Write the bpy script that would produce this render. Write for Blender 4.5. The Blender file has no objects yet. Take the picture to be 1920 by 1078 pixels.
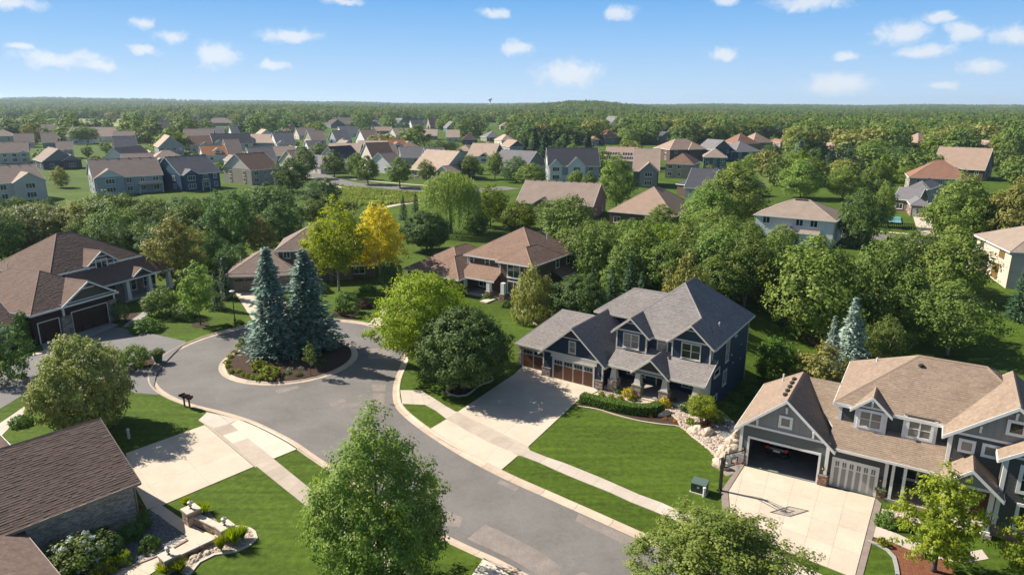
import bpy, bmesh, math, random
import numpy as np
from mathutils import Vector, Matrix
from mathutils.geometry import delaunay_2d_cdt
R_ = math.radians
SC = bpy.context.scene
COL = SC.collection
# ------------------------------------------------------------------ camera
CAM_H, FPX, ROLL = 28.0, 1280.0, R_(0.2)
PITCH = math.atan((539 - 196) / FPX)
cd = bpy.data.cameras.new('camera')
cam = bpy.data.objects.new('camera', cd); COL.objects.link(cam)
cd.sensor_width = 36.0; cd.lens = 36.0 * FPX / 1920.0
cd.clip_start = 0.5; cd.clip_end = 60000
cam.location = (0, 0, CAM_H)
cam.rotation_euler = (Matrix.Rotation(math.pi / 2 - PITCH, 3, 'X') @ Matrix.Rotation(ROLL, 3, 'Z')).to_euler()
SC.camera = cam
# ------------------------------------------------------------------ light
SUN_AZ, SUN_EL = R_(156), R_(38.8)          # azimuth counter-clockwise from +X
sdir = Vector((math.cos(SUN_EL) * math.cos(SUN_AZ), math.cos(SUN_EL) * math.sin(SUN_AZ), math.sin(SUN_EL)))
sl = bpy.data.lights.new('sun', 'SUN'); sun = bpy.data.objects.new('sun', sl); COL.objects.link(sun)
sl.energy = 5.0; sl.angle = R_(0.53); sl.color = (1.0, 0.93, 0.82)
sun.rotation_euler = sdir.to_track_quat('Z', 'Y').to_euler(); sun.location = (-60, 40, 120)
SC.view_settings.view_transform = 'Standard'; SC.view_settings.look = 'None'
SC.view_settings.exposure = 0.92; SC.view_settings.gamma = 1.0
SC.cycles.use_denoising = True
SC.cycles.max_bounces = 6; SC.cycles.diffuse_bounces = 3; SC.cycles.glossy_bounces = 3
SC.cycles.transmission_bounces = 4; SC.cycles.volume_bounces = 0; SC.cycles.transparent_max_bounces = 6


def ray(x, y):
    dx, dy = x - 960, y - 539
    c, s = math.cos(ROLL), math.sin(ROLL)
    u = (dx * c + dy * s) / FPX; v = (-dx * s + dy * c) / FPX
    return (u, math.cos(PITCH) - v * math.sin(PITCH), -(math.sin(PITCH) + v * math.cos(PITCH)))


def at(x, y, z=0.0):
    """survey: the point at height z that the photograph shows at (x, y)"""
    r = ray(x, y); t = (z - CAM_H) / r[2]
    return Vector((r[0] * t, r[1] * t, z))


def proj(X, Y, Z):
    dz = Z - CAM_H; sp, cp = math.sin(PITCH), math.cos(PITCH)
    f = Y * cp - dz * sp; up = Y * sp + dz * cp
    u = X / f * FPX; v = -up / f * FPX; c, s = math.cos(ROLL), math.sin(ROLL)
    return (960 + u * c - v * s, 539 + u * s + v * c)


def height_for(X, Y, ytop, z0=0.0):
    lo, hi = z0, z0 + 40
    for _ in range(40):
        m = (lo + hi) / 2
        if proj(X, Y, m)[1] > ytop: lo = m
        else: hi = m
    return lo - z0


def srgb(r, g, b):
    f = lambda v: (v / 255 / 12.92) if v <= 10 else ((v / 255 + 0.055) / 1.055) ** 2.4
    return (f(r), f(g), f(b))


# ------------------------------------------------------------------ world: sky with fair-weather clouds
W = bpy.data.worlds.new('World'); SC.world = W; W.use_nodes = True
nt = W.node_tree; nt.nodes.clear()


def N(t, typ, **kw):
    n = t.nodes.new(typ)
    for k, v in kw.items():
        if k.startswith('i_'):
            n.inputs[k[2:].replace('_', ' ')].default_value = v
        elif k.startswith('n_'):
            n.inputs[int(k[2:])].default_value = v
        else:
            setattr(n, k, v)
    return n


def math_(t, op, a, b=None, c=None):
    n = t.nodes.new('ShaderNodeMath'); n.operation = op
    for i, v in enumerate((a, b, c)):
        if v is None: continue
        if hasattr(v, 'is_output') or isinstance(v, bpy.types.NodeSocket): t.links.new(v, n.inputs[i])
        else: n.inputs[i].default_value = v
    return n.outputs[0]


sky = N(nt, 'ShaderNodeTexSky', sky_type='NISHITA', sun_disc=False)
sky.sun_elevation = SUN_EL
sky.sun_rotation = math.pi / 2 - SUN_AZ
sky.altitude = 0; sky.air_density = 1.0; sky.dust_density = 1.0; sky.ozone_density = 1.2
CLOUDS = [(110, 112, 80, 16), (180, 124, 40, 11), (270, 42, 22, 12), (318, 68, 30, 13), (268, 95, 30, 11), (38, 92, 20, 8), (408, 105, 42, 28),
          (510, 123, 32, 14), (545, 68, 62, 17), (928, 22, 34, 12), (967, 90, 40, 18), (1065, 138, 80, 34), (1165, 25, 36, 18),
          (1357, 102, 42, 13), (1515, 6, 75, 18), (1590, 105, 30, 10), (1570, 160, 80, 26), (1690, 62, 55, 24), (1770, 38, 40, 13), (1740, 97, 48, 15), (1808, 62, 34, 22),
          (1840, 128, 36, 15), (1765, 162, 32, 9), (1900, 66, 40, 20), (1355, 4, 30, 12), (640, 2, 40, 9), (20, 4, 50, 12)]
tc = nt.nodes.new('ShaderNodeTexCoord')
sx = nt.nodes.new('ShaderNodeSeparateXYZ'); nt.links.new(tc.outputs['Generated'], sx.inputs[0])
az = math_(nt, 'ARCTAN2', sx.outputs[0], sx.outputs[1])
az = math_(nt, 'WRAP', az, 0.66, -0.66)
el = math_(nt, 'ARCSINE', sx.outputs[2])
cmb = nt.nodes.new('ShaderNodeCombineXYZ'); nt.links.new(az, cmb.inputs[0]); nt.links.new(el, cmb.inputs[1])
noi = N(nt, 'ShaderNodeTexNoise', i_Scale=26.0, i_Detail=6.0, i_Roughness=0.62)
nt.links.new(cmb.outputs[0], noi.inputs['Vector'])
dn = N(nt, 'ShaderNodeVectorMath', operation='MULTIPLY_ADD'); nt.links.new(noi.outputs['Color'], dn.inputs[0])
dn.inputs[1].default_value = (0.045, 0.022, 0); dn.inputs[2].default_value = (-0.0225, -0.011, 0)
wp = N(nt, 'ShaderNodeVectorMath', operation='ADD'); nt.links.new(cmb.outputs[0], wp.inputs[0]); nt.links.new(dn.outputs[0], wp.inputs[1])
mx = None
for (cx, cy, cw, ch) in CLOUDS:
    r = Vector(ray(cx, cy)).normalized()
    sub = N(nt, 'ShaderNodeVectorMath', operation='SUBTRACT'); nt.links.new(wp.outputs[0], sub.inputs[0])
    sub.inputs[1].default_value = (math.atan2(r.x, r.y), math.asin(r.z), 0)
    dv = N(nt, 'ShaderNodeVectorMath', operation='MULTIPLY'); nt.links.new(sub.outputs[0], dv.inputs[0])
    dv.inputs[1].default_value = (FPX / cw * 1.0, FPX / ch * 1.0, 0)
    ln = N(nt, 'ShaderNodeVectorMath', operation='LENGTH'); nt.links.new(dv.outputs[0], ln.inputs[0])
    mx = ln.outputs['Value'] if mx is None else math_(nt, 'MINIMUM', mx, ln.outputs['Value'])
noi2 = N(nt, 'ShaderNodeTexNoise', i_Scale=55.0, i_Detail=7.0, i_Roughness=0.65)
nt.links.new(wp.outputs[0], noi2.inputs['Vector'])
dens = math_(nt, 'SUBTRACT', math_(nt, 'MULTIPLY_ADD', noi2.outputs['Fac'], 1.3, 0.30), mx)
mr = N(nt, 'ShaderNodeMapRange', interpolation_type='SMOOTHSTEP'); nt.links.new(dens, mr.inputs[0])
mr.inputs[1].default_value = 0.0; mr.inputs[2].default_value = 0.75; mr.inputs[4].default_value = 0.72
# the lowest degrees of the sky: pale at the horizon, quickly turning to clear blue, the same all round
ramp = N(nt, 'ShaderNodeValToRGB'); cr = ramp.color_ramp
mel = N(nt, 'ShaderNodeMapRange', n_1=0.0, n_2=0.32); nt.links.new(el, mel.inputs[0]); nt.links.new(mel.outputs[0], ramp.inputs[0])
for i, (pos, c) in enumerate(((0.0, (198, 226, 250)), (0.10, (186, 219, 251)), (0.24, (156, 204, 250)), (0.42, (118, 182, 243)), (0.7, (96, 160, 228)), (1.0, (80, 140, 212)))):
    e_ = cr.elements[i] if i < 2 else cr.elements.new(pos)
    e_.position = pos; e_.color = (*srgb(*c), 1)
sc_ = N(nt, 'ShaderNodeVectorMath', operation='SCALE'); nt.links.new(ramp.outputs[0], sc_.inputs[0]); sc_.inputs['Scale'].default_value = 9.5
mlo = N(nt, 'ShaderNodeMapRange', interpolation_type='SMOOTHSTEP', n_1=0.15, n_2=0.5); nt.links.new(el, mlo.inputs[0])
hs = N(nt, 'ShaderNodeMixRGB'); nt.links.new(mlo.outputs[0], hs.inputs[0]); nt.links.new(sc_.outputs[0], hs.inputs[1]); nt.links.new(sky.outputs[0], hs.inputs[2])
mixc = N(nt, 'ShaderNodeMixRGB'); nt.links.new(mr.outputs[0], mixc.inputs[0]); nt.links.new(hs.outputs[0], mixc.inputs[1])
mixc.inputs[2].default_value = (9.0, 9.1, 9.3, 1)
bg = N(nt, 'ShaderNodeBackground', i_Strength=0.055); nt.links.new(mixc.outputs[0], bg.inputs[0])
wo = nt.nodes.new('ShaderNodeOutputWorld'); nt.links.new(bg.outputs[0], wo.inputs[0])

# ------------------------------------------------------------------ materials
MATS = {}


def mat(name, col, rough=0.8, var=0.0, scale=1.0, var2=0.0, scale2=20.0, island=0.0, obj=0.0, bump=0.0, bscale=40.0, spec=0.3, metal=0.0, dark=None):
    """procedural material: two octaves of tone noise in world space, per-piece tone, fine bump"""
    if name in MATS: return MATS[name]
    m = bpy.data.materials.new(name); MATS[name] = m; m.use_nodes = True
    t = m.node_tree; p = t.nodes['Principled BSDF']
    p.inputs['Roughness'].default_value = rough; p.inputs['Metallic'].default_value = metal
    p.inputs['Specular IOR Level'].default_value = spec
    p.inputs['Base Color'].default_value = (*col, 1)
    fac = None
    geo = t.nodes.new('ShaderNodeNewGeometry')

    def add(v, amt, cur):
        x = math_(t, 'MULTIPLY_ADD', v, 2 * amt, 1 - amt)
        return x if cur is None else math_(t, 'MULTIPLY', cur, x)
    if var:
        n1 = N(t, 'ShaderNodeTexNoise', i_Scale=scale, i_Detail=4.0, i_Roughness=0.6); t.links.new(geo.outputs['Position'], n1.inputs['Vector'])
        k = N(t, 'ShaderNodeMapRange', n_1=0.28, n_2=0.72); t.links.new(n1.outputs['Fac'], k.inputs[0])
        fac = add(k.outputs[0], var, fac)
    if var2:
        n2 = N(t, 'ShaderNodeTexNoise', i_Scale=scale2, i_Detail=3.0, i_Roughness=0.65); t.links.new(geo.outputs['Position'], n2.inputs['Vector'])
        k = N(t, 'ShaderNodeMapRange', n_1=0.28, n_2=0.72); t.links.new(n2.outputs['Fac'], k.inputs[0])
        fac = add(k.outputs[0], var2, fac)
    if island: fac = add(geo.outputs['Random Per Island'], island, fac)
    if obj:
        oi = t.nodes.new('ShaderNodeObjectInfo'); fac = add(oi.outputs['Random'], obj, fac)
    if fac is not None:
        mu = N(t, 'ShaderNodeVectorMath', operation='SCALE'); mu.inputs[0].default_value = col
        t.links.new(fac, mu.inputs['Scale']); t.links.new(mu.outputs[0], p.inputs['Base Color'])
    if bump:
        nb = N(t, 'ShaderNodeTexNoise', i_Scale=bscale, i_Detail=3.0); t.links.new(geo.outputs['Position'], nb.inputs['Vector'])
        b = N(t, 'ShaderNodeBump', i_Strength=bump, i_Distance=0.03); t.links.new(nb.outputs['Fac'], b.inputs['Height'])
        t.links.new(b.outputs[0], p.inputs['Normal'])
    return m


def leaf_mat(name, col, col2, trans=0.35, rough=0.62):
    """foliage: two leaf tones by clump, slight per-plant change, light through the blade"""
    if name in MATS: return MATS[name]
    m = bpy.data.materials.new(name); MATS[name] = m; m.use_nodes = True
    t = m.node_tree; p = t.nodes['Principled BSDF']; out = t.nodes['Material Output']
    a = N(t, 'ShaderNodeAttribute', attribute_name='tone')
    oi = t.nodes.new('ShaderNodeObjectInfo'); geo = t.nodes.new('ShaderNodeNewGeometry')
    f = math_(t, 'ADD', math_(t, 'MULTIPLY', a.outputs['Fac'], 0.84), math_(t, 'MULTIPLY', geo.outputs['Random Per Island'], 0.16))
    mx_ = N(t, 'ShaderNodeMixRGB'); t.links.new(f, mx_.inputs[0]); mx_.inputs[1].default_value = (*col, 1); mx_.inputs[2].default_value = (*col2, 1)
    h = N(t, 'ShaderNodeHueSaturation'); t.links.new(mx_.outputs[0], h.inputs['Color'])
    t.links.new(math_(t, 'MULTIPLY_ADD', oi.outputs['Random'], 0.024, 0.494), h.inputs['Hue'])
    t.links.new(math_(t, 'MULTIPLY_ADD', oi.outputs['Random'], 0.3, 0.85), h.inputs['Value'])
    t.links.new(h.outputs[0], p.inputs['Base Color'])
    p.inputs['Roughness'].default_value = rough; p.inputs['Specular IOR Level'].default_value = 0.22
    tr = t.nodes.new('ShaderNodeBsdfTranslucent')
    h2 = N(t, 'ShaderNodeHueSaturation', i_Value=1.25, i_Saturation=1.1); t.links.new(h.outputs[0], h2.inputs['Color']); t.links.new(h2.outputs[0], tr.inputs[0])
    ms = t.nodes.new('ShaderNodeMixShader'); ms.inputs[0].default_value = trans
    t.links.new(p.outputs[0], ms.inputs[1]); t.links.new(tr.outputs[0], ms.inputs[2]); t.links.new(ms.outputs[0], out.inputs[0])
    return m


# ------------------------------------------------------------------ mesh + object helpers
def link(name, data, parent=None, loc=None, rz=None, scale=None):
    o = bpy.data.objects.new(name, data); COL.objects.link(o)
    if parent is not None: o.parent = parent
    if loc is not None: o.location = loc
    if rz is not None: o.rotation_euler = (0, 0, rz)
    if scale is not None: o.scale = scale
    return o


def tag(o, label=None, cat=None, group=None, kind=None):
    if label: o['label'] = label
    if cat: o['category'] = cat
    if group: o['group'] = group
    if kind: o['kind'] = kind
    return o


class MB:
    """collects faces; build() makes ONE mesh object"""
    def __init__(s): s.v = []; s.f = []; s.m = []; s.k = 0

    def poly(s, pts, m=None):
        b = len(s.v); s.v.extend([tuple(p) for p in pts]); s.f.append(tuple(range(b, b + len(pts)))); s.m.append(s.k if m is None else m)

    def box(s, x0, x1, y0, y1, z0, z1, m=None):
        if x0 > x1: x0, x1 = x1, x0
        if y0 > y1: y0, y1 = y1, y0
        b = len(s.v)
        s.v.extend([(x0, y0, z0), (x1, y0, z0), (x1, y1, z0), (x0, y1, z0), (x0, y0, z1), (x1, y0, z1), (x1, y1, z1), (x0, y1, z1)])
        for q in ((3, 2, 1, 0), (4, 5, 6, 7), (0, 1, 5, 4), (1, 2, 6, 5), (2, 3, 7, 6), (3, 0, 4, 7)):
            s.f.append(tuple(b + i for i in q)); s.m.append(s.k if m is None else m)
        return s

    def hexa(s, p, m=None):
        b = len(s.v); s.v.extend([tuple(q) for q in p])
        for q in ((3, 2, 1, 0), (4, 5, 6, 7), (0, 1, 5, 4), (1, 2, 6, 5), (2, 3, 7, 6), (3, 0, 4, 7)):
            s.f.append(tuple(b + i for i in q)); s.m.append(s.k if m is None else m)

    def prism(s, pts, z0, z1, m=None, bottom=True):
        """vertical prism over a polygon given counter-clockwise; z may be lists"""
        n = len(pts); b = len(s.v); mm = s.k if m is None else m
        za = z0 if hasattr(z0, '__len__') else [z0] * n; zb = z1 if hasattr(z1, '__len__') else [z1] * n
        s.v.extend([(p[0], p[1], za[i]) for i, p in enumerate(pts)] + [(p[0], p[1], zb[i]) for i, p in enumerate(pts)])
        s.f.append(tuple(range(b + n, b + 2 * n))); s.m.append(mm)
        if bottom: s.f.append(tuple(range(b + n - 1, b - 1, -1))); s.m.append(mm)
        for i in range(n):
            j = (i + 1) % n
            s.f.append((b + i, b + j, b + n + j, b + n + i)); s.m.append(mm)

    def board(s, p, q, n, t, h, m=None, drop=0.0):
        """plank along p->q, thickness t towards n, hanging h below"""
        p, q, n = Vector(p), Vector(q), Vector(n) * t
        d = Vector((0, 0, -h)); u = Vector((0, 0, -drop))
        s.hexa([p + d + u, q + d + u, q + d + n + u, p + d + n + u, p + u, q + u, q + n + u, p + n + u], m)

    def tube(s, pts, rad, seg=6, m=None, cap=True):
        mm = s.k if m is None else m; rings = []
        for i, p in enumerate(pts):
            p = Vector(p); a = Vector(pts[max(i - 1, 0)]); c = Vector(pts[min(i + 1, len(pts) - 1)])
            d = (c - a).normalized(); x = d.orthogonal().normalized() if abs(d.z) < 0.99 else Vector((1, 0, 0)); x = (x - d * x.dot(d)).normalized(); y = d.cross(x)
            r = rad[i] if hasattr(rad, '__len__') else rad
            b = len(s.v); rings.append(b)
            for k in range(seg):
                an = 2 * math.pi * k / seg; s.v.append(tuple(p + x * (r * math.cos(an)) + y * (r * math.sin(an))))
        for a, b in zip(rings, rings[1:]):
            for k in range(seg):
                l = (k + 1) % seg; s.f.append((a + k, a + l, b + l, b + k)); s.m.append(mm)
        if cap:
            s.f.append(tuple(rings[-1] + k for k in range(seg))); s.m.append(mm)
            s.f.append(tuple(rings[0] + k for k in reversed(range(seg)))); s.m.append(mm)

    def lathe(s, prof, seg=16, cx=0, cy=0, m=None):
        mm = s.k if m is None else m; rings = []
        for (r, z) in prof:
            b = len(s.v); rings.append(b)
            for k in range(seg):
                an = 2 * math.pi * k / seg; s.v.append((cx + r * math.cos(an), cy + r * math.sin(an), z))
        for a, b in zip(rings, rings[1:]):
            for k in range(seg):
                l = (k + 1) % seg; s.f.append((a + k, a + l, b + l, b + k)); s.m.append(mm)
        s.f.append(tuple(rings[-1] + k for k in range(seg))); s.m.append(mm)
        s.f.append(tuple(rings[0] + k for k in reversed(range(seg)))); s.m.append(mm)

    def mesh(s, name, mats, smooth=False):
        me = bpy.data.meshes.new(name); me.from_pydata(s.v, [], s.f)
        for m in (mats if isinstance(mats, (list, tuple)) else [mats]): me.materials.append(m)
        if len(me.materials) > 1: me.polygons.foreach_set('material_index', s.m)
        if smooth: me.polygons.foreach_set('use_smooth', [True] * len(me.polygons))
        return me

    def build(s, name, mats, parent=None, smooth=False, loc=None, rz=None):
        return link(name, s.mesh(name, mats, smooth), parent, loc, rz)


def clip(poly, ax, lo, hi):
    """clip a 2-D polygon to lo <= coord[ax] <= hi"""
    for sgn, lim in ((1, lo), (-1, -hi)):
        out = []
        for i in range(len(poly)):
            a, b = poly[i], poly[(i + 1) % len(poly)]
            da, db = sgn * a[ax] - lim, sgn * b[ax] - lim
            if da >= 0: out.append(a)
            if (da >= 0) != (db >= 0):
                t = da / (da - db); out.append((a[0] + (b[0] - a[0]) * t, a[1] + (b[1] - a[1]) * t))
        poly = out
        if len(poly) < 3: return []
    return poly


def courses(mb, pts, expo, th, tab=None, rnd=None, m=None, jit=0.0, vertical=False):
    """cover a planar 3-D polygon with lapped courses (siding boards, shingle rows): each row a tilted strip, thick at its lower edge"""
    pts = [Vector(p) for p in pts]
    n = Vector((0, 0, 0))
    for i in range(len(pts)):
        a, b = pts[i], pts[(i + 1) % len(pts)]
        n += Vector(((a.y - b.y) * (a.z + b.z), (a.z - b.z) * (a.x + b.x), (a.x - b.x) * (a.y + b.y)))
    n.normalize()
    u = Vector((0, 0, 1)).cross(n); u = u.normalized() if u.length > 1e-5 else Vector((1, 0, 0))
    v = n.cross(u)
    if vertical: u, v = v, -u
    o = pts[0]; P2 = [((p - o).dot(u), (p - o).dot(v)) for p in pts]
    v0 = min(p[1] for p in P2); v1 = max(p[1] for p in P2)
    rows = int(math.ceil((v1 - v0) / expo - 1e-6))
    for r in range(rows):
        lo, hi = v0 + r * expo, min(v0 + (r + 1) * expo, v1)
        strip = clip(P2, 1, lo, hi)
        if not strip: continue
        u0 = min(p[0] for p in strip); u1 = max(p[0] for p in strip)
        cuts = [u0, u1]
        if tab:
            c = u0 - rnd.random() * tab; cuts = []
            while c < u1:
                cuts.append(c); c += tab * rnd.uniform(0.6, 1.4)
            cuts.append(u1); cuts[0] = u0
        for a, b in zip(cuts, cuts[1:]):
            q = clip(strip, 0, a, b) if tab else strip
            if len(q) < 3: continue
            t = th * (1 + (rnd.uniform(-jit, jit) if jit else 0))
            def pos(p, k): return o + u * p[0] + v * p[1] + n * k
            def lift(p): return max(0.004, t * (1 - (p[1] - lo) / expo))
            mb.poly([pos(p, lift(p)) for p in q], m)
            low = sorted([p for p in q if p[1] < lo + 1e-4], key=lambda p: p[0])
            if len(low) >= 2 and low[-1][0] - low[0][0] > 1e-3:
                a_, b_ = low[0], low[-1]
                mb.poly([pos(a_, 0), pos(b_, 0), pos(b_, t), pos(a_, t)], m)


def catmull(pts, step=1.0, closed=False):
    out = []; n = len(pts); P_ = [Vector((p[0], p[1])) for p in pts]
    for i in range(n if closed else n - 1):
        p1, p2 = P_[i], P_[(i + 1) % n]
        p0 = P_[i - 1] if (i > 0 or closed) else p1 * 2 - p2
        p3 = P_[(i + 2) % n] if (i + 2 < n or closed) else p2 * 2 - p1
        k = max(1, int((p2 - p1).length / step))
        for j in range(k):
            t = j / k
            out.append(0.5 * ((2 * p1) + (p2 - p0) * t + (2 * p0 - 5 * p1 + 4 * p2 - p3) * t * t + (3 * p1 - p0 - 3 * p2 + p3) * t ** 3))
    if not closed: out.append(P_[-1])
    return out


def offset(path, d, closed=False):
    """offset a polyline to its left by d"""
    out = []; n = len(path)
    for i in range(n):
        a = path[i - 1] if (i > 0 or closed) else path[i]
        b = path[(i + 1) % n] if (i < n - 1 or closed) else path[i]
        t = (b - a).normalized(); out.append(path[i] + Vector((-t.y, t.x)) * d)
    return out


def in_poly(x, y, poly):
    c = False; j = len(poly) - 1
    for i in range(len(poly)):
        xi, yi = poly[i][0], poly[i][1]; xj, yj = poly[j][0], poly[j][1]
        if (yi > y) != (yj > y) and x < (xj - xi) * (y - yi) / (yj - yi) + xi: c = not c
        j = i
    return c


def smooth(a, b, x):
    t = min(1, max(0, (x - a) / (b - a))); return t * t * (3 - 2 * t)
# ------------------------------------------------------------------ materials of the setting
M_grass = mat('lawn_grass', (0.060, 0.097, 0.011), 0.9, var=0.22, scale=0.09, var2=0.30, scale2=2.2, bump=0.8, bscale=9.0, spec=0.1)
_t = M_grass.node_tree; _p = _t.nodes['Principled BSDF']; _src = _p.inputs['Base Color'].links[0].from_socket
_g = _t.nodes.new('ShaderNodeNewGeometry'); _m = N(_t, 'ShaderNodeMapping'); _m.inputs['Rotation'].default_value = (0, 0, R_(36)); _m.inputs['Scale'].default_value = (0.12, 1.5, 1)
_t.links.new(_g.outputs['Position'], _m.inputs['Vector']); _n = N(_t, 'ShaderNodeTexNoise', i_Scale=1.0, i_Detail=3.0); _t.links.new(_m.outputs[0], _n.inputs['Vector'])
_s = N(_t, 'ShaderNodeVectorMath', operation='SCALE'); _t.links.new(_src, _s.inputs[0]); _t.links.new(math_(_t, 'MULTIPLY_ADD', _n.outputs['Fac'], 1.0, 0.5), _s.inputs['Scale']); _t.links.new(_s.outputs[0], _p.inputs['Base Color'])
M_asph = mat('asphalt', (0.165, 0.153, 0.143), 0.9, var=0.16, scale=0.22, var2=0.10, scale2=5.0, bump=0.3, bscale=60, spec=0.2)
_t = M_asph.node_tree; _p = _t.nodes['Principled BSDF']; _src = _p.inputs['Base Color'].links[0].from_socket
_g = _t.nodes.new('ShaderNodeNewGeometry'); _n = N(_t, 'ShaderNodeTexNoise', i_Scale=0.5, i_Detail=4.0); _t.links.new(_g.outputs['Position'], _n.inputs['Vector'])
_d = N(_t, 'ShaderNodeVectorMath', operation='MULTIPLY_ADD'); _t.links.new(_n.outputs['Color'], _d.inputs[0]); _d.inputs[1].default_value = (2.2, 2.2, 0); _t.links.new(_g.outputs['Position'], _d.inputs[2])
_v = N(_t, 'ShaderNodeTexVoronoi', feature='DISTANCE_TO_EDGE', i_Scale=0.13); _t.links.new(_d.outputs[0], _v.inputs['Vector'])
_k = N(_t, 'ShaderNodeMapRange', n_1=0.0, n_2=0.006, n_3=1.14, n_4=1.0); _t.links.new(_v.outputs['Distance'], _k.inputs[0])
_s = N(_t, 'ShaderNodeVectorMath', operation='SCALE'); _t.links.new(_src, _s.inputs[0]); _t.links.new(_k.outputs[0], _s.inputs['Scale']); _t.links.new(_s.outputs[0], _p.inputs['Base Color'])
M_asph2 = mat('asphalt_drive', (0.175, 0.165, 0.160), 0.9, var=0.08, scale=0.4, var2=0.10, scale2=9.0, spec=0.2)
M_patch = mat('asphalt_patch', (0.222, 0.190, 0.168), 0.9, var=0.16, scale=0.9, var2=0.14, scale2=7.0, spec=0.2)
M_conc = mat('concrete', (0.52, 0.438, 0.342), 0.85, var=0.08, scale=0.5, var2=0.06, scale2=8, obj=0.05, spec=0.25)
M_walk = mat('concrete_walk', (0.46, 0.395, 0.33), 0.85, var=0.08, scale=0.6, var2=0.07, scale2=9, obj=0.09, spec=0.25)
M_tan = mat('concrete_old', (0.40, 0.335, 0.27), 0.85, var=0.09, scale=0.8, var2=0.07, scale2=9, obj=0.10, spec=0.25)
M_new = mat('concrete_new', (0.55, 0.485, 0.39), 0.85, var=0.05, scale=0.8, var2=0.05, scale2=9, obj=0.03, spec=0.25)
M_kerb = mat('kerb_concrete', (0.47, 0.375, 0.285), 0.85, var=0.12, scale=0.7, var2=0.08, scale2=8, obj=0.08, spec=0.25)
M_joint = mat('joint', (0.10, 0.085, 0.065), 0.95)
M_brickband = mat('stamped_band', (0.24, 0.19, 0.165), 0.85, var=0.12, scale=1.5, var2=0.12, scale2=8)
M_mulch = mat('mulch', (0.062, 0.040, 0.030), 0.95, var=0.25, scale=3, var2=0.5, scale2=14, bump=1.0, bscale=14, spec=0.1)
M_mulch_red = mat('mulch_red', (0.17, 0.070, 0.040), 0.95, var=0.25, scale=3, var2=0.5, scale2=14, bump=1.0, bscale=14, spec=0.1)
M_rockbed = mat('gravel_base', (0.26, 0.215, 0.18), 0.95, var=0.2, scale=3, var2=0.5, scale2=12, bump=1.0, bscale=12)
M_greyrock = mat('grey_gravel_base', (0.13, 0.135, 0.14), 0.95, var=0.2, scale=3, var2=0.5, scale2=12, bump=1.0, bscale=12)
M_meadow = mat('meadow_grass', (0.13, 0.17, 0.025), 0.95, var=0.35, scale=0.12, var2=0.3, scale2=1.2, bump=1.0, bscale=3)
M_field = mat('crop_field', (0.20, 0.22, 0.06), 0.95, var=0.2, scale=0.02, var2=0.15, scale2=0.3)

# ------------------------------------------------------------------ terrain
AX = Vector((math.cos(R_(-34)), math.sin(R_(-34)))); AY = Vector((-AX.y, AX.x)); AO = Vector((4.429, 67.563))


def terrain(x, y):
    d = Vector((x, y)) - AO; xl, yl = d.dot(AX), d.dot(AY)
    z = -2.7 * smooth(11, 17, xl) * smooth(-1.0, 9, yl) * (1 - smooth(40, 85, yl)) * (1 - smooth(60, 95, xl))
    r = math.hypot(x, y)
    if r > 700:
        a = math.atan2(x, y)
        far = 14 + 30 * smooth(-0.05, -0.62, a) + 3.0 * math.sin(a * 23 + 1) + 2.0 * math.sin(a * 51)
        z += far * smooth(1500, 6500, r)
        z += 23 * math.exp(-((a - 0.10) / 0.085) ** 2) * math.exp(-((r - 2100) / 700) ** 2)
        z += 8 * math.exp(-((a + 0.33) / 0.14) ** 2) * math.exp(-((r - 1700) / 500) ** 2)
    return z


def at_ground(px, py):
    p = at(px, py)
    for _ in range(6): p = at(px, py, terrain(p.x, p.y))
    return p


# asphalt edge of the street: up the right side, round the turning circle, back down the left
CC = Vector((-25.9, 73.7)); CR = 13.45
circ = [(CC.x + CR * math.cos(R_(a)), CC.y + CR * math.sin(R_(a))) for a in range(8, 246, 14)]
EDGE_R = [(48, 6.5), (20, 30.0), (8.35, 39.95), (3.1, 44.35), (-0.78, 47.6), (-4.6, 51.4), (-8.44, 56.03), (-11.0, 60.0), (-11.95, 63.4), (-12.35, 67.0), (-12.4, 71.0)]
EDGE_L = [(-30.9, 60.9), (-27.14, 59.2), (-23.36, 57.09), (-18.91, 53.62), (-16.13, 50.9), (-10.6, 45.6), (-5.08, 40.79), (-1.81, 38.4), (0.06, 37.05), (12, 27.4), (42, 2.5)]
EDGE = catmull(EDGE_R + circ + EDGE_L, 0.75)           # runs with the land on its right
KW = 0.72
BACK = offset(EDGE, -KW)
road_outline = [(p.x, p.y) for p in BACK]
ISL = Vector((-25.25, 73.0)); IR = 7.55

# ground: one sheet to the horizon, the street cut out of it
pts = []; edges = []
for p in BACK: pts.append(Vector((p.x, p.y)))
nb = len(pts)
edges = [(i, (i + 1) % nb) for i in range(nb)]
gx = np.arange(-150, 211, 5.0); gy = np.arange(-10, 261, 5.0)
for x in gx:
    for y in gy:
        if not in_poly(x, y, road_outline) and min((p.x - x) ** 2 + (p.y - y) ** 2 for p in BACK[::4]) > 4:
            pts.append(Vector((x, y)))
for r, n in ((330, 60), (430, 60), (600, 70), (800, 80), (1000, 90), (1200, 110), (1400, 120), (1600, 130), (1800, 130), (2000, 130), (2200, 130), (2400, 130), (2700, 130), (3100, 130), (3600, 130), (4200, 130), (5000, 130), (5800, 130), (6600, 130), (9000, 90), (16000, 60), (40000, 40)):
    for k in range(n):
        a = 2 * math.pi * k / n; pts.append(Vector((r * math.sin(a) + 0.01 * k, r * math.cos(a))))
for x in (-400, -250, 300, 450):
    for y in (-60, -150): pts.append(Vector((x, y)))
vv, ee, ff, _, _, _ = delaunay_2d_cdt(pts, edges, [], 0, 1e-4)
keep = []
for f in ff:
    c = sum((vv[i] for i in f), Vector((0, 0))) / len(f)
    if not (c.length < 140 and in_poly(c.x, c.y, road_outline)): keep.append(f)
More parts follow.
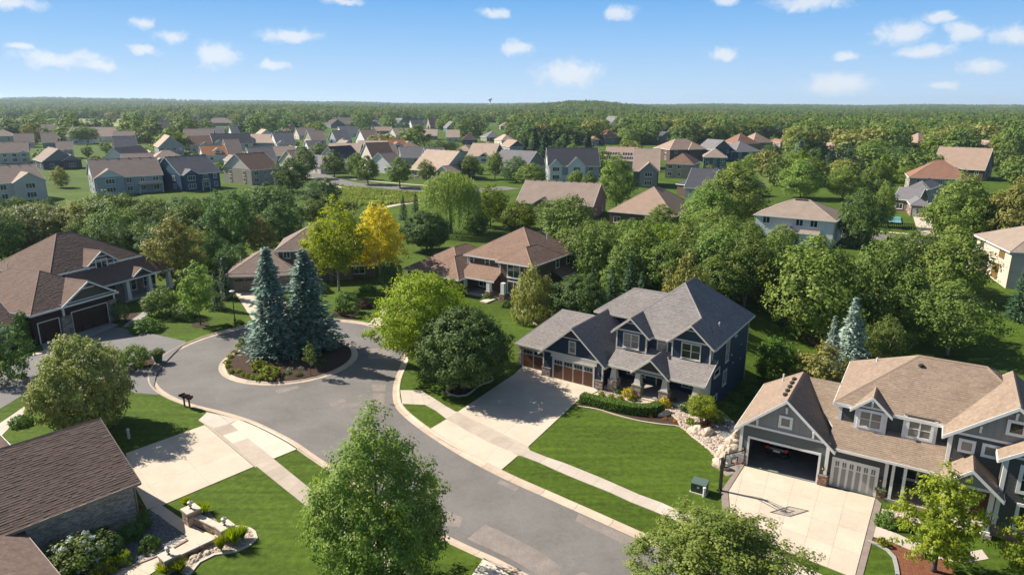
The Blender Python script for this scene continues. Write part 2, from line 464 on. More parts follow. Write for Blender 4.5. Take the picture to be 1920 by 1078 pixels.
g = bpy.data.meshes.new('ground'); g.from_pydata([(v.x, v.y, terrain(v.x, v.y)) for v in vv], [], keep)
g.materials.append(M_grass); g.polygons.foreach_set('use_smooth', [True] * len(g.polygons))
tag(link('ground', g), kind='structure')

# street surface
mb = MB(); mb.poly([(p.x, p.y, -0.10) for p in offset(EDGE, -0.12)][::-1])
me = mb.mesh('road', M_asph)
bm = bmesh.new(); bm.from_mesh(me); bmesh.ops.triangulate(bm, faces=bm.faces[:]); bm.to_mesh(me); bm.free()
if me.polygons[0].normal.z < 0: me.flip_normals()
road = tag(link('road', me), kind='structure')
# worn repair patches
PATCHES = [[(515, 731), (557, 723), (561, 727), (520, 738)], [(616, 756), (644, 747), (650, 752), (624, 762)], [(639, 760), (672, 754), (674, 761), (640, 766)],
           [(694, 653), (733, 652), (731, 673), (690, 672)], [(697, 720), (724, 721), (722, 733), (698, 733)], [(699, 738), (722, 738), (720, 757), (698, 757)],
           [(939, 899), (974, 914), (967, 920), (932, 905)], [(1085, 963), (1190, 1010), (1180, 1024), (1078, 976)],
           [(876, 1010), (908, 983), (935, 993), (1008, 1031), (1053, 1062), (1048, 1078), (1010, 1078), (954, 1045)], [(838, 957), (868, 970), (862, 988), (835, 985)],
           [(1090, 1071), (1110, 1078), (1100, 1090), (1078, 1082)]]
for q in PATCHES:
    w = [at(x, y, -0.1) for x, y in q]; mb = MB(); mb.poly([(p.x, p.y, -0.096) for p in w][::-1])
    me = mb.mesh('repair_patch', M_patch)
    if me.polygons[0].normal.z < 0: me.flip_normals()
    link('repair_patch', me, road)

# kerb: precast lengths with gutter pan and rolled face
kerb = tag(link('kerb', None), kind='structure')
PROF = [(0.0, -0.085), (0.42, -0.075), (0.52, -0.01), (0.62, 0.045), (KW, 0.045)]


def kerb_run(path, seg, side, parent, mats=M_kerb, prof=PROF, gap=0.015, name='kerb_stone'):
    L = [0.0]
    for a, b in zip(path, path[1:]): L.append(L[-1] + (b - a).length)
    def pt(s):
        s = min(max(s, 0), L[-1]); i = max(k for k in range(len(L)) if L[k] <= s + 1e-9); i = min(i, len(path) - 2)
        a, b = path[i], path[i + 1]; t = (s - L[i]) / max(1e-6, L[i + 1] - L[i]); d = (b - a).normalized()
        return a + (b - a) * t, Vector((-d.y, d.x)) * side
    s = 0.0
    while s < L[-1] - 0.3:
        e = min(s + seg, L[-1]); n = max(2, int(seg / 0.8)); mb = MB()
        rows = []
        for k in range(n + 1):
            p, nn = pt(s + gap + (e - s - 2 * gap) * k / n)
            rows.append([(p.x + nn.x * u, p.y + nn.y * u, z) for u, z in prof] + [(p.x + nn.x * prof[-1][0], p.y + nn.y * prof[-1][0], -0.2), (p.x, p.y, -0.2)])
        for a, b in zip(rows, rows[1:]):
            for k in range(len(a)):
                l = (k + 1) % len(a); mb.poly([a[k], a[l], b[l], b[k]] if side < 0 else [b[k], b[l], a[l], a[k]])
        mb.poly(rows[0][::-1] if side < 0 else rows[0]); mb.poly(rows[-1] if side < 0 else rows[-1][::-1])
        mb.build(name, mats, parent); s = e


kerb_run(EDGE, 3.0, -1, kerb)
ring = [ISL + Vector((math.cos(R_(a)), math.sin(R_(a)))) * IR for a in range(0, 361, 5)]
ik = tag(link('island_kerb', None), kind='structure')
kerb_run(ring, 3.0, 1, ik)
# planted island: a low mulch dome
mb = MB(); prev = None
rs = np.linspace(IR - KW + 0.01, 0.0, 8); rows = []
for r in rs: rows.append([(ISL.x + max(r, 0.01) * math.cos(R_(a)), ISL.y + max(r, 0.01) * math.sin(R_(a)), 0.03 + 0.45 * (1 - (r / IR) ** 2)) for a in range(0, 360, 10)])
for a, b in zip(rows, rows[1:]):
    for k in range(36): mb.poly([a[k], a[(k + 1) % 36], b[(k + 1) % 36], b[k]])
tag(mb.build('island_bed', M_mulch, smooth=True), kind='structure')


def isl_z(x, y):
    r = (Vector((x, y)) - ISL).length
    return 0.03 + 0.45 * (1 - (r / IR) ** 2) if r < IR - KW else 0.0


def ccw(p):
    a = sum(p[i][0] * p[(i + 1) % len(p)][1] - p[(i + 1) % len(p)][0] * p[i][1] for i in range(len(p)))
    return p if a > 0 else p[::-1]


def sheet(name, px, m, z=0.004, pix=True, step=None, parent=None):
    w = [at_ground(x, y) for x, y in px] if pix else [Vector((p[0], p[1], 0)) for p in px]
    q = [(p.x, p.y) for p in w]
    if step: q = [(p.x, p.y) for p in catmull(q, step, True)]
    q = ccw(q)
    mb = MB(); mb.poly([(x, y, terrain(x, y) + z) for x, y in q])
    me = mb.mesh(name, m); bm = bmesh.new(); bm.from_mesh(me); bmesh.ops.triangulate(bm, faces=bm.faces[:]); bm.to_mesh(me); bm.free()
    if me.polygons[0].normal.z < 0: me.flip_normals()
    o = link(name, me, parent)
    return tag(o, kind='structure') if parent is None else o


def shrink(q, d):
    c = Vector((sum(p[0] for p in q) / len(q), sum(p[1] for p in q) / len(q)))
    n = len(q); out = []
    for i in range(n):
        a, b, e = Vector(q[i - 1][:2]), Vector(q[i][:2]), Vector(q[(i + 1) % n][:2])
        n1 = (b - a).normalized(); n2 = (e - b).normalized(); n1 = Vector((-n1.y, n1.x)); n2 = Vector((-n2.y, n2.x))
        k = (n1 + n2); k = k / max(0.35, k.length_squared / 2); out.append((b.x + k.x * d, b.y + k.y * d))
    return out


def slab(parent, q, m, top=0.045, gap=0.006, name='slab'):
    q = shrink(ccw([(p[0], p[1]) for p in q]), gap); mb = MB()
    mb.prism(q, [terrain(*p) - 0.05 for p in q], [terrain(*p) + top for p in q], bottom=False)
    return mb.build(name, m, parent)


def slab_strip(parent, up, lo, m, top=0.045, gap=0.006):
    """paving strip between two rows of joint ends"""
    for i in range(len(up) - 1):
        mm = m[i % len(m)] if isinstance(m, list) else m
        slab(parent, [up[i], lo[i], lo[i + 1], up[i + 1]], mm, top, gap)


def slab_grid(parent, a, b, c, d, nu, nv, m, top=0.045, gap=0.006):
    """a-b near edge, d-c far edge"""
    a, b, c, d = [Vector((p[0], p[1])) for p in (a, b, c, d)]
    f = lambda u, v: (a * (1 - u) + b * u) * (1 - v) + (d * (1 - u) + c * u) * v
    for i in range(nu):
        for j in range(nv):
            slab(parent, [f(i / nu, j / nv), f((i + 1) / nu, j / nv), f((i + 1) / nu, (j + 1) / nv), f(i / nu, (j + 1) / nv)], m, top, gap)


def S(ox, oy, k, lst): return [at(ox + x / k, oy + y / k) for x, y in lst]


# sidewalk along the right-hand kerb
walk = tag(link('sidewalk', None), kind='structure')
upA = S(720, 690, 6.34, [(440, 268), (630, 385), (735, 455), (872, 530), (1000, 600), (1110, 672), (1235, 740), (1375, 806), (1560, 890), (1722, 960)])
loA = S(720, 690, 6.34, [(485, 440), (500, 445), (622, 512), (742, 604), (860, 668), (970, 742), (1100, 810), (1245, 885), (1445, 972), (1640, 1050)])
upB = S(900, 820, 4, [(273, 47), (378, 100), (503, 150), (630, 192), (757, 243), (905, 303), (1035, 360), (1195, 430), (1360, 490), (1527, 565)])
loB = S(900, 820, 4, [(197, 90), (318, 143), (450, 193), (568, 247), (697, 303), (845, 362), (978, 415), (1140, 490), (1305, 555), (1477, 628)])
slab_strip(walk, upA[:4], loA[:4], M_walk)
slab_strip(walk, upA[3:], loA[3:], M_tan)
d0 = (upB[-1] - upB[-2]) * 1.02; d1 = (loB[-1] - loB[-2]) * 1.02
for k in range(1, 15): upB.append(upB[9] + d0 * k); loB.append(loB[9] + d1 * k)
slab_strip(walk, [upA[-1]] + upB[1:], [loA[-1]] + loB[1:], M_walk)
ap = S(720, 690, 6.34, [(192, 264), (316, 266), (440, 268), (485, 440), (350, 434), (218, 430)])
slab(walk, [ap[0], ap[1], ap[4], ap[5]], M_walk); slab(walk, [ap[1], ap[2], ap[3], ap[4]], M_walk)

# drive and apron of the navy house
dA = tag(link('driveway', None), kind='structure')
a1 = at(972, 854); a2 = at(837, 786); a3 = at(803, 806.5); a4 = at(940, 881)
lo_ = [a3, at(818, 818.5), at(846, 835), at(877, 851), at(908, 866), a4]
for k in range(3):
    i0, i1 = [0, 2, 4][k], [2, 4, 5][k]
    t0, t1 = [0, .4, .75][k], [.4, .75, 1][k]
    slab(dA, [a2 + (a1 - a2) * t0] + [a2 + (a1 - a2) * t1] + [lo_[i1]] + ([lo_[i0 + 1]] if i1 - i0 > 1 else []) + [lo_[i0]], M_conc, 0.04)
DL0, DL1 = at(858, 772.5), at(964, 702); DR0, DR1 = at(990, 838), at(1082, 752)
slab_grid(dA, DL0, DR0, DR1, DL1, 3, 4, M_conc, 0.04)
q = [at(964, 702), at(1082, 752), at(1122, 733), at(1112, 726), at(1037, 708), at(1019, 697), at(983, 684)]
slab(dA, q, M_conc, 0.038)
# walk from drive to porch
pw = [at(1087, 748), at(1130, 757), at(1165, 765), at(1205, 762), at(1236, 753), at(1226, 740), at(1202, 735), at(1186, 748), at(1150, 747), at(1124, 735)]
slab(dA, pw, M_conc, 0.034)

# drive of the grey house with its stamped border
dR = tag(link('driveway', None), kind='structure')
rA, rB = at(1396, 874), at(1641, 934); nL, nR = at(1368, 992), at(1602, 1084)
for i in range(5):
    for j in range(4):
        f = lambda u, v: (rA + (rB - rA) * u) * (1 - v) + (nL + (nR - nL) * u) * v
        slab(dR, [f(i / 5, j / 4), f((i + 1) / 5, j / 4), f((i + 1) / 5, (j + 1) / 4), f(i / 5, (j + 1) / 4)], M_conc, 0.045, 0.005)
f = lambda v: rA * (1 - v) + nL * v
slab(dR, [rA, at(1366, 921), at(1370, 965), f(0.75), f(0.5), f(0.25)], M_conc, 0.044, 0.01)
slab(dR, [at(1395, 873), at(1365, 921), at(1352, 920), at(1374, 889), at(1389, 870)], M_brickband, 0.04, 0.01, 'border_slab')
slab(dR, [at(1365, 921), at(1369, 965), at(1366, 991), at(1355, 987), at(1352, 921)], M_brickband, 0.04, 0.01, 'border_slab')
slab(dR, [at(1642, 934), at(1603, 1084), at(1616, 1088), at(1653, 945)], M_brickband, 0.04, 0.01, 'border_slab')
wl = [upB[0] + d0 * 0, upB[1]]
aL, aR = loB[13], loB[17]
slab(dR, [loB[13], loB[17], loB[17] + Vector((-1.5, -2.6, 0)), loB[13] + Vector((-2.2, -2.0, 0))], M_new, 0.04)
# walk of the grey house
gw = tag(link('garden_path', None), kind='structure')
P0 = S(1620, 840, 4.53, [(80, 655), (265, 720), (420, 790), (600, 850), (800, 900), (1000, 860)]); P1 = S(1620, 840, 4.53, [(50, 745), (255, 805), (400, 870), (600, 935), (840, 980), (1060, 940)])
slab_strip(gw, P0, P1, M_walk, 0.03)

# drive, walk and apron on the left
dB = tag(link('driveway', None), kind='structure')
k = 5.99
swi = S(330, 720, k, [(325, 455), (420, 500), (525, 580), (635, 670), (745, 790), (880, 905)])
swo = S(330, 720, k, [(615, 452), (615, 453), (700, 525), (805, 612), (950, 725), (1095, 840)])
for i, m in ((1, M_tan), (2, M_new), (3, M_tan), (4, M_tan)):
    if i == 1: slab(dB, [swi[1], at(330 + 610 / k, 720 + 448 / k), swo[2], swi[2]], m)
    else: slab(dB, [swi[i], swo[i], swo[i + 1], swi[i + 1]], m)
slab(dB, S(330, 720, k, [(325, 455), (258, 402), (350, 318), (480, 350), (610, 448), (420, 500)]), M_walk)
ao = S(330, 720, k, [(352, 316), (560, 362), (700, 400), (900, 455), (1130, 555), (1255, 635), (1378, 725)])
slab(dB, [ao[0], ao[1], ao[2], at(330 + 612 / k, 720 + 446 / k), at(330 + 490 / k, 720 + 352 / k)], M_walk)
ai = [at(330 + 615 / k, 720 + 452 / k), swo[2], swo[3], (swo[3] + swo[4]) / 2, swo[4], swo[5]]
for i, j in ((2, 0), (3, 1), (4, 2), (5, 4)):
    pass
slab(dB, [ao[2], ai[0], ai[1], ao[3]], M_new); slab(dB, [ao[3], ai[1], ai[2], ao[4]], M_new)
slab(dB, [ao[4], ai[2], ai[4], ao[5]], M_new); slab(dB, [ao[5], ai[4], ai[5], ao[6]], M_new)
# main drive: three lanes of slabs
BD = [at(384, 797), at(240, 848), at(305, 947), at(478, 876)]
slab_grid(dB, at(384, 797), at(476, 875), at(305, 947), at(236, 850), 3, 2, M_conc, 0.04)
slab(dB, [at(236, 850), at(305, 947), at(276, 955), at(240, 890)], M_conc, 0.04)
# sidewalk on the left going down
lu = [swi[5]]; llo = [swo[5]]
tdir = (at(591, 925) - at(479, 878)).normalized()
us = S(480, 740, 3.19, [(30, 420), (145, 545), (215, 610), (290, 665)]); ls = S(480, 740, 3.19, [(108, 385), (195, 465), (255, 520), (320, 560)])
swl = tag(link('sidewalk', None), kind='structure')
U0 = [swi[5]]; L0 = [swo[5]]
du = (at(590, 962) - swi[5]); dl = (at(601, 932) - swo[5])
for i in range(1, 19): U0.append(swi[5] + du * (i / 5.0)); L0.append(swo[5] + dl * (i / 5.0))
slab_strip(swl, U0, L0, M_tan)
# second apron low on the left kerb
slab(dB, [at(907, 1046), at(885, 1078), at(910, 1098), at(955, 1078)], M_new)
# front walk beside the stone wall
fw = tag(link('garden_path', None), kind='structure')
Q = lambda x, y: at(220 + x / 4.946, 860 + y / 4.946)
slab(fw, [Q(300, 470), Q(413, 430), Q(580, 545), Q(480, 600)], M_conc, 0.035)
slab(fw, [Q(480, 600), Q(580, 545), Q(790, 665), Q(650, 720)], M_conc, 0.035)
slab(fw, [Q(650, 720), Q(790, 665), Q(955, 740), Q(750, 830), Q(560, 765)], M_conc, 0.035)
slab(fw, [Q(560, 765), Q(750, 830), Q(545, 925), Q(380, 860)], M_conc, 0.035)
slab(fw, [Q(380, 860), Q(500, 945), Q(300, 1075), Q(130, 985)], M_conc, 0.035)
slab(fw, [Q(130, 985), Q(300, 1075), Q(180, 1140), Q(-30, 1070)], M_conc, 0.035)

sheet('driveway_base', [(384, 796), (372, 788), (388, 773), (410, 779), (447, 786), (480, 797), (518, 813), (540, 826), (560, 841), (513, 860), (479, 876)], M_tan, 0.012)
sheet('driveway_base', [(856, 771), (992, 839), (973, 855), (836, 787)], M_tan, 0.012)
# asphalt drives on the far left, small drives round the circle
sheet('asphalt_drive', [(190, 612), (226, 614), (268, 622), (350, 640), (326, 662), (305, 684), (292, 705), (289, 722), (297, 740), (240, 735), (60, 730), (-40, 790), (-40, 720), (70, 660), (110, 660), (120, 640)], M_asph2, 0.006)
dC = tag(link('driveway', None), kind='structure')
slab_grid(dC, at(476, 604), at(560, 600), at(520, 546), at(440, 548), 3, 4, M_conc, 0.035)
slab_grid(dC, at(690, 609), at(725, 612), at(760, 560), at(738, 558), 2, 4, M_conc, 0.035)
# paver strip before the brick garage
pv = tag(link('paving', None), kind='structure')
slab_grid(pv, at(85, 667), at(222, 609), at(206, 605), at(78, 645), 10, 2, mat('paver', (0.30, 0.285, 0.26), 0.9, var2=0.2, scale2=6, obj=0.12), 0.03)
sp = tag(link('stepping_path', None), kind='structure')
U_ = [Q for Q in S(0, 400, 3.99, [(915, 850), (975, 800), (1040, 760), (1080, 725), (1060, 690), (1020, 660)])]; V_ = S(0, 400, 3.99, [(975, 850), (1050, 800), (1120, 745), (1150, 705), (1120, 665), (1080, 650)])
slab_strip(sp, U_, V_, MATS['paver'], 0.03, 0.03)
# far street behind, its walk, meadow, path, side street on the right
def ribbon(name, cl, w, m, z, kindp=True):
    c = catmull([(p.x, p.y) for p in cl], 6.0); a = offset(c, w / 2); b = offset(c, -w / 2); mb = MB()
    for i in range(len(c) - 1):
        mb.poly([(p.x, p.y, terrain(p.x, p.y) + z) for p in (b[i], b[i + 1], a[i + 1], a[i])])
    o = mb.build(name, m); return tag(o, kind='structure')
fs = [at_ground(560, 318), at_ground(640, 343), at_ground(720, 350), at_ground(800, 357), at_ground(880, 358), at_ground(960, 352)]
ribbon('road', fs, 9.0, M_asph, 0.03)
ribbon('sidewalk', [at_ground(x, y) for x, y in ((560, 326), (640, 352), (720, 359), (800, 366))], 1.8, M_walk, 0.035)
ribbon('sidewalk', [at_ground(x, y) for x, y in ((640, 334), (720, 342), (800, 348), (870, 350))], 1.8, M_walk, 0.035)
sheet('meadow', [(640, 350), (720, 358), (800, 366), (800, 378), (700, 386), (648, 388), (600, 372)], M_meadow, 0.02)
ribbon('footpath', [at_ground(x, y) for x, y in ((712, 391), (745, 384), (800, 377), (850, 372))], 2.2, M_walk, 0.03)
ribbon('road', [at_ground(x, y) for x, y in ((1500, 425), (1590, 440), (1680, 447), (1760, 456), (1850, 470), (1960, 480))], 8.0, M_asph, 0.03)
ribbon('sidewalk', [at_ground(x, y) for x, y in ((1590, 429), (1680, 437), (1760, 443))], 1.6, M_conc, 0.04)
ribbon('sidewalk', [at_ground(x, y) for x, y in ((1680, 459), (1740, 464), (1850, 480))], 1.4, M_conc, 0.04)
sheet('driveway', [(1712, 407), (1745, 407), (1752, 440), (1722, 440)], M_conc, 0.06)
sheet('crop_field', [(-60, 236), (60, 226), (110, 224), (230, 225), (235, 238), (120, 240), (-60, 246)], M_field, 0.4)
sheet('crop_field', [(325, 232), (352, 224), (368, 232), (350, 243)], M_field, 0.4)
M_striped = mat('mown_lawn', (0.078, 0.115, 0.014), 0.9, var=0.1, scale=0.2)
_t = M_striped.node_tree; _p = _t.nodes['Principled BSDF']; _src = _p.inputs['Base Color'].links[0].from_socket; _g = _t.nodes.new('ShaderNodeNewGeometry')
_w = N(_t, 'ShaderNodeTexWave', i_Scale=0.22, i_Distortion=0.4); _m = N(_t, 'ShaderNodeMapping'); _m.inputs['Rotation'].default_value = (0, 0, R_(60)); _t.links.new(_g.outputs['Position'], _m.inputs[0]); _t.links.new(_m.outputs[0], _w.inputs[0])
_s = N(_t, 'ShaderNodeVectorMath', operation='SCALE'); _t.links.new(_src, _s.inputs[0]); _t.links.new(math_(_t, 'MULTIPLY_ADD', _w.outputs['Fac'], 0.35, 0.85), _s.inputs['Scale']); _t.links.new(_s.outputs[0], _p.inputs['Base Color'])
sheet('lawn', [(1380, 322), (1420, 308), (1482, 300), (1484, 348), (1440, 352), (1398, 342)], M_striped, 0.05)
# ------------------------------------------------------------------ house kit
M_white = mat('white_trim', (0.74, 0.73, 0.70), 0.5, var2=0.04, scale2=3)
M_cream = mat('cream_trim', (0.58, 0.54, 0.47), 0.55, var2=0.04, scale2=3)
M_soffit = mat('soffit', (0.5, 0.48, 0.45), 0.7)
M_pane = mat('window_glass', (0.020, 0.026, 0.030), 0.06, spec=0.9, obj=0.5)
M_paneblind = mat('window_blind', (0.20, 0.18, 0.155), 0.25, spec=0.8, obj=0.3)
M_dark = mat('black_metal', (0.012, 0.012, 0.013), 0.45)
M_brownd = mat('stained_door', (0.10, 0.042, 0.022), 0.5, var=0.15, scale=3, var2=0.2, scale2=14)
M_stone = mat('stone_veneer', (0.30, 0.245, 0.20), 0.9, var=0.2, scale=2, obj=0.35, bump=0.8, bscale=8)
M_stonered = mat('stone_veneer_red', (0.27, 0.17, 0.125), 0.9, var=0.2, scale=2, obj=0.45, bump=0.8, bscale=8)
M_mortar = mat('mortar', (0.20, 0.175, 0.15), 0.95)
M_vent = mat('vent_cap', (0.035, 0.03, 0.028), 0.6)
M_pipe = mat('pvc_pipe', (0.6, 0.6, 0.58), 0.5)


def roof_mat(name, c, island=0.16): return mat('shingle_' + name, c, 0.92, var=0.10, scale=0.5, var2=0.14, scale2=5, island=island, spec=0.15)
def side_mat(name, c): return mat('siding_' + name, c, 0.6, var=0.05, scale=0.5, var2=0.04, scale2=6, island=0.05, spec=0.25)


RNG = random.Random(7)
FACE = {'F': (0.0, Vector((0, -1, 0))), 'R': (math.pi / 2, Vector((1, 0, 0))), 'B': (math.pi, Vector((0, 1, 0))), 'L': (-math.pi / 2, Vector((-1, 0, 0)))}
CACHE = {}


def win_frame(w, h, cols, rows, trim, sill, deep):
    key = ('wf', round(w, 2), round(h, 2), cols, rows, round(trim, 2), sill)
    if key not in CACHE:
        mb = MB(); t = trim; d = deep
        mb.box(-w / 2 - t, -w / 2, -d, 0, -t, h + t); mb.box(w / 2, w / 2 + t, -d, 0, -t, h + t)
        mb.box(-w / 2, w / 2, -d, 0, h, h + t); mb.box(-w / 2, w / 2, -d, 0, -t, 0)
        if sill: mb.box(-w / 2 - t - .04, w / 2 + t + .04, -d - .05, 0, -t - .05, -t)
        mw = 0.05
        for k in range(1, cols):
            x = -w / 2 + w * k / cols; mb.box(x - mw, x + mw, -d * 0.8, 0, 0, h)
        for k in range(1, rows):
            z = h * k / rows
            for c in range(cols):
                a = -w / 2 + w * c / cols + (mw if c else 0); b = -w / 2 + w * (c + 1) / cols - (mw if c < cols - 1 else 0)
                mb.box(a, b, -d * 0.6, 0, z - 0.025, z + 0.025)
        CACHE[key] = mb.v, mb.f
    return CACHE[key]


class House:
    def __init__(s, name, label, ox, oy, ang, z=0.0, cat='house', group=None, near=True):
        s.root = link(name, None, None, (ox, oy, z), R_(ang)); tag(s.root, label, cat, group)
        s.near = near; s.trim = M_white; s.root.empty_display_size = 1

    # ---- walls
    def wall(s, x0, x1, y0, y1, z0, z1, m, lap=0.0, faces='FRBL', vert=False, name='wall', parent=None):
        mb = MB()
        Q = {'F': [(x0, y0), (x1, y0)], 'R': [(x1, y0), (x1, y1)], 'B': [(x1, y1), (x0, y1)], 'L': [(x0, y1), (x0, y0)]}
        for f in faces:
            (ax, ay), (bx, by) = Q[f]; p = [(ax, ay, z0), (bx, by, z0), (bx, by, z1), (ax, ay, z1)]
            if lap: courses(mb, p, lap, 0.022, m=0, vertical=vert)
            mb.poly(p)
        mb.poly([(x0, y0, z1), (x1, y0, z1), (x1, y1, z1), (x0, y1, z1)])
        return mb.build(name, m, parent or s.root)

    def face(s, pts, m, lap=0.0, vert=False, name='wall', thick=0.0):
        mb = MB()
        if lap: courses(mb, pts, lap, 0.022, vertical=vert)
        mb.poly(pts)
        return mb.build(name, m, s.root)

    def corner(s, x, y, z0, z1, sx=1, sy=-1, w=0.12, m=None):
        """corner board wrapping an outside corner"""
        mb = MB(); t = 0.035
        mb.box(x + (-w if sx > 0 else 0), x + (0 if sx > 0 else w), y + (sy * t if sy < 0 else 0), y + (0 if sy < 0 else sy * t), z0, z1)
        mb.box(x, x + sx * t, y + (-t if sy < 0 else -w), y + (w if sy < 0 else t), z0, z1)
        mb.build('corner_board', m or s.trim, s.root)

    def band(s, x0, x1, y, z, h=0.16, t=0.04, m=None, face='F'):
        mb = MB()
        if face == 'F': mb.box(x0, x1, y - t, y, z, z + h)
        elif face == 'R': mb.box(y, y + t, x0, x1, z, z + h)
        elif face == 'L': mb.box(y - t, y, x0, x1, z, z + h)
        return mb.build('trim_band', m or s.trim, s.root)

    # ---- roofs
    def planes(s, planes, m, fascia=(), ridges=(), name='roof', th=0.16, fh=0.2, fm=None, expo=0.19, shingle=None, vents=()):
        """planes: polygons given counter-clockwise seen from outside; fascia: (p, q, outward)"""
        mb = MB()
        for p in planes:
            mb.poly(p, 0)
            mb.poly([(q[0], q[1], q[2] - th) for q in reversed(p)], 1)
        o = mb.build(name, [m, M_soffit], s.root)
        if s.near if shingle is None else shingle:
            sb = MB()
            for p in planes: courses(sb, [Vector(q) + Vector((0, 0, 0.003)) for q in p], expo, 0.02, 0.34, RNG, jit=0.45)
            tag(sb.build('shingle', m, o), kind='stuff')
        if fascia:
            for (p, q, n) in fascia:
                fb = MB(); fb.board(p, q, n, 0.05, fh, drop=-0.015); fb.build('fascia', fm or s.trim, o)
        if ridges:
            rb = MB()
            for (p, q) in ridges:
                p, q = Vector(p), Vector(q); d = (q - p); w = Vector((-d.y, d.x, 0))
                if w.length < 1e-6: continue
                w = w.normalized() * 0.14; up = Vector((0, 0, 0.055)); dn = Vector((0, 0, -0.045))
                rb.poly([p + w + dn, p + up, q + up, q + w + dn]); rb.poly([p + up, p - w + dn, q - w + dn, q + up])
            rb.build('ridge_cap', m, o)
        return o

    def roof(s, x0, x1, y0, y1, ze, sl, ridge='x', lo='hip', hi='hip', m=None, ov=0.45, **kw):
        """rectangular roof over the walls; lo/hi name the ends of the ridge: 'hip' or 'gable'. Returns (object, ridge ends)"""
        X0, X1, Y0, Y1 = x0 - ov, x1 + ov, y0 - ov, y1 + ov
        e = ze - ov * sl
        if ridge == 'x': T = lambda a, b, z: (a, b, z); A0, A1, B0, B1 = X0, X1, Y0, Y1
        else: T = lambda a, b, z: (b, a, z); A0, A1, B0, B1 = Y0, Y1, X0, X1
        h = (B1 - B0) / 2; zr = e + h * sl; bm_ = (B0 + B1) / 2
        ra = A0 + (h if lo == 'hip' else 0); rb = A1 - (h if hi == 'hip' else 0)
        if ra > rb: ra = rb = (A0 + A1) / 2; zr = e + (A1 - A0) / 2 * sl
        c00, c10, c11, c01 = T(A0, B0, e), T(A1, B0, e), T(A1, B1, e), T(A0, B1, e)
        r0, r1 = T(ra, bm_, zr), T(rb, bm_, zr)
        pl = [[c00, c10, r1, r0], [c11, c01, r0, r1]]
        if abs(ra - rb) < 1e-4: pl = [[c00, c10, r0], [c11, c01, r0]]
        nb0, nb1 = T(0, -1, 0), T(0, 1, 0); na0, na1 = T(-1, 0, 0), T(1, 0, 0)
        fa = [(c00, c10, nb0), (c11, c01, nb1)]; ri = [(r0, r1)]
        if lo == 'hip': pl.append([c01, c00, r0]); fa.append((c01, c00, na0)); ri += [(c00, r0), (c01, r0)]
        else: fa += [(c00, r0, na0), (c01, r0, na0)]
        if hi == 'hip': pl.append([c10, c11, r1]); fa.append((c10, c11, na1)); ri += [(c10, r1), (c11, r1)]
        else: fa += [(c10, r1, na1), (c11, r1, na1)]
        if ridge != 'x': pl = [p[::-1] for p in pl]
        o = s.planes(pl, m, fa, ri, **kw)
        return o, Vector(r0), Vector(r1)

    def gable_face(s, x0, x1, y, z, sl, m, lap=0.0, vert=False, face='F', name='gable_wall'):
        h = (x1 - x0) / 2 * sl
        if face == 'F': p = [(x0, y, z), (x1, y, z), ((x0 + x1) / 2, y, z + h)]
        elif face == 'B': p = [(x1, y, z), (x0, y, z), ((x0 + x1) / 2, y, z + h)]
        elif face == 'R': p = [(y, x0, z), (y, x1, z), (y, (x0 + x1) / 2, z + h)]
        else: p = [(y, x1, z), (y, x0, z), (y, (x0 + x1) / 2, z + h)]
        return s.face(p, m, lap, vert, name)

    # ---- openings
    def window(s, face, u, z, w, h, at_, cols=1, rows=1, trim=0.11, sill=True, glass=None, m=None, deep=0.075, pane_rows=True, parent=None):
        """window on a wall face: u along the wall (house x or y), at_ = plane of the wall"""
        an, n = FACE[face]
        loc = Vector((u, at_, z)) if face in 'FB' else Vector((at_, u, z))
        loc = loc + n * 0.024
        v, f = win_frame(w, h, cols, rows, trim, sill, deep)
        key = ('wm', round(w, 2), round(h, 2), cols, rows, round(trim, 2), sill, (m or s.trim).name)
        if key not in CACHE:
            me = bpy.data.meshes.new('window'); me.from_pydata(v, [], f); me.materials.append(m or s.trim); CACHE[key] = me
        o = link('window', CACHE[key], parent or s.root, loc, an)
        pr = rows if pane_rows else 1
        pk = ('pm', round(w, 2), round(h, 2), cols, pr, (glass or M_pane).name)
        if pk not in CACHE:
            mb = MB(); pw, ph = w / cols - 0.01, h / pr - 0.01
            mb.box(-pw / 2, pw / 2, -0.025, -0.006, -ph / 2, ph / 2); CACHE[pk] = mb.mesh('pane', glass or M_pane)
        for c in range(cols):
            for r in range(pr):
                link('pane', CACHE[pk], o, (-w / 2 + w * (c + .5) / cols, 0, h * (r + .5) / pr))
        return o

    def stone_pier(s, x0, x1, y0, y1, z0, z1, m, rows=6, cap=True, faces='FRL', name='stone_pier'):
        core = MB(); core.box(x0, x1, y0, y1, z0, z1)
        if cap: core.box(x0 - .06, x1 + .06, y0 - .06, y1 + .06, z1, z1 + .07)
        o = core.build(name, M_mortar, s.root if isinstance(s, House) else s)
        hh = (z1 - z0) / rows
        for f in faces:
            a, b = (x0, x1) if f in 'FB' else (y0, y1)
            for r in range(rows):
                u = a; off = RNG.random() * 0.2
                while u < b - 0.04:
                    l = RNG.uniform(0.22, 0.55); e = min(b, u + l)
                    if b - e < 0.12: e = b
                    t = RNG.uniform(0.025, 0.06); zz0 = z0 + r * hh + 0.008; zz1 = z0 + (r + 1) * hh - 0.008
                    mb = MB()
                    if f == 'F': mb.box(u + .008, e - .008, y0 - t, y0 - .001, zz0, zz1)
                    elif f == 'R': mb.box(x1 + .001, x1 + t, u + .008, e - .008, zz0, zz1)
                    elif f == 'B': mb.box(u + .008, e - .008, y1 + .001, y1 + t, zz0, zz1)
                    else: mb.box(x0 - t, x0 - .001, u + .008, e - .008, zz0, zz1)
                    mb.build('stone', m, o); u = e
        return o

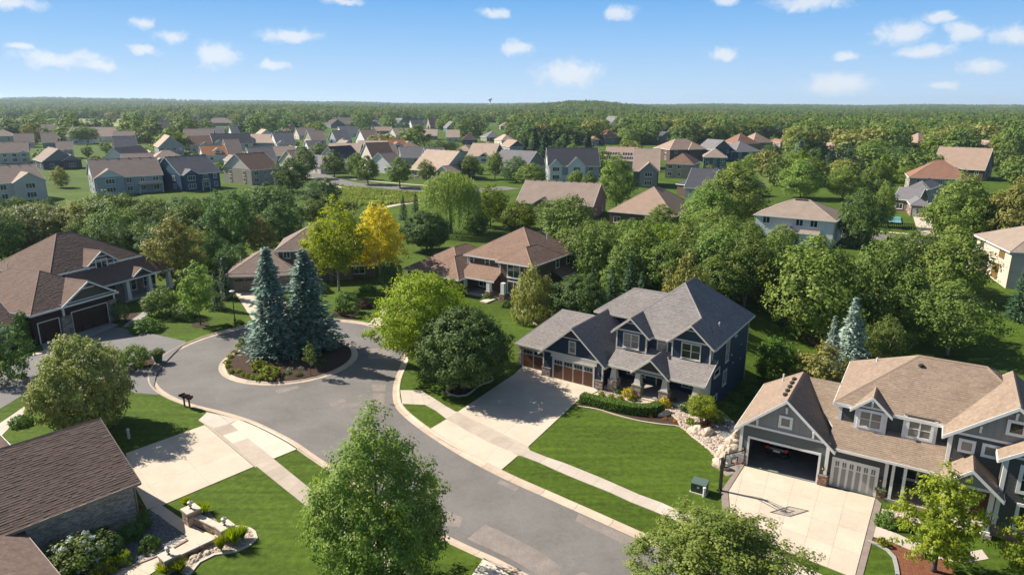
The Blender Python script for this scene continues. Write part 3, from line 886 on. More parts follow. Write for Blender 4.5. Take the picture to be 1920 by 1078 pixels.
    def garage_door(s, x0, x1, y, z1, mframe, mpanel, cols=4, glass_h=0.45, wins=3, face='F', recess=0.12, trim=0.14, halves=True, z0=0.0):
        """carriage door: casing, panels, a row of small panes"""
        mb = MB(); w = x1 - x0
        mb.box(x0 - trim, x0, y - 0.06, y + 0.02, z0, z1 + trim); mb.box(x1, x1 + trim, y - 0.06, y + 0.02, z0, z1 + trim); mb.box(x0, x1, y - 0.06, y + 0.02, z1, z1 + trim)
        mb.box(x0, x1, y - 0.02, y + 0.02, z0, z1)
        o = mb.build('garage_door', mframe, s.root)
        cw = w / cols; st = 0.09
        pm = MB(); ph = z1 - z0 - glass_h - 0.28
        pm.box(-cw / 2 + st, cw / 2 - st, -0.035, 0, 0, ph); pmesh = pm.mesh('panel', mpanel)
        gw = (cw - 2 * st) / wins - 0.06; gm = MB(); gm.box(-gw / 2, gw / 2, -0.03, 0, 0, glass_h - 0.12); gmesh = gm.mesh('pane', M_pane)
        for c in range(cols):
            cx = x0 + cw * (c + .5)
            link('panel', pmesh, o, (cx, y - 0.021, z0 + 0.1))
            for k in range(wins):
                link('pane', gmesh, o, (cx - (cw - 2 * st) / 2 + (cw - 2 * st) * (k + .5) / wins, y - 0.021, z0 + ph + 0.24))
        return o

    def vents(s, p, q, n, parent=None, up=0.03, name='roof_vent'):
        p, q = Vector(p), Vector(q)
        if 'vent' not in CACHE:
            mb = MB(); mb.lathe([(0.17, 0), (0.20, 0.08), (0.20, 0.16), (0.12, 0.22)], 10); CACHE['vent'] = mb.mesh('roof_vent', M_vent)
        for i in range(n): link(name, CACHE['vent'], parent or s.root, p + (q - p) * (i / max(1, n - 1)) + Vector((0, 0, up)))

    def pipe(s, x, y, z, h=0.7, parent=None, r=0.07):
        if 'pipe' not in CACHE:
            mb = MB(); mb.lathe([(0.07, -0.4), (0.07, 0.6), (0.05, 0.6)], 8); CACHE['pipe'] = mb.mesh('vent_pipe', M_pipe)
        link('vent_pipe', CACHE['pipe'], parent or s.root, (x, y, z))
# ------------------------------------------------------------------ the navy house
S_navy = side_mat('navy', (0.027, 0.041, 0.070)); S_brownsh = side_mat('brown_shake', (0.060, 0.045, 0.036))
RF_grey = roof_mat('grey', (0.225, 0.203, 0.192), 0.10)
A = House('suburban_house', 'navy blue craftsman house with grey roof and stone porch piers', 4.43, 67.56, -34)
A.trim = M_cream
LP = 0.17
# single garage bay, recessed, with its hipped-back roof
A.wall(-4.9, -1.3, 0.95, 8.5, -0.1, 2.95, S_navy, LP, 'FL')
A.planes([[(-5.25, 0.45, 2.72), (-1.0, 0.45, 2.72), (2.2, 0.45, 2.72), (2.2, 5.6, 5.78), (-2.3, 5.6, 5.78)], [(-5.25, 10.5, 2.72), (-5.25, 0.45, 2.72), (-2.3, 5.6, 5.78)], [(2.2, 10.5, 2.72), (-5.25, 10.5, 2.72), (-2.3, 5.6, 5.78), (2.2, 5.6, 5.78)]], RF_grey,
         [((-5.25, 0.45, 2.72), (-1.6, 0.45, 2.72), (0, -1, 0)), ((-5.25, 10.5, 2.72), (-5.25, 0.45, 2.72), (-1, 0, 0))], [((-5.25, 0.45, 2.72), (-2.3, 5.6, 5.78)), ((-2.3, 5.6, 5.78), (2.2, 5.6, 5.78))])
A.garage_door(-4.45, -1.75, 0.93, 2.2, M_cream, M_brownd, 2, 0.5, 3)
A.stone_pier(-5.0, -4.62, 0.85, 1.3, -0.05, 2.5, M_stone, 12, False, 'FL')
# double garage under the front gable
A.wall(-1.3, 5.75, 0.0, 7.5, -0.1, 2.95, S_navy, LP, 'FRL')
A.gable_face(-1.3, 5.75, 0.0, 2.95, 0.87, S_navy, LP)
A.face([(1.0, -0.03, 4.86), (3.45, -0.03, 4.86), (2.225, -0.03, 5.93)], S_brownsh, 0.13, name='gable_shake')
A.roof(-1.3, 5.75, 0.0, 8.0, 2.95, 0.87, 'y', 'gable', 'gable', RF_grey, 0.4)
A.band(0.95, 3.5, 0.0, 4.74, 0.12); A.band(-1.3, 5.75, 0.0, 2.78, 0.2, 0.05)
A.band(-0.35, 5.05, 0.0, 2.36, 0.42, 0.035)
A.garage_door(0.0, 4.7, -0.01, 2.25, M_cream, M_brownd, 4, 0.5, 3)
A.window('F', 2.2, 3.35, 0.62, 1.1, 0.0, 1, 2, glass=M_paneblind)
A.corner(-1.3, 0.0, 1.0, 2.78, -1); A.corner(5.75, 0.0, -0.05, 2.78, 1)
A.stone_pier(-1.36, -0.35, -0.12, 0.0, -0.05, 0.95, M_stone, 7, True, 'FL'); A.stone_pier(4.98, 5.8, -0.12, 0.0, -0.05, 0.95, M_stone, 7, True, 'FR')


def lantern(h, x, y, z, face='F'):
    if 'lantern' not in CACHE:
        mb = MB(); mb.box(-.05, .05, -.03, 0, -.02, .22); mb.box(-.08, .08, -.22, -.06, -.02, .02); mb.lathe([(.11, .24), (.02, .34)], 6, 0, -.14)
        for sx in (-.075, .075):
            for sy in (-.215, -.065): mb.box(sx - .01, sx + .01, sy - .01, sy + .01, 0, .24)
        CACHE['lantern'] = mb.mesh('wall_lantern', M_dark)
        gb = MB(); gb.lathe([(.055, .02), (.06, .2)], 6, 0, -.14); CACHE['lglass'] = gb.mesh('lamp_glass', mat('lamp_glass', (0.55, 0.33, 0.12), 0.2))
    o = link('wall_lantern', CACHE['lantern'], h.root, (x, y - 0.022, z), FACE[face][0]); link('lamp_glass', CACHE['lglass'], o)


lantern(A, 5.4, 0, 1.6); lantern(A, -0.85, 0, 1.6)
# main body
A.wall(5.75, 15.6, 3.45, 15.9, -3.0, 6.0, S_navy, LP, 'FRBL')
A.wall(1.2, 5.76, 7.9, 13.5, -0.1, 6.0, S_navy, LP, 'FL')
A.wall(5.9, 9.2, 2.55, 3.5, 3.0, 6.0, S_navy, LP, 'FRL'); A.wall(11.7, 15.58, 2.95, 3.5, 3.0, 6.0, S_navy, LP, 'FRL')
# hipped main roof, left wing roof, two front gables
mo, _, _ = A.roof(5.75, 15.6, 3.45, 15.9, 6.0, 0.86, 'y', 'hip', 'hip', RF_grey, 0.45)
A.roof(1.2, 8.6, 7.9, 13.6, 6.0, 0.74, 'x', 'hip', 'gable', RF_grey, 0.45)
for (x0, x1, yf) in ((5.9, 9.2, 2.55), (11.7, 15.58, 2.95)):
    A.gable_face(x0, x1, yf, 6.0, 0.86, S_navy, LP)
    hw = (x1 - x0) / 2; cx = (x0 + x1) / 2; zt = 6.0 + hw * 0.86
    A.face([(cx - 0.62, yf - 0.03, zt - 0.62), (cx + 0.62, yf - 0.03, zt - 0.62), (cx, yf - 0.03, zt - 0.09)], S_brownsh, 0.13, name='gable_shake')
    A.roof(x0, x1, yf, yf + 6.0, 6.0, 0.86, 'y', 'gable', 'gable', RF_grey, 0.42)
    A.band(cx - 0.7, cx + 0.7, yf, zt - 0.72, 0.1); A.band(x0, x1, yf, 5.83, 0.17, 0.045)
    A.corner(x0, yf, 3.3, 5.83, -1); A.corner(x1, yf, 3.3, 5.83, 1)
A.band(5.9, 9.2, 2.55, 3.92, 0.1); A.band(11.7, 15.58, 2.95, 3.92, 0.1)
A.window('F', 7.55, 4.25, 1.55, 1.35, 2.55, 2, 2, glass=M_paneblind); A.window('F', 13.65, 4.25, 1.75, 1.4, 2.95, 2, 2)
A.window('F', 10.55, 4.3, 0.95, 1.35, 3.45, 1, 2, glass=M_paneblind)
# porch roof with its gable, on tapered columns over stone piers
zp = 3.12
A.planes([[(6.0, 0.25, 2.78), (16.1, 0.25, 2.78), (16.1, 3.6, 4.32), (6.0, 3.6, 4.32)]], RF_grey,
         [((6.0, 0.25, 2.78), (8.9, 0.25, 2.78), (0, -1, 0)), ((12.6, 0.25, 2.78), (16.1, 0.25, 2.78), (0, -1, 0)), ((16.1, 0.25, 2.78), (16.1, 3.6, 4.32), (1, 0, 0))])
A.roof(9.2, 12.3, 0.35, 4.6, 3.05, 0.86, 'y', 'gable', 'gable', RF_grey, 0.4)
A.gable_face(9.2, 12.3, 0.38, 3.05, 0.86, S_brownsh, 0.13)
A.band(9.0, 12.5, 0.38, 2.78, 0.24, 0.06)
A.wall(9.2, 12.3, 0.40, 0.52, 2.72, 3.05, M_cream)
A.wall(6.1, 16.0, 0.42, 0.62, 2.5, 2.7, M_cream, name='porch_beam')
A.wall(15.35, 15.58, 0.4, 3.5, -0.5, 2.75, M_cream, name='porch_post')
A.wall(5.8, 16.0, 0.3, 3.5, -1.0, 0.38, mat('porch_stone', (0.33, 0.30, 0.27), 0.9, var2=0.15, scale2=5), name='porch_floor')


def taper_col(h, x, y, z0, zp_, z1, w0=0.34, w1=0.22, pw=0.46, m=M_stone, cm=None):
    p = h.stone_pier(x - pw, x + pw, y - pw, y + pw, z0, zp_, m, 7, True, 'FRL')
    mb = MB()
    def fr(a, z): return [(x - a, y - a, z), (x + a, y - a, z), (x + a, y + a, z), (x - a, y + a, z)]
    mb.hexa(fr(w0 + .05, zp_ + .07) + fr(w0 + .05, zp_ + .17)); mb.hexa(fr(w0, zp_ + .17) + fr(w1, z1 - .1)); mb.hexa(fr(w1 + .05, z1 - .1) + fr(w1 + .05, z1))
    mb.build('porch_column', cm or h.trim, h.root)


for cx in (6.75, 9.35, 12.15, 15.2): taper_col(A, cx, 0.62, -0.5, 1.25, 2.52)
A.window('F', 7.9, 1.05, 1.9, 1.25, 3.45, 3, 1); A.window('F', 13.9, 1.05, 2.0, 1.15, 3.45, 3, 1)
d = MB(); d.box(10.25, 11.25, 3.38, 3.46, 0.4, 2.5); d.build('front_door', M_brownd, A.root)
A.band(10.05, 10.2, 3.45, 0.4, 2.25, 0.06); A.band(11.3, 11.45, 3.45, 0.4, 2.25, 0.06)
st = MB()
for k in range(2): st.box(10.0, 11.7, 0.3 - 0.3 * (k + 1), 0.3 - 0.3 * k, -0.05, 0.38 - 0.17 * (k + 1))
st.build('porch_step', M_conc, A.root)
# side windows
A.window('R', 8.3, 2.75, 0.85, 2.95, 15.6, 2, 3); A.window('R', 10.9, 4.75, 0.55, 0.9, 15.6, 1, 1); A.window('R', 5.2, 2.2, 1.5, 0.55, 15.6, 1, 1)
A.window('R', 8.0, 0.3, 0.95, 1.4, 15.6, 2, 1); A.window('R', 5.1, -1.45, 1.25, 1.4, 15.6, 2, 1)
A.corner(15.6, 3.45, -0.5, 6.0, 1); A.corner(5.75, 3.45, 3, 6.0, -1); A.corner(15.6, 15.9, -2.9, 5.8, 1, 1); A.corner(1.2, 7.9, 3, 5.8, -1)
for (y, z) in ((13.2, 3.0), (13.4, 1.3), (10.6, 1.7), (9.9, 2.8)):
    mb = MB(); mb.box(15.62, 15.72, y - .06, y + .06, z, z + .14); mb.build('dryer_vent', M_pipe, A.root)
A.vents((12.6, 13.6, 8.0), (13.4, 12.6, 7.4), 2, mo); A.vents((14.5, 5.4, 6.65), (14.8, 5.0, 6.4), 2, mo); A.pipe(14.9, 7.2, 6.4, parent=mo)
for x0, x1, y, z, n in ((5.45, 9.65, 2.1, 5.62, 1),):
    pass

# ------------------------------------------------------------------ the grey house with the open garage
S_char = side_mat('charcoal', (0.080, 0.082, 0.078)); S_batten = side_mat('grey_batten', (0.25, 0.255, 0.25)); S_slate = side_mat('slate_lap', (0.125, 0.137, 0.130))
RF_tan = roof_mat('tan', (0.255, 0.190, 0.142), 0.09)
R = House('suburban_house', 'charcoal house with white trim, tan roof and an open garage with a car', 19.004, 49.452, -32)
M_gfloor = mat('garage_floor', (0.19, 0.19, 0.19), 0.7, var=0.15, scale=1.2); M_gwall = mat('garage_wall', (0.22, 0.20, 0.17), 0.9)
# open double garage: front wall round the opening, inside walls and floor
gb = MB()
for p in ([(-0.75, 0, -0.1), (-0.02, 0, -0.1), (-0.02, 0, 2.45), (-0.75, 0, 2.45)], [(5.12, 0, -0.1), (5.75, 0, -0.1), (5.75, 0, 2.45), (5.12, 0, 2.45)], [(-0.75, 0, 2.45), (5.75, 0, 2.45), (5.75, 0, 3.55), (-0.75, 0, 3.55)]):
    courses(gb, p, LP, 0.022); gb.poly(p)
for p in ([(-0.75, 10, -0.1), (-0.75, 0, -0.1), (-0.75, 0, 3.55), (-0.75, 10, 3.55)], [(5.75, 0, -0.1), (5.75, 10, -0.1), (5.75, 10, 3.55), (5.75, 0, 3.55)], [(5.75, 10, -0.1), (-0.75, 10, -0.1), (-0.75, 10, 3.55), (5.75, 10, 3.55)]):
    courses(gb, p, LP, 0.022); gb.poly(p)
gb.build('wall', S_slate, R.root)
ib = MB(); ib.box(-0.6, 5.6, 6.9, 7.0, 0, 2.7); ib.box(-0.6, -0.5, 0.05, 6.9, 0, 2.7); ib.box(5.5, 5.6, 0.05, 6.9, 0, 2.7); ib.box(-0.6, 5.6, 0.05, 7, 2.7, 2.8); ib.build('garage_interior', M_gwall, R.root)
ib = MB(); ib.box(-0.6, 5.6, -0.02, 6.9, -0.1, 0.05); ib.build('garage_floor', M_gfloor, R.root)
for (a, b, c_, d_) in ((0.3, 1.3, 6.3, 6.9), (3.6, 5.2, 6.25, 6.9)):
    mb = MB()
    for z in (0.4, 1.0, 1.6): mb.box(a, b, c_, d_, z, z + .04)
    for x in (a, b - .05): mb.box(x, x + .05, c_, d_, 0.05, 1.9)
    for k in range(5): mb.box(a + .1 + k * (b - a - .3) / 5, a + .22 + k * (b - a - .3) / 5, c_ + .1, d_ - .1, 1.04, 1.3 + 0.1 * (k % 2))
    mb.build('garage_shelf', mat('shelf_wood', (0.16, 0.11, 0.07), 0.8), R.root)
cs = MB(); cs.box(-0.16, 0.0, -0.07, 0.05, 0.0, 2.6); cs.box(5.1, 5.26, -0.07, 0.05, 0.0, 2.6); cs.box(0.0, 5.1, -0.07, 0.05, 2.42, 2.6); cs.build('garage_casing', M_white, R.root)
R.gable_face(-0.75, 5.75, 0.0, 3.55, 0.88, S_batten, 0.0)
for x in np.arange(-0.5, 5.7, 0.4):
    h = min(x + 0.75, 5.75 - x) * 0.8 - 0.12
    if h > 0.2: mb = MB(); mb.box(x - .03, x + .03, -0.035, 0, 3.58, 3.55 + h); mb.build('batten', S_batten, R.root)
ro, a0, a1 = R.roof(-0.75, 5.75, 0.0, 9.6, 3.55, 0.88, 'y', 'gable', 'hip', RF_tan, 0.42, fh=0.26)
R.vents((2.05, 1.2, 6.08), (2.05, 4.9, 6.08), 5, ro); R.pipe(0.9, 6.9, 5.1, parent=ro)
R.band(-0.8, 5.8, 0.0, 3.45, 0.18, 0.06)
R.window('F', 2.5, 4.15, 0.62, 0.62, 0.0, 1, 1, trim=0.2, sill=False, glass=M_paneblind)
def bracket(h, x, y, z):
    mb = MB(); mb.box(x - .07, x + .07, y - .38, y, z - .02, z + .12); mb.box(x - .07, x + .07, y - .14, y, z - .45, z); mb.build('gable_bracket', M_white, h.root)
bracket(R, 2.5, 0, 5.65); bracket(R, 0.45, 0, 4.15); bracket(R, 4.55, 0, 4.15)
R.corner(-0.75, 0.0, 0.95, 3.45, -1, w=0.2); R.corner(5.75, 0.0, 0.95, 3.45, 1, w=0.2)
R.stone_pier(-0.85, -0.16, -0.14, 0.3, 0.0, 0.92, M_stonered, 8, False, 'FLR'); R.stone_pier(5.26, 5.85, -0.14, 0.3, 0.0, 0.92, M_stonered, 8, False, 'FLR')
lantern(R, -0.4, 0, 1.35); lantern(R, 5.5, 0, 1.35)
# single bay and porch under the long front roof
R.wall(5.76, 9.7, 0.35, 6.0, -0.1, 3.4, S_char, LP, 'FR')
R.stone_pier(5.86, 6.0, 0.2, 0.36, 0.0, 0.92, M_stonered, 8, False, 'F'); R.stone_pier(9.2, 9.75, 0.2, 0.6, 0.0, 0.75, M_stonered, 6, True, 'FR')
R.garage_door(6.15, 9.05, 0.34, 2.3, M_white, mat('grey_door_panel', (0.30, 0.285, 0.27), 0.6, var2=0.05, scale2=8), 6, 0.5, 2)
lantern(R, 9.35, 0.35, 1.4); R.corner(9.7, 0.35, 0.8, 3.2, 1, w=0.2)
R.planes([[(5.5, -0.12, 3.32), (13.1, -0.12, 3.32), (13.1, 6.4, 6.06), (2.5, 6.4, 6.06), (2.5, -0.12, 3.32)]][:0] + [[(5.6, -0.12, 3.32), (13.1, -0.12, 3.32), (13.1, 6.4, 6.06), (2.2, 6.4, 6.06), (5.6, 1.9, 4.17)], [(2.2, 6.4, 6.06), (13.1, 6.4, 6.06), (13.1, 12.4, 3.3), (2.2, 12.4, 3.3)]], RF_tan,
         [((6.1, -0.12, 3.32), (13.1, -0.12, 3.32), (0, -1, 0))])
R.wall(9.7, 13.1, 3.0, 6.0, -0.1, 3.9, S_char, LP, 'F'); R.wall(9.7, 14, 0.1, 3.0, -0.1, 0.25, M_tan, name='porch_floor')
for x in (9.95, 10.7): R.wall(x, x + .2, 0.15, 0.35, 0.25, 3.2, M_white, name='porch_post')
R.window('F', 11.6, 0.9, 1.6, 1.7, 3.0, 2, 1)
# upper storey
R.wall(5.85, 13.1, 2.65, 12.0, 3.2, 6.25, S_char, LP, 'FLB'); R.wall(7.0, 9.1, 2.2, 3.0, 3.6, 6.2, S_char, LP, 'FRL'); R.wall(10.2, 12.3, 2.3, 3.0, 3.6, 6.15, S_char, LP, 'FRL')
uo, u0, u1 = R.roof(5.85, 19.6, 2.65, 12.0, 6.25, 0.63, 'x', 'hip', 'hip', RF_tan, 0.42, fh=0.24)
R.vents(u0 + Vector((0.2, -0.9, -0.6)), u0 + Vector((1.0, -0.9, -0.6)), 1, uo); R.pipe(7.6, 9.6, 7.1, parent=uo)
R.roof(7.0, 9.1, 2.2, 6.0, 6.2, 0.9, 'y', 'gable', 'gable', RF_tan, 0.34, fh=0.24); R.gable_face(7.0, 9.1, 2.2, 6.2, 0.9, S_batten)
bracket(R, 8.05, 2.2, 6.72); R.band(6.95, 9.15, 2.2, 6.08, 0.14, 0.05)
for (a, b, yf) in ((7.0, 9.1, 2.2), (10.2, 12.3, 2.3)):
    R.corner(a, yf, 4.25, 6.1, -1, w=0.18); R.corner(b, yf, 4.25, 6.1, 1, w=0.18); R.band(a, b, yf, 4.28, 0.09, 0.05)
    R.window('F', (a + b) / 2, 4.62, 1.35, 1.15, yf, 2, 2, trim=0.2, sill=False, glass=M_paneblind)
R.corner(5.85, 2.65, 4.3, 6.2, -1, w=0.2); R.band(5.85, 7.0, 2.65, 4.3, 0.09, 0.05)
# cross gable on the right, smaller gable before it, entry gable
R.wall(13.05, 20.0, 0.9, 8.0, -0.1, 6.25, S_char, LP, 'FLR'); R.gable_face(13.05, 20.0, 0.9, 6.25, 0.79, S_batten)
for x in np.arange(13.4, 19.8, 0.42):
    h = min(x - 13.05, 20 - x) * 0.79 - 0.12
    if h > 0.2: mb = MB(); mb.box(x - .03, x + .03, 0.865, 0.9, 6.3, 6.25 + h); mb.build('batten', S_batten, R.root)
R.roof(13.05, 20.0, 0.9, 7.5, 6.25, 0.79, 'y', 'gable', 'gable', RF_tan, 0.42, fh=0.26)
R.band(13.0, 20, 0.9, 6.1, 0.18, 0.06); R.corner(13.05, 0.9, 3.6, 6.1, -1, w=0.2)
bracket(R, 16.5, 0.9, 8.4); bracket(R, 14.7, 0.9, 7.0)
R.window('F', 14.1, 5.05, 0.6, 0.6, 0.9, 1, 1, trim=0.2, sill=False, glass=M_paneblind); R.window('F', 15.45, 5.05, 0.6, 0.6, 0.9, 1, 1, trim=0.2, sill=False, glass=M_paneblind)
R.window('F', 16.6, 7.0, 0.7, 0.7, 0.9, 1, 1, trim=0.2, sill=False)
R.wall(16.2, 20.2, -0.55, 1.5, -0.1, 6.0, S_char, LP, 'FLR'); R.gable_face(16.2, 20.2, -0.55, 6.0, 0.72, S_batten)
R.roof(16.2, 20.2, -0.55, 3.5, 6.0, 0.72, 'y', 'gable', 'gable', RF_tan, 0.42, fh=0.26); R.corner(16.2, -0.55, 0.6, 5.85, -1, w=0.2); R.band(16.2, 20.2, -0.55, 5.85, 0.16, 0.06)
R.window('F', 18.1, 3.7, 1.7, 1.6, -0.55, 1, 2, trim=0.22, sill=False); R.window('F', 18.2, 0.9, 1.5, 1.7, -0.55, 2, 1, trim=0.2)
R.stone_pier(16.2, 20.2, -0.7, -0.56, -0.1, 0.75, M_stonered, 6, True, 'FL')
R.roof(12.95, 16.1, -1.3, 1.5, 3.5, 0.86, 'y', 'gable', 'gable', RF_tan, 0.36, fh=0.26); R.gable_face(12.95, 16.1, -1.3, 3.5, 0.86, S_batten); R.band(12.9, 16.15, -1.3, 3.36, 0.18, 0.06)
bracket(R, 14.52, -1.3, 4.6)
for x in (13.2, 15.85):
    R.wall(x - .14, x + .14, -1.25, -0.97, 0.4, 3.36, M_white, name='porch_column'); R.wall(x - .24, x + .24, -1.35, -0.87, 0.3, 0.5, M_white, name='column_base')
R.wall(12.6, 16.2, -1.4, 0.9, -0.1, 0.3, M_tan, name='porch_floor')
R.window('F', 14.2, 0.8, 1.3, 1.9, 0.9, 2, 1, trim=0.12)
mb = MB(); mb.box(15.1, 16.0, 0.8, 0.9, 0.3, 2.5); mb.build('front_door', M_brownd, R.root)
# ------------------------------------------------------------------ brick house with double garage, upper left
M_brick = mat('dark_brick', (0.045, 0.024, 0.019), 0.9, var=0.2, scale=3, var2=0.3, scale2=9, bump=0.5, bscale=10)
S_olive = side_mat('olive', (0.105, 0.090, 0.062))
RF_brown = roof_mat('brown', (0.175, 0.120, 0.095), 0.09)
RF_mauve = roof_mat('warm_brown', (0.235, 0.155, 0.115), 0.09)
U = House('suburban_house', 'dark brick house with brown hip roof and two brown garage doors', -54.98, 81.24, 69)
RF = RF_brown
U.wall(-4.6, 6.3, 0.1, 14, -0.1, 4.1, M_brick, 0, 'FLRB')
U.roof(-4.6, 6.3, 0.1, 16, 4.1, 0.62, 'y', 'hip', 'hip', RF, 0.4, fh=0.24)
U.wall(-0.9, 6.2, -0.05, 0.1, -0.1, 3.0, M_brick, 0, 'F'); U.face([(-0.9, -0.06, 3.55), (6.2, -0.06, 3.55), (2.65, -0.06, 6.1)], S_olive, LP, name='gable_wall')
U.roof(-0.9, 6.2, 0.0, 9.0, 4.1, 0.62, 'y', 'gable', 'gable', RF, 0.42, fh=0.26)
U.wall(-0.9, 6.2, -0.04, 0.1, 3.0, 4.1, M_brick, 0, 'F')
U.band(-1.2, 6.5, -0.06, 3.9, 0.2, 0.06); U.band(1.7, 3.6, -0.06, 5.3, 0.14, 0.06)
def plain_door(h, x0, x1, y, z1, m, rows=4, cols=4, trim=M_white, z0=0.0):
    mb = MB(); mb.box(x0 - .1, x0, y - .06, y, z0, z1 + .1); mb.box(x1, x1 + .1, y - .06, y, z0, z1 + .1); mb.box(x0, x1, y - .06, y, z1, z1 + .1)
    o = mb.build('garage_door', trim, h.root); pm = MB(); w = (x1 - x0) / cols; hh = (z1 - z0) / rows
    pm.box(.02, w - .02, -.03, 0, .015, hh - .015); me = pm.mesh('panel', m)
    for c in range(cols):
        for r in range(rows): link('panel', me, o, (x0 + c * w, y, z0 + r * hh))
    return o
M_bdoor = mat('brown_door', (0.050, 0.024, 0.019), 0.6, var2=0.1, scale2=6)
plain_door(U, 0.1, 4.95, -0.06, 2.75, M_bdoor, 4, 8); plain_door(U, -4.1, -1.55, 0.09, 2.55, M_bdoor, 4, 4)
for (x0, x1) in ((-1.35, -0.1), (5.15, 6.25)): U.stone_pier(x0, x1, -0.25, -0.06, -0.05, 2.6 if x0 < 0 else 3.0, M_stone, 12, False, 'FRL')
U.corner(6.25, -0.05, 2.9, 3.9, 1, w=0.2); U.corner(-0.95, -0.05, 2.6, 3.9, -1, w=0.2)
# main body, upper storey, dormer, porch
U.wall(4.6, 18.4, 9.2, 21, -0.1, 5.9, M_brick, 0, 'FRLB')
U.roof(4.6, 18.4, 9.2, 21, 5.9, 0.68, 'x', 'hip', 'hip', RF, 0.42, fh=0.24)
U.planes([[(6.3, 5.85, 3.3), (21.6, 5.85, 3.3), (17.4, 10.6, 6.6), (6.3, 10.6, 6.6)], [(21.6, 5.85, 3.3), (21.6, 16, 3.3), (17.4, 10.6, 6.6)]], RF, [((9.0, 5.85, 3.3), (21.6, 5.85, 3.3), (0, -1, 0)), ((21.6, 5.85, 3.3), (21.6, 16, 3.3), (1, 0, 0))], [((21.6, 5.85, 3.3), (17.4, 10.6, 6.6))], fh=0.24)
U.wall(9.7, 13.9, 8.75, 10.5, 4.4, 6.2, S_olive, LP, 'FRL'); U.gable_face(9.7, 13.9, 8.75, 6.2, 0.72, S_olive, LP); U.roof(9.7, 13.9, 8.75, 15, 6.2, 0.72, 'y', 'gable', 'gable', RF, 0.42, fh=0.24)
U.window('F', 11.8, 4.95, 1.6, 1.35, 8.75, 2, 1, trim=0.16); U.corner(9.7, 8.75, 4.6, 6.1, -1, w=0.2); U.corner(13.9, 8.75, 4.6, 6.1, 1, w=0.2); U.band(10.6, 13.0, 8.75, 6.75, 0.14, 0.06); U.band(9.6, 14, 8.75, 6.1, 0.12, 0.06)
U.roof(14.6, 17.2, 6.2, 10, 3.75, 0.62, 'y', 'gable', 'gable', RF, 0.36, fh=0.22); U.gable_face(14.6, 17.2, 6.2, 3.75, 0.62, S_olive, LP)
U.wall(6.3, 20.0, 8.4, 9.2, -0.1, 3.9, M_stone, 0, 'FR'); U.wall(12.6, 21.2, 6.0, 8.4, -0.1, 0.25, M_tan, name='porch_floor')
for x in (13.5, 17.3, 20.9):
    mb = MB()
    fr = lambda a, z: [(x - a, 6.4 - a, z), (x + a, 6.4 - a, z), (x + a, 6.4 + a, z), (x - a, 6.4 + a, z)]
    mb.hexa(fr(.34, 0.0) + fr(.22, 3.2)); mb.build('porch_column', M_white, U.root)
for x in (15.0, 16.2, 18.4, 19.6): U.window('F', x, 0.9, 0.8, 1.7, 8.4, 1, 2)
mb = MB(); mb.box(12.0, 13.0, 8.3, 8.4, 0.1, 2.4); mb.build('front_door', M_bdoor, U.root)
U.pipe(2.0, 13.4, 7.0)

# ------------------------------------------------------------------ tan house behind the spruces
S_taupe = side_mat('taupe', (0.165, 0.125, 0.095)); M_tanbrick = mat('tan_brick', (0.21, 0.155, 0.115), 0.9, var=0.12, scale=2, var2=0.2, scale2=8)
RF_taupe = roof_mat('taupe', (0.225, 0.170, 0.140), 0.08)
C = House('suburban_house', 'taupe house with hip roof and small-paned garage doors behind the spruces', -42.11, 101.07, 10)
C.wall(-1.2, 8.5, 0.1, 11, -0.1, 2.9, S_taupe, LP, 'FLR'); C.roof(-1.2, 8.5, 0.1, 12, 2.9, 0.55, 'x', 'hip', 'hip', RF_taupe, 0.5)
M_gd = mat('taupe_door', (0.23, 0.18, 0.14), 0.7)
for (x0, x1) in ((-0.4, 2.7), (3.4, 7.9)):
    C.garage_door(x0, x1, 0.09, 2.2, M_gd, M_gd, 2 if x1 - x0 < 4 else 4, 0.45, 4)
C.wall(5.6, 17, 5.0, 15, -0.1, 5.6, S_taupe, LP, 'FLR'); C.roof(5.6, 17, 5.0, 15, 5.6, 0.6, 'x', 'hip', 'hip', RF_taupe, 0.5)
C.wall(12, 20.5, 6.2, 15, -0.1, 2.9, M_tanbrick, 0, 'FRL'); C.roof(8.5, 20.5, 4.6, 15, 2.9, 0.5, 'x', 'hip', 'hip', RF_taupe, 0.5)
C.window('F', 6.9, 4.1, 0.9, 1.2, 5.0, 2, 1); C.window('F', 9.5, 4.1, 0.9, 1.2, 5.0, 2, 1); C.window('F', 17.6, 0.8, 2.6, 1.6, 6.2, 3, 1)
C.wall(13.3, 14.0, 4.5, 5.2, 0, 2.7, M_tanbrick, name='porch_pier'); C.pipe(-0.2, 5.0, 3.9)
mb = MB(); mb.box(14.6, 15.6, 6.1, 6.2, 0.1, 2.3); mb.build('front_door', M_bdoor, C.root)

# ------------------------------------------------------------------ brown house with the two-storey bay, centre
S_brown = side_mat('brown', (0.135, 0.085, 0.058))
M_ = House('suburban_house', 'brown shingle-sided house with reddish hip roof and white porch columns', -0.61, 95.2, -34)
RF = RF_mauve
M_.wall(-19.6, -9, 0.3, 11, -0.1, 2.9, S_brown, LP, 'FLR'); M_.roof(-19.6, -9.0, 0.3, 14, 2.9, 0.56, 'y', 'hip', 'hip', RF, 0.5)
M_.wall(-15.5, -8.6, -0.6, 1, -0.1, 2.9, S_brown, LP, 'FLR'); M_.roof(-15.6, -8.6, -0.6, 10, 2.9, 0.62, 'y', 'hip', 'hip', RF, 0.5)
M_.wall(-10, 2.3, 3.6, 16.5, -0.1, 5.8, S_brown, LP, 'FRLB'); M_.roof(-10, 2.3, 3.6, 16.5, 5.8, 0.6, 'x', 'hip', 'hip', RF, 0.5)
M_.wall(-3.2, 2.35, 2.6, 4, -0.1, 5.8, S_brown, LP, 'FRL'); M_.roof(-3.2, 2.35, 2.6, 11, 5.8, 0.6, 'y', 'hip', 'hip', RF, 0.5)
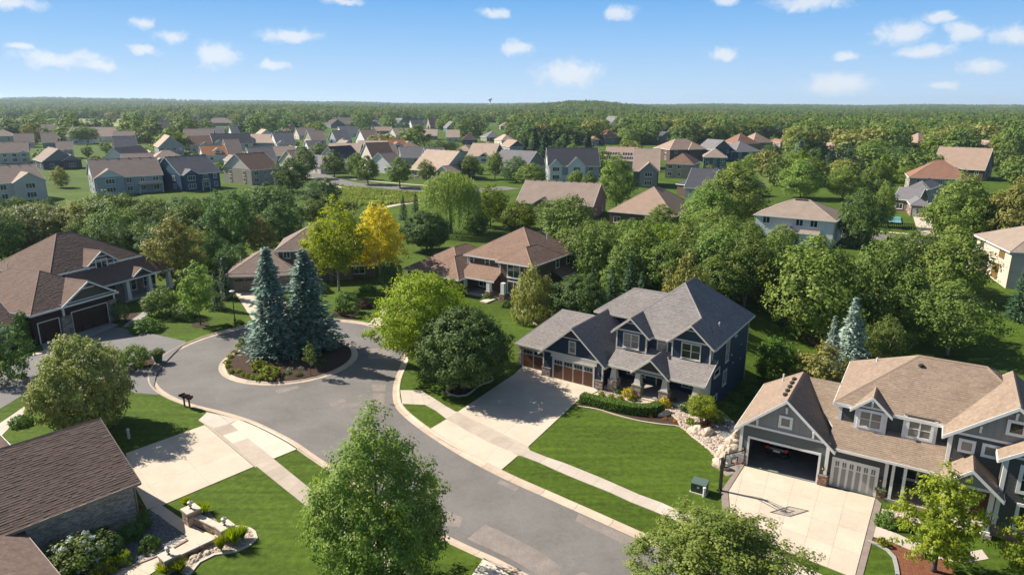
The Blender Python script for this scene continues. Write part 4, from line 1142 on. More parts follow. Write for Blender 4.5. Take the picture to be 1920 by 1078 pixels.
M_.window('F', -18.2, 0.9, 1.6, 1.4, 0.3, 3, 2); M_.window('F', -13.2, 0.9, 1.6, 1.4, -0.6, 3, 2)
for x in (-9.2, -6.2): M_.window('F', x, 4.2, 0.7, 1.1, 3.6, 1, 2)
M_.window('F', -3.7, 4.2, 0.7, 1.1, 3.6, 1, 1)
M_.window('F', -0.7, 3.4, 2.0, 2.0, 2.6, 2, 2, trim=0.18); M_.window('F', -0.7, 1.0, 2.0, 1.6, 2.6, 2, 1, trim=0.18, glass=mat('bay_panel', (0.13, 0.085, 0.06), 0.6))
M_.corner(-3.2, 2.6, 3.2, 5.7, -1); M_.corner(2.35, 2.6, 0, 5.7, 1); M_.corner(-10, 3.6, 4, 5.7, -1); M_.corner(2.3, 16.5, 0, 5.7, 1, 1)
for y, z, h in ((6.4, 1.3, 1.9), (10.0, 3.9, 1.5), (13.3, 3.9, 1.5)): M_.window('R', y, z, 0.9, h, 2.35, 1, 2)
M_.planes([[(-9.4, 0.6, 2.75), (-2.9, 0.6, 2.75), (-2.9, 3.8, 4.5), (-9.4, 3.8, 4.5)]], RF, [((-9.4, 0.6, 2.75), (-2.9, 0.6, 2.75), (0, -1, 0))])
M_.planes([[(4.1, 8.5, 2.8), (4.1, 15.5, 2.8), (2.3, 15.5, 3.7), (2.3, 8.5, 3.7)]], RF, [((4.1, 8.5, 2.8), (4.1, 15.5, 2.8), (1, 0, 0))])
for x in (-8.6, -4.0, -1.4):
    M_.stone_pier(x - .45, x + .45, 0.5, 1.3, -0.1, 1.05, M_stonered, 6, True, 'FRL'); M_.wall(x - .3, x + .3, 0.6, 1.2, 1.1, 2.75, M_white, name='porch_column')
M_.wall(-9.4, -0.8, 0.8, 3.6, -0.1, 0.4, M_tan, name='porch_floor'); M_.window('F', -7.0, 0.9, 1.5, 1.6, 3.6, 2, 1)
mb = MB(); mb.box(-4.6, -3.5, 3.5, 3.6, 0.4, 2.5); mb.build('front_door', mat('tan_door', (0.18, 0.11, 0.07), 0.6), M_.root)
M_.vents((-1.5, 11.4, 9.2), (-0.9, 11.2, 8.9), 2); M_.pipe(0.2, 10.4, 8.3)
M_.wall(-3.9, -2.6, -1.6, 0.9, -0.1, 0.18, M_conc, name='porch_step')

# ------------------------------------------------------------------ brick house cut by the frame, lower left
M_gbrick = mat('grey_brick', (0.43, 0.365, 0.315), 0.9, var=0.2, scale=0.8, var2=0.18, scale2=6, island=0.38, bump=0.4, bscale=10)
RF_dkb = roof_mat('dark_brown', (0.150, 0.106, 0.088), 0.12)
B = House('suburban_house', 'grey brick house with steep brown roof beside the stone lamp pillars', -25.9, 41.59, 50)
# running-bond brickwork
bw = MB(); bw.poly([(-18, 0, -0.1), (0, 0, -0.1), (0, 0, 3.2), (-18, 0, 3.2)])
bo = bw.build('wall', M_mortar, B.root); bb = MB(); rr = 0; z = 0.0
while z < 3.1:
    x = -10.5 - (0.11 if rr % 2 else 0)
    while x < -0.01:
        e = min(x + 0.225, 0.0); bb.box(x + .005, e - .006, -0.014, 0.0, z + .005, z + .068); x += 0.232
    z += 0.078; rr += 1
tag(bb.build('brick', M_gbrick, bo), kind='stuff')
B.wall(-18, 0, 0.02, 11.2, -0.1, 3.2, M_gbrick, 0, 'RB'); B.gable_face(0.0, 11.2, -0.02, 3.2, 0.48, M_gbrick, 0, face='R')
B.roof(-18, -0.05, 0.0, 11.2, 3.2, 0.48, 'x', 'gable', 'gable', RF_dkb, 0.42, fh=0.2, fm=mat('taupe_trim', (0.30, 0.25, 0.20), 0.7), expo=0.19)
B.roof(-22, -4.2, 6.5, 20, 3.2, 0.42, 'x', 'hip', 'hip', RF_dkb, 0.42, expo=0.19)
B.wall(-22, -4.2, 6.5, 20, -0.1, 3.2, M_gbrick, 0, 'FRLB')
B.wall(-15, -6.9, -7.5, 0.0, -0.1, 2.75, M_gbrick, 0, 'FRL'); B.roof(-15, -6.9, -7.5, 2.0, 2.75, 0.42, 'y', 'hip', 'gable', RF_dkb, 0.5, fh=0.2, fm=MATS['taupe_trim'], expo=0.19)
mb = MB(); mb.box(0.03, 0.12, -0.06, 0.03, 0, 3.0); mb.build('downspout', MATS['taupe_trim'], B.root)

# ------------------------------------------------------------------ neighbour at the left edge
V = House('suburban_house', 'stone-faced house with white eaves cut by the frame beside the round shrub', -60.5, 66.0, 60)
V.wall(-3, 10, 4, 14, -0.1, 3.0, M_stone, 0, 'FRLB'); V.roof(-3, 10, 4, 14, 3.0, 0.6, 'x', 'gable', 'gable', RF_brown, 0.5, fh=0.3)

# ------------------------------------------------------------------ white house, cream house (right side)
S_white = side_mat('white', (0.60, 0.62, 0.64)); S_creamw = side_mat('cream', (0.52, 0.44, 0.34)); RF_sand = roof_mat('sand', (0.26, 0.205, 0.165), 0.07)
Wh = House('suburban_house', 'white two-storey house with sand hip roof behind the maples', 64.9, 136.2, -33, near=False)
Wh.wall(-15.4, 0, 0, 12.2, -3, 5.8, S_white, 0.2); o, w0, w1 = Wh.roof(-15.4, 0, 0, 12.2, 5.8, 0.47, 'x', 'hip', 'hip', RF_sand, 0.5); Wh.vents(w0 + Vector((0.5, -.4, -.2)), w1 + Vector((-.5, -.4, -.2)), 7, o)
for x in (-13.2, -6.6, -3.8): Wh.window('F', x, 4.0, 1.3, 1.25, 0, 2, 1)
for x in (-11, -2.8): Wh.window('F', x, 0.9, 1.4, 1.4, 0, 2, 1)
Wh.window('R', 5.0, 3.6, 0.8, 1.4, 0, 1, 2)
Wh.roof(-9.5, -6.8, -1.6, 2, 2.9, 0.6, 'y', 'gable', 'gable', RF_mauve, 0.4); Wh.wall(-9.5, -6.8, -1.6, 0, -1, 2.9, S_white); Wh.gable_face(-9.5, -6.8, -1.6, 2.9, 0.6, S_white)
Wh.planes([[(-6.3, -1.4, 2.7), (-2.4, -1.4, 2.7), (-2.4, 0, 3.3), (-6.3, 0, 3.3)]], RF_sand, [((-6.3, -1.4, 2.7), (-2.4, -1.4, 2.7), (0, -1, 0))])
Wh.wall(-6.2, -2.5, -1.2, 0, -1, 2.7, S_white)
Ec = House('suburban_house', 'cream three-storey walkout house with tan roof beside the dark spruce', 79.6, 106.4, -15, near=False)
z0 = -3.0
Ec.wall(0, 12, 0, 14.5, z0, 6.0, S_creamw, 0.2); Ec.roof(0, 12, 0, 14.5, 6.0, 0.5, 'y', 'hip', 'hip', RF_sand, 0.6)
Ec.wall(-2.0, 0, 9, 14, z0, 2.6, S_creamw, 0.2); Ec.planes([[(-2.6, 14.3, 2.4), (-2.6, 8.6, 2.4), (0, 8.6, 3.6), (0, 14.3, 3.6)]], RF_sand, [((-2.6, 14.3, 2.4), (-2.6, 8.6, 2.4), (-1, 0, 0))])
M_gold = mat('warm_glass', (0.22, 0.13, 0.03), 0.12, spec=0.8); M_brtrim = mat('brown_trim', (0.16, 0.10, 0.06), 0.6)
Ec.window('L', 12.0, 4.2, 1.2, 1.0, 0, 3, 1, m=M_brtrim); Ec.window('L', 3.5, 4.1, 1.8, 1.1, 0, 3, 1, m=M_brtrim, glass=M_gold); Ec.window('L', 5.0, 0.4, 2.2, 2.2, 0, 3, 2, m=M_brtrim, glass=M_gold); Ec.window('L', 6.2, -2.7, 1.9, 1.6, 0, 2, 1, m=M_brtrim, glass=M_gold)
Ec.vents((4.2, 5.0, 8.1), (5.0, 9.0, 8.3), 3)
# ------------------------------------------------------------------ houses of the neighbouring streets
RFM = dict(tan=roof_mat('far_tan', (0.38, 0.29, 0.225), 0), taupe=roof_mat('far_taupe', (0.265, 0.205, 0.17), 0), grey=roof_mat('far_grey', (0.165, 0.155, 0.160), 0), dk=roof_mat('far_dark', (0.062, 0.064, 0.075), 0),
           brown=roof_mat('far_brown', (0.165, 0.105, 0.078), 0), orange=roof_mat('far_orange', (0.34, 0.155, 0.075), 0), rust=roof_mat('far_rust', (0.225, 0.122, 0.085), 0), mid=roof_mat('far_mid', (0.30, 0.215, 0.165), 0), plum=roof_mat('far_plum', (0.095, 0.06, 0.062), 0))
WLM = dict(cream=side_mat('far_cream', (0.55, 0.50, 0.43)), blue=side_mat('far_blue', (0.30, 0.325, 0.335)), grey=side_mat('far_grey', (0.20, 0.20, 0.20)), white=side_mat('far_white', (0.62, 0.62, 0.60)), red=side_mat('far_red', (0.32, 0.075, 0.045)),
           navy=side_mat('far_navy', (0.035, 0.075, 0.135)), teal=side_mat('far_teal', (0.055, 0.13, 0.16)), brick=mat('far_brick', (0.23, 0.155, 0.12), 0.9, var2=0.15, scale2=3), stone=mat('far_stone', (0.26, 0.23, 0.195), 0.9, var2=0.2, scale2=2), dgrey=side_mat('far_dgrey', (0.085, 0.09, 0.095)), taupe=side_mat('far_taupe', (0.32, 0.28, 0.235)), bbrown=side_mat('far_bbrown', (0.11, 0.075, 0.055)))
FOOT = []; HLAB = []


def far_house(label, e1, e2, ze, depth, rt, sl, rf, wl, bumps=(), wl2=None, nwin=3, vents=0, deck=0, hidden=False, garage=0, cat='house', group=None, lowfront=0.0, wing=None):
    p1, p2 = at(*e1, ze), at(*e2, ze); d = p2 - p1
    lim = 0.9 if p1.y < 300 else 0.35
    d.y = max(-lim * abs(d.x), min(lim * abs(d.x), d.y))
    if e1[0] < 760: d.rotate(Matrix.Rotation(R_(13), 3, 'Z'))
    ang = math.atan2(d.y, d.x); w = d.length - 0.8; sl *= 1.22; depth *= 1.2; w *= (1.16 if e1[0] < 760 else 1.0)
    ex = Vector((math.cos(ang), math.sin(ang), 0)); ey = Vector((-ex.y, ex.x, 0))
    o = p1 + ex * 0.4 + ey * 0.4
    H = House('suburban_house', label, o.x, o.y, math.degrees(ang), 0.0, cat, group, near=False)
    wm, rm = WLM[wl], RFM[rf]; w2 = WLM[wl2] if wl2 else wm
    e = ze + 0.4 * sl
    c = o + ex * w / 2 + ey * depth / 2; FOOT.append((c.x, c.y, math.hypot(w, depth) / 2 + 2)); HLAB.append((c.x, c.y, label))
    H.wall(0, w, 0, depth, -0.5, e, wm)
    if rt == 'y':
        ro, r0, r1 = H.roof(0, w, 0, depth, e, sl, 'y', 'gable', 'gable', rm, 0.4); H.gable_face(0, w, -0.01, e, sl, w2); H.gable_face(0, w, depth, e, sl, w2, face='B')
    elif rt == 'x':
        ro, r0, r1 = H.roof(0, w, 0, depth, e, sl, 'x', 'gable', 'gable', rm, 0.4)
        H.gable_face(0, depth, w + .01, e, sl, w2, face='R'); H.gable_face(0, depth, -0.01, e, sl, w2, face='L')
    else:
        ro, r0, r1 = H.roof(0, w, 0, depth, e, sl, 'x' if w >= depth else 'y', 'hip', 'hip', rm, 0.4)
    zs = [(0.9, 1.3)] if ze < 4 else [(0.9, 1.4), (e - 2.1, 1.35)]
    for (u0, u1, k) in bumps:
        a, b = u0 * w, u1 * w; y = -1.0 if k != 'd' else 1.2
        if k == 'd':    # dormer
            zd = e + 1.2 * sl - 0.2; H.wall(a, b, 1.0, 4, zd - .4, zd + 1.5, wm); H.gable_face(a, b, 1.0, zd + 1.5, 0.6, w2); H.roof(a, b, 1.0, 6, zd + 1.5, 0.6, 'y', 'gable', 'gable', rm, 0.3); H.window('F', (a + b) / 2, zd + 0.3, (b - a) * .45, 0.9, 1.0, 2, 1)
        elif k == 'h':
            H.wall(a, b, y, 1, -0.5, e, wm); H.roof(a, b, y, 5, e, sl, 'y', 'hip', 'gable', rm, 0.4)
        else:
            H.wall(a, b, y, 1, -0.5, e, w2 if sl > .8 else wm); H.gable_face(a, b, y - .01, e, min(sl, .92 if sl > .8 else .62), w2); H.roof(a, b, y, min(depth - .5, 7), e, min(sl, .92 if sl > .8 else .62), 'y', 'gable', 'gable', rm, 0.35)
            for (z, h) in zs: H.window('F', (a + b) / 2, z, min(2.4, (b - a) * .55), h, y, 3, 1)
    for (z, h) in zs:
        n = max(1, int(nwin))
        for k in range(n):
            x = w * (k + .5) / n
            if any(u0 * w - 1 < x < u1 * w + 1 for u0, u1, kk in bumps if kk != 'd'): continue
            H.window('F', x, z, 1.5 if k % 2 == 0 else 1.1, h, 0.0, 2, 1)
    cw = Vector((-o.x, -o.y, 0))
    for f, n, px in (('R', ex, w), ('L', -ex, 0.0)):
        if (cw - n * px).dot(n) > 0:
            for (z, h) in zs:
                for k in range(2): H.window(f, depth * (k + .5) / 2, z, 1.2, h, px, 2, 1)
    if vents: H.vents(r0 + (r1 - r0) * 0.12 + Vector((0, 0, -.05)), r0 + (r1 - r0) * 0.9 + Vector((0, 0, -.05)), vents, ro)
    if garage:
        for k in range(garage): plain_door(H, w * (.12 + .45 * k), w * (.12 + .45 * k) + min(4.8, w * .36), -0.01, 2.2, M_white, 4, 4)
    if deck:
        a, b = deck; dm = mat('deck_wood', (0.22, 0.15, 0.10), 0.85)
        H.wall(a * w, b * w, -2.6, 0, 2.55, 2.75, dm, name='deck')
        for x in (a * w + .1, b * w - .1): H.wall(x - .08, x + .08, -2.55, -2.39, -0.5, 2.55, M_white, name='deck_post')
        rb = MB(); rb.box(a * w, b * w, -2.6, -2.54, 3.6, 3.7); rb.box(a * w, b * w, -2.6, -2.56, 2.9, 2.95)
        n = int((b - a) * w / 0.35)
        for k in range(n + 1): x = a * w + (b - a) * w * k / n; rb.box(x - .025, x + .025, -2.59, -2.55, 2.75, 3.65)
        rb.build('deck_railing', M_white, H.root)
    return H


# walkout row above the lawn, left
far_house('cream walkout house with tan roof, covered patio and grassy bank', (-14, 346), (83, 340), 5.4, 12, 'x', .5, 'tan', 'cream', [(.35, .98, 'g')], vents=5)
far_house('grey-blue walkout house with white side wall and raised deck', (173, 335), (291, 331), 5.4, 13, 'x', .52, 'taupe', 'blue', [(.02, .42, 'g')], 'white', 5, 6, (.62, .98))
far_house('deep blue walkout house with dark grey roof and white deck stair', (337, 329), (427, 321), 5.4, 13, 'x', .55, 'grey', 'navy', [(.05, .4, 'g')], 'teal', 4, 6, (.42, .62))
far_house('cream gable-end house with dark brown roof beside leafy street trees', (470, 320), (528, 316), 5.2, 14, 'x', .5, 'brown', 'taupe', (), 'cream', 3, 4)
# second row
far_house('beige house with taupe roof, white gable corner and balcony, at the left edge', (-22, 288), (82, 283), 5.0, 12, 'x', .5, 'taupe', 'cream', [(.78, .98, 'g')], 'white', 4, 4)
far_house('dark grey double-gabled house with small square attic window', (78, 304), (140, 302), 3.4, 16, 'y', .62, 'taupe', 'dgrey', [(.55, 1.1, 'g')], 'grey', 2)
far_house('beige house with white-trimmed gable and twin bay fronts, taupe roof', (106, 282), (178, 277), 4.6, 11, 'x', .5, 'taupe', 'cream', [(.35, .66, 'g'), (.7, .95, 'g')], 'white', 4, 5)
far_house('house with brick red gable and dark grey roof', (214, 279), (265, 277), 4.2, 13, 'x', .62, 'grey', 'blue', (), 'red', 3, 3)
far_house('house with bright white gable and long taupe roof', (190, 300), (226, 301), 3.4, 18, 'y', .72, 'taupe', 'cream', (), 'white', 1)
far_house('large blue-grey house with wide windowed gable and light tan roof', (296, 277), (350, 275), 4.8, 20, 'y', .75, 'tan', 'blue', (), 'blue', 4)
far_house('cream house with dark brown roof and small middle gable', (355, 272), (405, 270), 4.6, 12, 'x', .5, 'brown', 'cream', [(.5, .85, 'g')], 'cream', 3)
far_house('cream house with twin white-edged gables and dark grey roof', (400, 271), (474, 269), 4.2, 14, 'x', .55, 'dk', 'cream', [(-.02, .3, 'g')], 'cream', 3)
far_house('house with orange roof and small white dormer', (380, 292), (441, 290), 3.2, 11, 'x', .5, 'orange', 'white', [(.35, .6, 'd')], 'white', 2)
far_house('taupe-roofed house with blue-white gable behind the orange roof', (428, 291), (478, 286), 3.2, 16, 'x', .6, 'taupe', 'cream', (), 'blue', 2)
far_house('low house with light tan hip roof before the blue-grey gable', (280, 305), (352, 303), 3.2, 12, 'hip', .5, 'tan', 'stone', [(.1, .4, 'g')], 'grey', 2)
# middle
far_house('blue-grey house with light tan roof and gable facing the trees', (462, 268), (510, 269), 4.4, 13, 'x', .5, 'tan', 'blue', (), 'blue', 2)
far_house('cream house with two stepped white gables and slate roof', (518, 270), (566, 267), 4.2, 14, 'x', .6, 'grey', 'cream', [(.02, .45, 'g')], 'white', 2)
far_house('taupe hip-roofed house between the slate roof and the teal house', (584, 264), (619, 262), 4.2, 15, 'x', .55, 'taupe', 'cream', (), 'taupe', 2)
far_house('teal-porched house with pale blue gable and grey roof', (630, 264), (666, 262), 4.2, 14, 'x', .6, 'grey', 'teal', [(.25, .6, 'g')], 'blue', 3)
far_house('house with broad white side gable and brown roof', (684, 264), (718, 262), 4.2, 15, 'x', .6, 'mid', 'white', (), 'white', 2)
far_house('tan-roofed house with dark brown oval-windowed gable', (668, 283), (712, 284), 3.2, 12, 'x', .55, 'tan', 'bbrown', [(.78, 1.1, 'g')], 'bbrown', 1)
far_house('white garage house with slate roof among the street trees', (580, 281), (610, 279), 3.2, 11, 'x', .55, 'grey', 'white', (), 'white', 0, garage=1)
far_house('low tan-roofed house left of the brown-gabled house', (612, 287), (662, 288), 3.0, 12, 'x', .5, 'tan', 'taupe', [(.6, .95, 'g')], 'dgrey', 1)
far_house('tan-roofed house with small dark dormer above the street trees', (484, 294), (556, 292), 3.2, 11, 'x', .5, 'tan', 'stone', [(.2, .35, 'd'), (.7, 1, 'h')], 'grey', 2)
far_house('dark-roofed house with cream double gable and white porch', (642, 308), (690, 304), 3.2, 14, 'x', .65, 'dk', 'dgrey', [(-.05, .4, 'g')], 'cream', 2)
far_house('cream house with two stepped gables and chocolate roof', (700, 302), (748, 298), 3.4, 15, 'x', .65, 'brown', 'cream', [(-.05, .4, 'g')], 'cream', 2)
far_house('house with orange roof and white gable dormer near the brown roof', (722, 280), (770, 277), 3.2, 13, 'x', .5, 'orange', 'white', [(.4, .75, 'd')], 'white', 1)
far_house('low house with mid-brown hip roof right of the orange dormer', (756, 279), (792, 278), 3.2, 12, 'hip', .5, 'mid', 'stone', (), None, 1)
far_house('grey-roofed low house behind the big tan roof', (752, 296), (800, 296), 3.0, 12, 'x', .5, 'grey', 'blue', (), 'grey', 1)
far_house('big tan-roofed house with cream end gable and roof vents', (768, 318), (830, 323), 3.2, 16, 'x', .6, 'tan', 'stone', [(.85, 1.25, 'g')], 'cream', 3, 6)
far_house('taupe-roofed house with pale grey gable near the round tree', (848, 305), (868, 304), 3.0, 14, 'y', .7, 'taupe', 'grey', (), 'blue', 1)
far_house('tan-roofed house with small dark front gable', (874, 293), (925, 295), 3.2, 14, 'x', .55, 'tan', 'cream', [(.5, .85, 'g')], 'dgrey', 1)
far_house('large slate-roofed house right of the small dark gable', (918, 312), (985, 316), 3.2, 15, 'x', .55, 'grey', 'cream', (), 'grey', 2, 2)
far_house('brown-roofed hip house behind the round street tree', (850, 283), (882, 284), 3.2, 12, 'hip', .5, 'mid', 'taupe', (), None, 1)
far_house('slate-roofed house with angled white gable beside the dark pines', (955, 276), (985, 274), 3.4, 14, 'y', .6, 'mid', 'blue', (), 'dgrey', 1)
# fillers of the second and third rows
for lab, e1, e2, ze, dp, rt, sl, rf, wl in [
    ('low cream house with taupe roof behind the grey-blue walkout', (228, 312), (282, 311), 3.2, 12, 'x', .5, 'taupe', 'cream'),
    ('pale house with light tan roof left of the deep blue walkout', (268, 296), (300, 295), 3.2, 12, 'y', .6, 'tan', 'white'),
    ('taupe-roofed cream house right of the deep blue walkout', (430, 304), (462, 302), 3.2, 12, 'y', .6, 'taupe', 'cream'),
    ('grey-roofed white house behind the cream gable-end house', (470, 300), (520, 298), 3.2, 12, 'x', .55, 'grey', 'white'),
    ('cream house with mid-brown roof above the meadow trees', (556, 306), (600, 304), 3.2, 12, 'x', .55, 'mid', 'cream'),
    ('slate-roofed pale house among the street trees', (600, 312), (640, 310), 3.2, 12, 'y', .6, 'grey', 'cream'),
    ('small cream house with tan roof beside the white garage house', (540, 290), (576, 289), 3.2, 12, 'y', .6, 'tan', 'cream'),
    ('taupe-roofed white house before the orange dormer roof', (734, 312), (766, 310), 3.2, 12, 'x', .55, 'taupe', 'white'),
    ('cream house with slate roof behind the big tan roof', (802, 300), (840, 299), 3.2, 12, 'x', .55, 'grey', 'cream'),
    ('white house with taupe roof in the third row by the red gable', (130, 262), (176, 261), 3.4, 13, 'x', .55, 'taupe', 'white'),
    ('pale house with tan roof in the third row behind the large blue-grey gable', (214, 262), (256, 261), 3.4, 13, 'x', .55, 'tan', 'white'),
    ('grey-roofed cream house in the third row left of the slate gables', (372, 254), (412, 254), 3.4, 13, 'x', .55, 'grey', 'cream'),
    ('tan-roofed white house in the third row beside two round trees', (482, 257), (520, 256), 3.4, 13, 'y', .6, 'tan', 'white'),
    ('taupe-roofed pale house in the third row above the teal porch', (560, 254), (596, 253), 3.4, 13, 'x', .55, 'taupe', 'cream'),
    ('slate-roofed white house in the third row behind the leafy clump', (640, 250), (676, 249), 3.4, 13, 'x', .55, 'grey', 'white'),
    ('tan-roofed pale house in the third row left of the lime shrub', (742, 254), (780, 253), 3.4, 13, 'x', .55, 'tan', 'cream'),
    ('pale house with taupe roof between field and subdivision', (26, 268), (66, 267), 3.4, 13, 'x', .55, 'taupe', 'cream'),
    ('taupe-roofed cream house left of the brown-gabled house', (640, 275), (668, 274), 3.2, 12, 'y', .6, 'taupe', 'cream'),
    ('mid-brown-roofed house behind the chocolate roof', (716, 292), (752, 290), 3.2, 12, 'x', .55, 'mid', 'taupe'),
]:
    far_house(lab, e1, e2, ze, dp, rt, sl, rf, wl, nwin=2)
# back row
for lab, e1, e2, ze, dp, rt, sl, rf, wl in [
    ('beige back-row house with sand roof at the field edge', (-20, 256), (30, 255), 4.0, 14, 'hip', .5, 'tan', 'cream'),
    ('small grey gable house beside the crop field', (68, 250), (100, 250), 3.8, 15, 'x', .6, 'taupe', 'grey'),
    ('slate-roofed house with white angled gable near the field', (98, 261), (122, 260), 3.6, 14, 'y', .6, 'grey', 'dgrey'),
    ('taupe-roofed house with long roof behind the grey double gable', (78, 268), (112, 267), 3.4, 14, 'x', .55, 'taupe', 'stone'),
    ('white-gabled house with taupe roof beside the bushy tree', (122, 256), (186, 257), 4.2, 14, 'x', .6, 'taupe', 'white'),
    ('navy gabled house at the edge of the crop field', (186, 252), (210, 251), 4.0, 13, 'y', .8, 'grey', 'navy'),
    ('brick house with tall gable standing alone by the woods', (300, 244), (334, 243), 5.5, 14, 'x', .7, 'taupe', 'brick'),
    ('brick house with steep gable and conical shrubs at the wood edge', (354, 231), (378, 231), 4.0, 14, 'y', .8, 'taupe', 'brick'),
    ('low mansion with grey hip roof under the woods', (384, 231), (430, 231), 4.5, 16, 'hip', .5, 'taupe', 'stone'),
    ('taupe-roofed house in the back row behind the dark brown roof', (342, 262), (390, 262), 3.8, 15, 'x', .6, 'taupe', 'taupe'),
    ('rust-roofed house wing left of the dark brown roof', (332, 271), (360, 271), 3.4, 12, 'hip', .5, 'rust', 'cream'),
    ('slate-roofed back-row house behind two round trees', (434, 250), (456, 249), 3.6, 13, 'x', .6, 'grey', 'white'),
    ('tan-roofed pair house in the back row right of the slate gables', (456, 262), (482, 262), 3.4, 13, 'hip', .5, 'tan', 'cream'),
    ('plum-roofed low house beyond the twin street trees', (536, 244), (568, 243), 3.6, 15, 'hip', .55, 'plum', 'stone'),
    ('tan-roofed back-row house beside the plum roof', (520, 246), (542, 246), 3.2, 13, 'hip', .5, 'mid', 'cream'),
    ('grey-gabled house with plum garage roof under the far woods', (620, 234), (652, 233), 4.4, 16, 'y', .55, 'plum', 'grey'),
    ('large taupe-roofed house with white end gable under the far woods', (634, 233), (684, 232), 4.2, 18, 'x', .55, 'taupe', 'white'),
    ('grey house with pale hip roof under the far woods', (694, 237), (732, 236), 4.0, 18, 'hip', .5, 'grey', 'dgrey'),
    ('house with low terrace and grey roof below the pale hip roof', (698, 246), (732, 246), 3.2, 12, 'x', .4, 'mid', 'stone'),
    ('blue house with two slate gables at the far wood edge', (742, 236), (776, 234), 4.2, 15, 'y', .75, 'grey', 'blue'),
    ('white house with dark roof behind the leafy clump', (772, 236), (800, 235), 4.0, 15, 'x', .55, 'dk', 'white'),
    ('tan-gabled house with black side roof in the far row', (806, 236), (834, 235), 4.0, 16, 'x', .7, 'plum', 'taupe'),
    ('grey house with steep slate gables right of the tan gable', (838, 240), (866, 238), 4.4, 14, 'y', .75, 'grey', 'teal'),
    ('tan-roofed ranch behind the lime shrub', (782, 255), (820, 255), 3.2, 13, 'x', .5, 'tan', 'taupe'),
    ('cream house with light roof between two dark trees', (836, 258), (862, 258), 3.4, 13, 'x', .55, 'tan', 'cream'),
    ('dark plum-roofed house right of the dark round tree', (866, 262), (896, 262), 3.6, 14, 'hip', .65, 'plum', 'dgrey'),
    ('grey-roofed hip house behind the lime-yellow shrub', (912, 258), (944, 257), 3.2, 14, 'hip', .5, 'grey', 'stone'),
    ('tan-roofed house before the dark pines', (940, 264), (968, 262), 3.4, 14, 'hip', .55, 'tan', 'cream'),
    ('rust-roofed low house right of the lime-yellow shrub', (905, 275), (930, 275), 3.0, 12, 'hip', .5, 'rust', 'stone'),
    ('taupe roof house glimpsed at the right of the far row', (938, 237), (962, 237), 4.0, 15, 'hip', .5, 'taupe', 'stone'),
]:
    far_house(lab, e1, e2, ze, dp, rt, sl, rf, wl, nwin=2)
# the street behind the navy house
far_house('brown brick house with vented taupe roof and a small gabled bay', (966, 380), (1112, 388), 3.4, 13, 'x', .5, 'taupe', 'brick', [(.24, .46, 'g')], 'brick', 4, 9)
far_house('brown-sided house with big reddish hip roof and patio door', (1139, 396), (1266, 407), 3.4, 15, 'hip', .55, 'mid', 'bbrown', (), None, 4, 7)
fh_ = far_house('white board-and-batten farmhouse with three gables and black roof', (1027, 312), (1126, 312), 5.6, 11, 'x', .75, 'dk', 'blue', [(.02, .26, 'g'), (.38, .72, 'g')], 'white', 3, garage=2)
far_house('grey-beige two-storey house with tan roof and twin-window gable', (1186, 321), (1237, 322), 5.6, 12, 'x', .8, 'tan', 'dgrey', [(.25, .95, 'g')], 'grey', 1)
sp_ = far_house('brown-roofed house carrying rows of solar panels', (1130, 301), (1190, 303), 4.6, 13, 'x', .55, 'mid', 'taupe', (), None, 2, 4)
far_house('hip-roofed house with blue solar array behind the twin-window gable', (1190, 299), (1224, 300), 4.4, 13, 'hip', .55, 'mid', 'taupe', (), None, 1)
far_house('brown hip-roofed house with tall windows and black deck', (1246, 307), (1302, 309), 5.6, 14, 'hip', .55, 'brown', 'taupe', [(.62, .98, 'h')], None, 3, 3)
far_house('dark brown two-storey house with layered hip roofs', (1256, 281), (1319, 278), 6.0, 13, 'hip', .5, 'mid', 'bbrown', [(.5, .95, 'h')], None, 3)
far_house('steel-blue house with grey hip roof and white deck', (1318, 295), (1364, 296), 5.0, 13, 'hip', .55, 'taupe', 'teal', (), None, 3)
far_house('navy gabled house with white rakes and slate roof', (1336, 281), (1370, 279), 6.0, 11, 'y', .6, 'grey', 'navy', (), 'dgrey', 2)
far_house('grey hip-roofed blue-sided house by the mown lawn', (1380, 285), (1428, 284), 5.0, 14, 'hip', .5, 'grey', 'navy', (), None, 3)
far_house('house with rust-orange hip roof behind the grey hip roof', (1382, 270), (1416, 268), 5.0, 13, 'hip', .6, 'rust', 'stone', (), None, 1)
far_house('tan hip-roofed house behind a dark shade tree', (1412, 268), (1442, 266), 4.8, 13, 'hip', .6, 'mid', 'stone', (), None, 1)
far_house('slate-roofed house with small pale blue gable among tall trees', (1282, 352), (1334, 355), 3.4, 14, 'x', .5, 'dk', 'blue', [(.6, .95, 'g')], 'blue', 1)
far_house('dark-roofed brown house behind the tall maples', (1352, 355), (1436, 346), 3.6, 14, 'hip', .5, 'dk', 'bbrown', (), None, 3)
# right-hand side
far_house('grey two-storey house with layered hip roofs beside the pool', (1700, 352), (1748, 356), 5.6, 12, 'hip', .55, 'grey', 'taupe', [(.3, .95, 'h')], None, 2)
far_house('low grey-roofed wing with tall windows by the pool terrace', (1674, 373), (1722, 377), 3.4, 9, 'x', .4, 'grey', 'brick', (), None, 2)
far_house('grey-roofed garage wing with dark door beside the pool', (1707, 384), (1745, 386), 3.2, 9, 'hip', .5, 'grey', 'brick', (), None, 0, garage=1)
far_house('red-brown hip-roofed house behind the grey pool house', (1704, 333), (1826, 338), 5.0, 13, 'hip', .55, 'rust', 'stone', (), None, 3)
far_house('large tan-roofed house with vents and a dark end gable', (1745, 314), (1850, 320), 4.2, 17, 'x', .6, 'mid', 'bbrown', (), 'dgrey', 4, 7)
far_house('house with dark-sided white-edged gable and brick chimney', (1806, 292), (1850, 296), 5.4, 13, 'y', .62, 'taupe', 'dgrey', (), 'dgrey', 1)
far_house('cream gable house glimpsed between dark trees', (1580, 283), (1604, 282), 4.2, 16, 'y', .6, 'mid', 'cream', (), 'cream', 1)
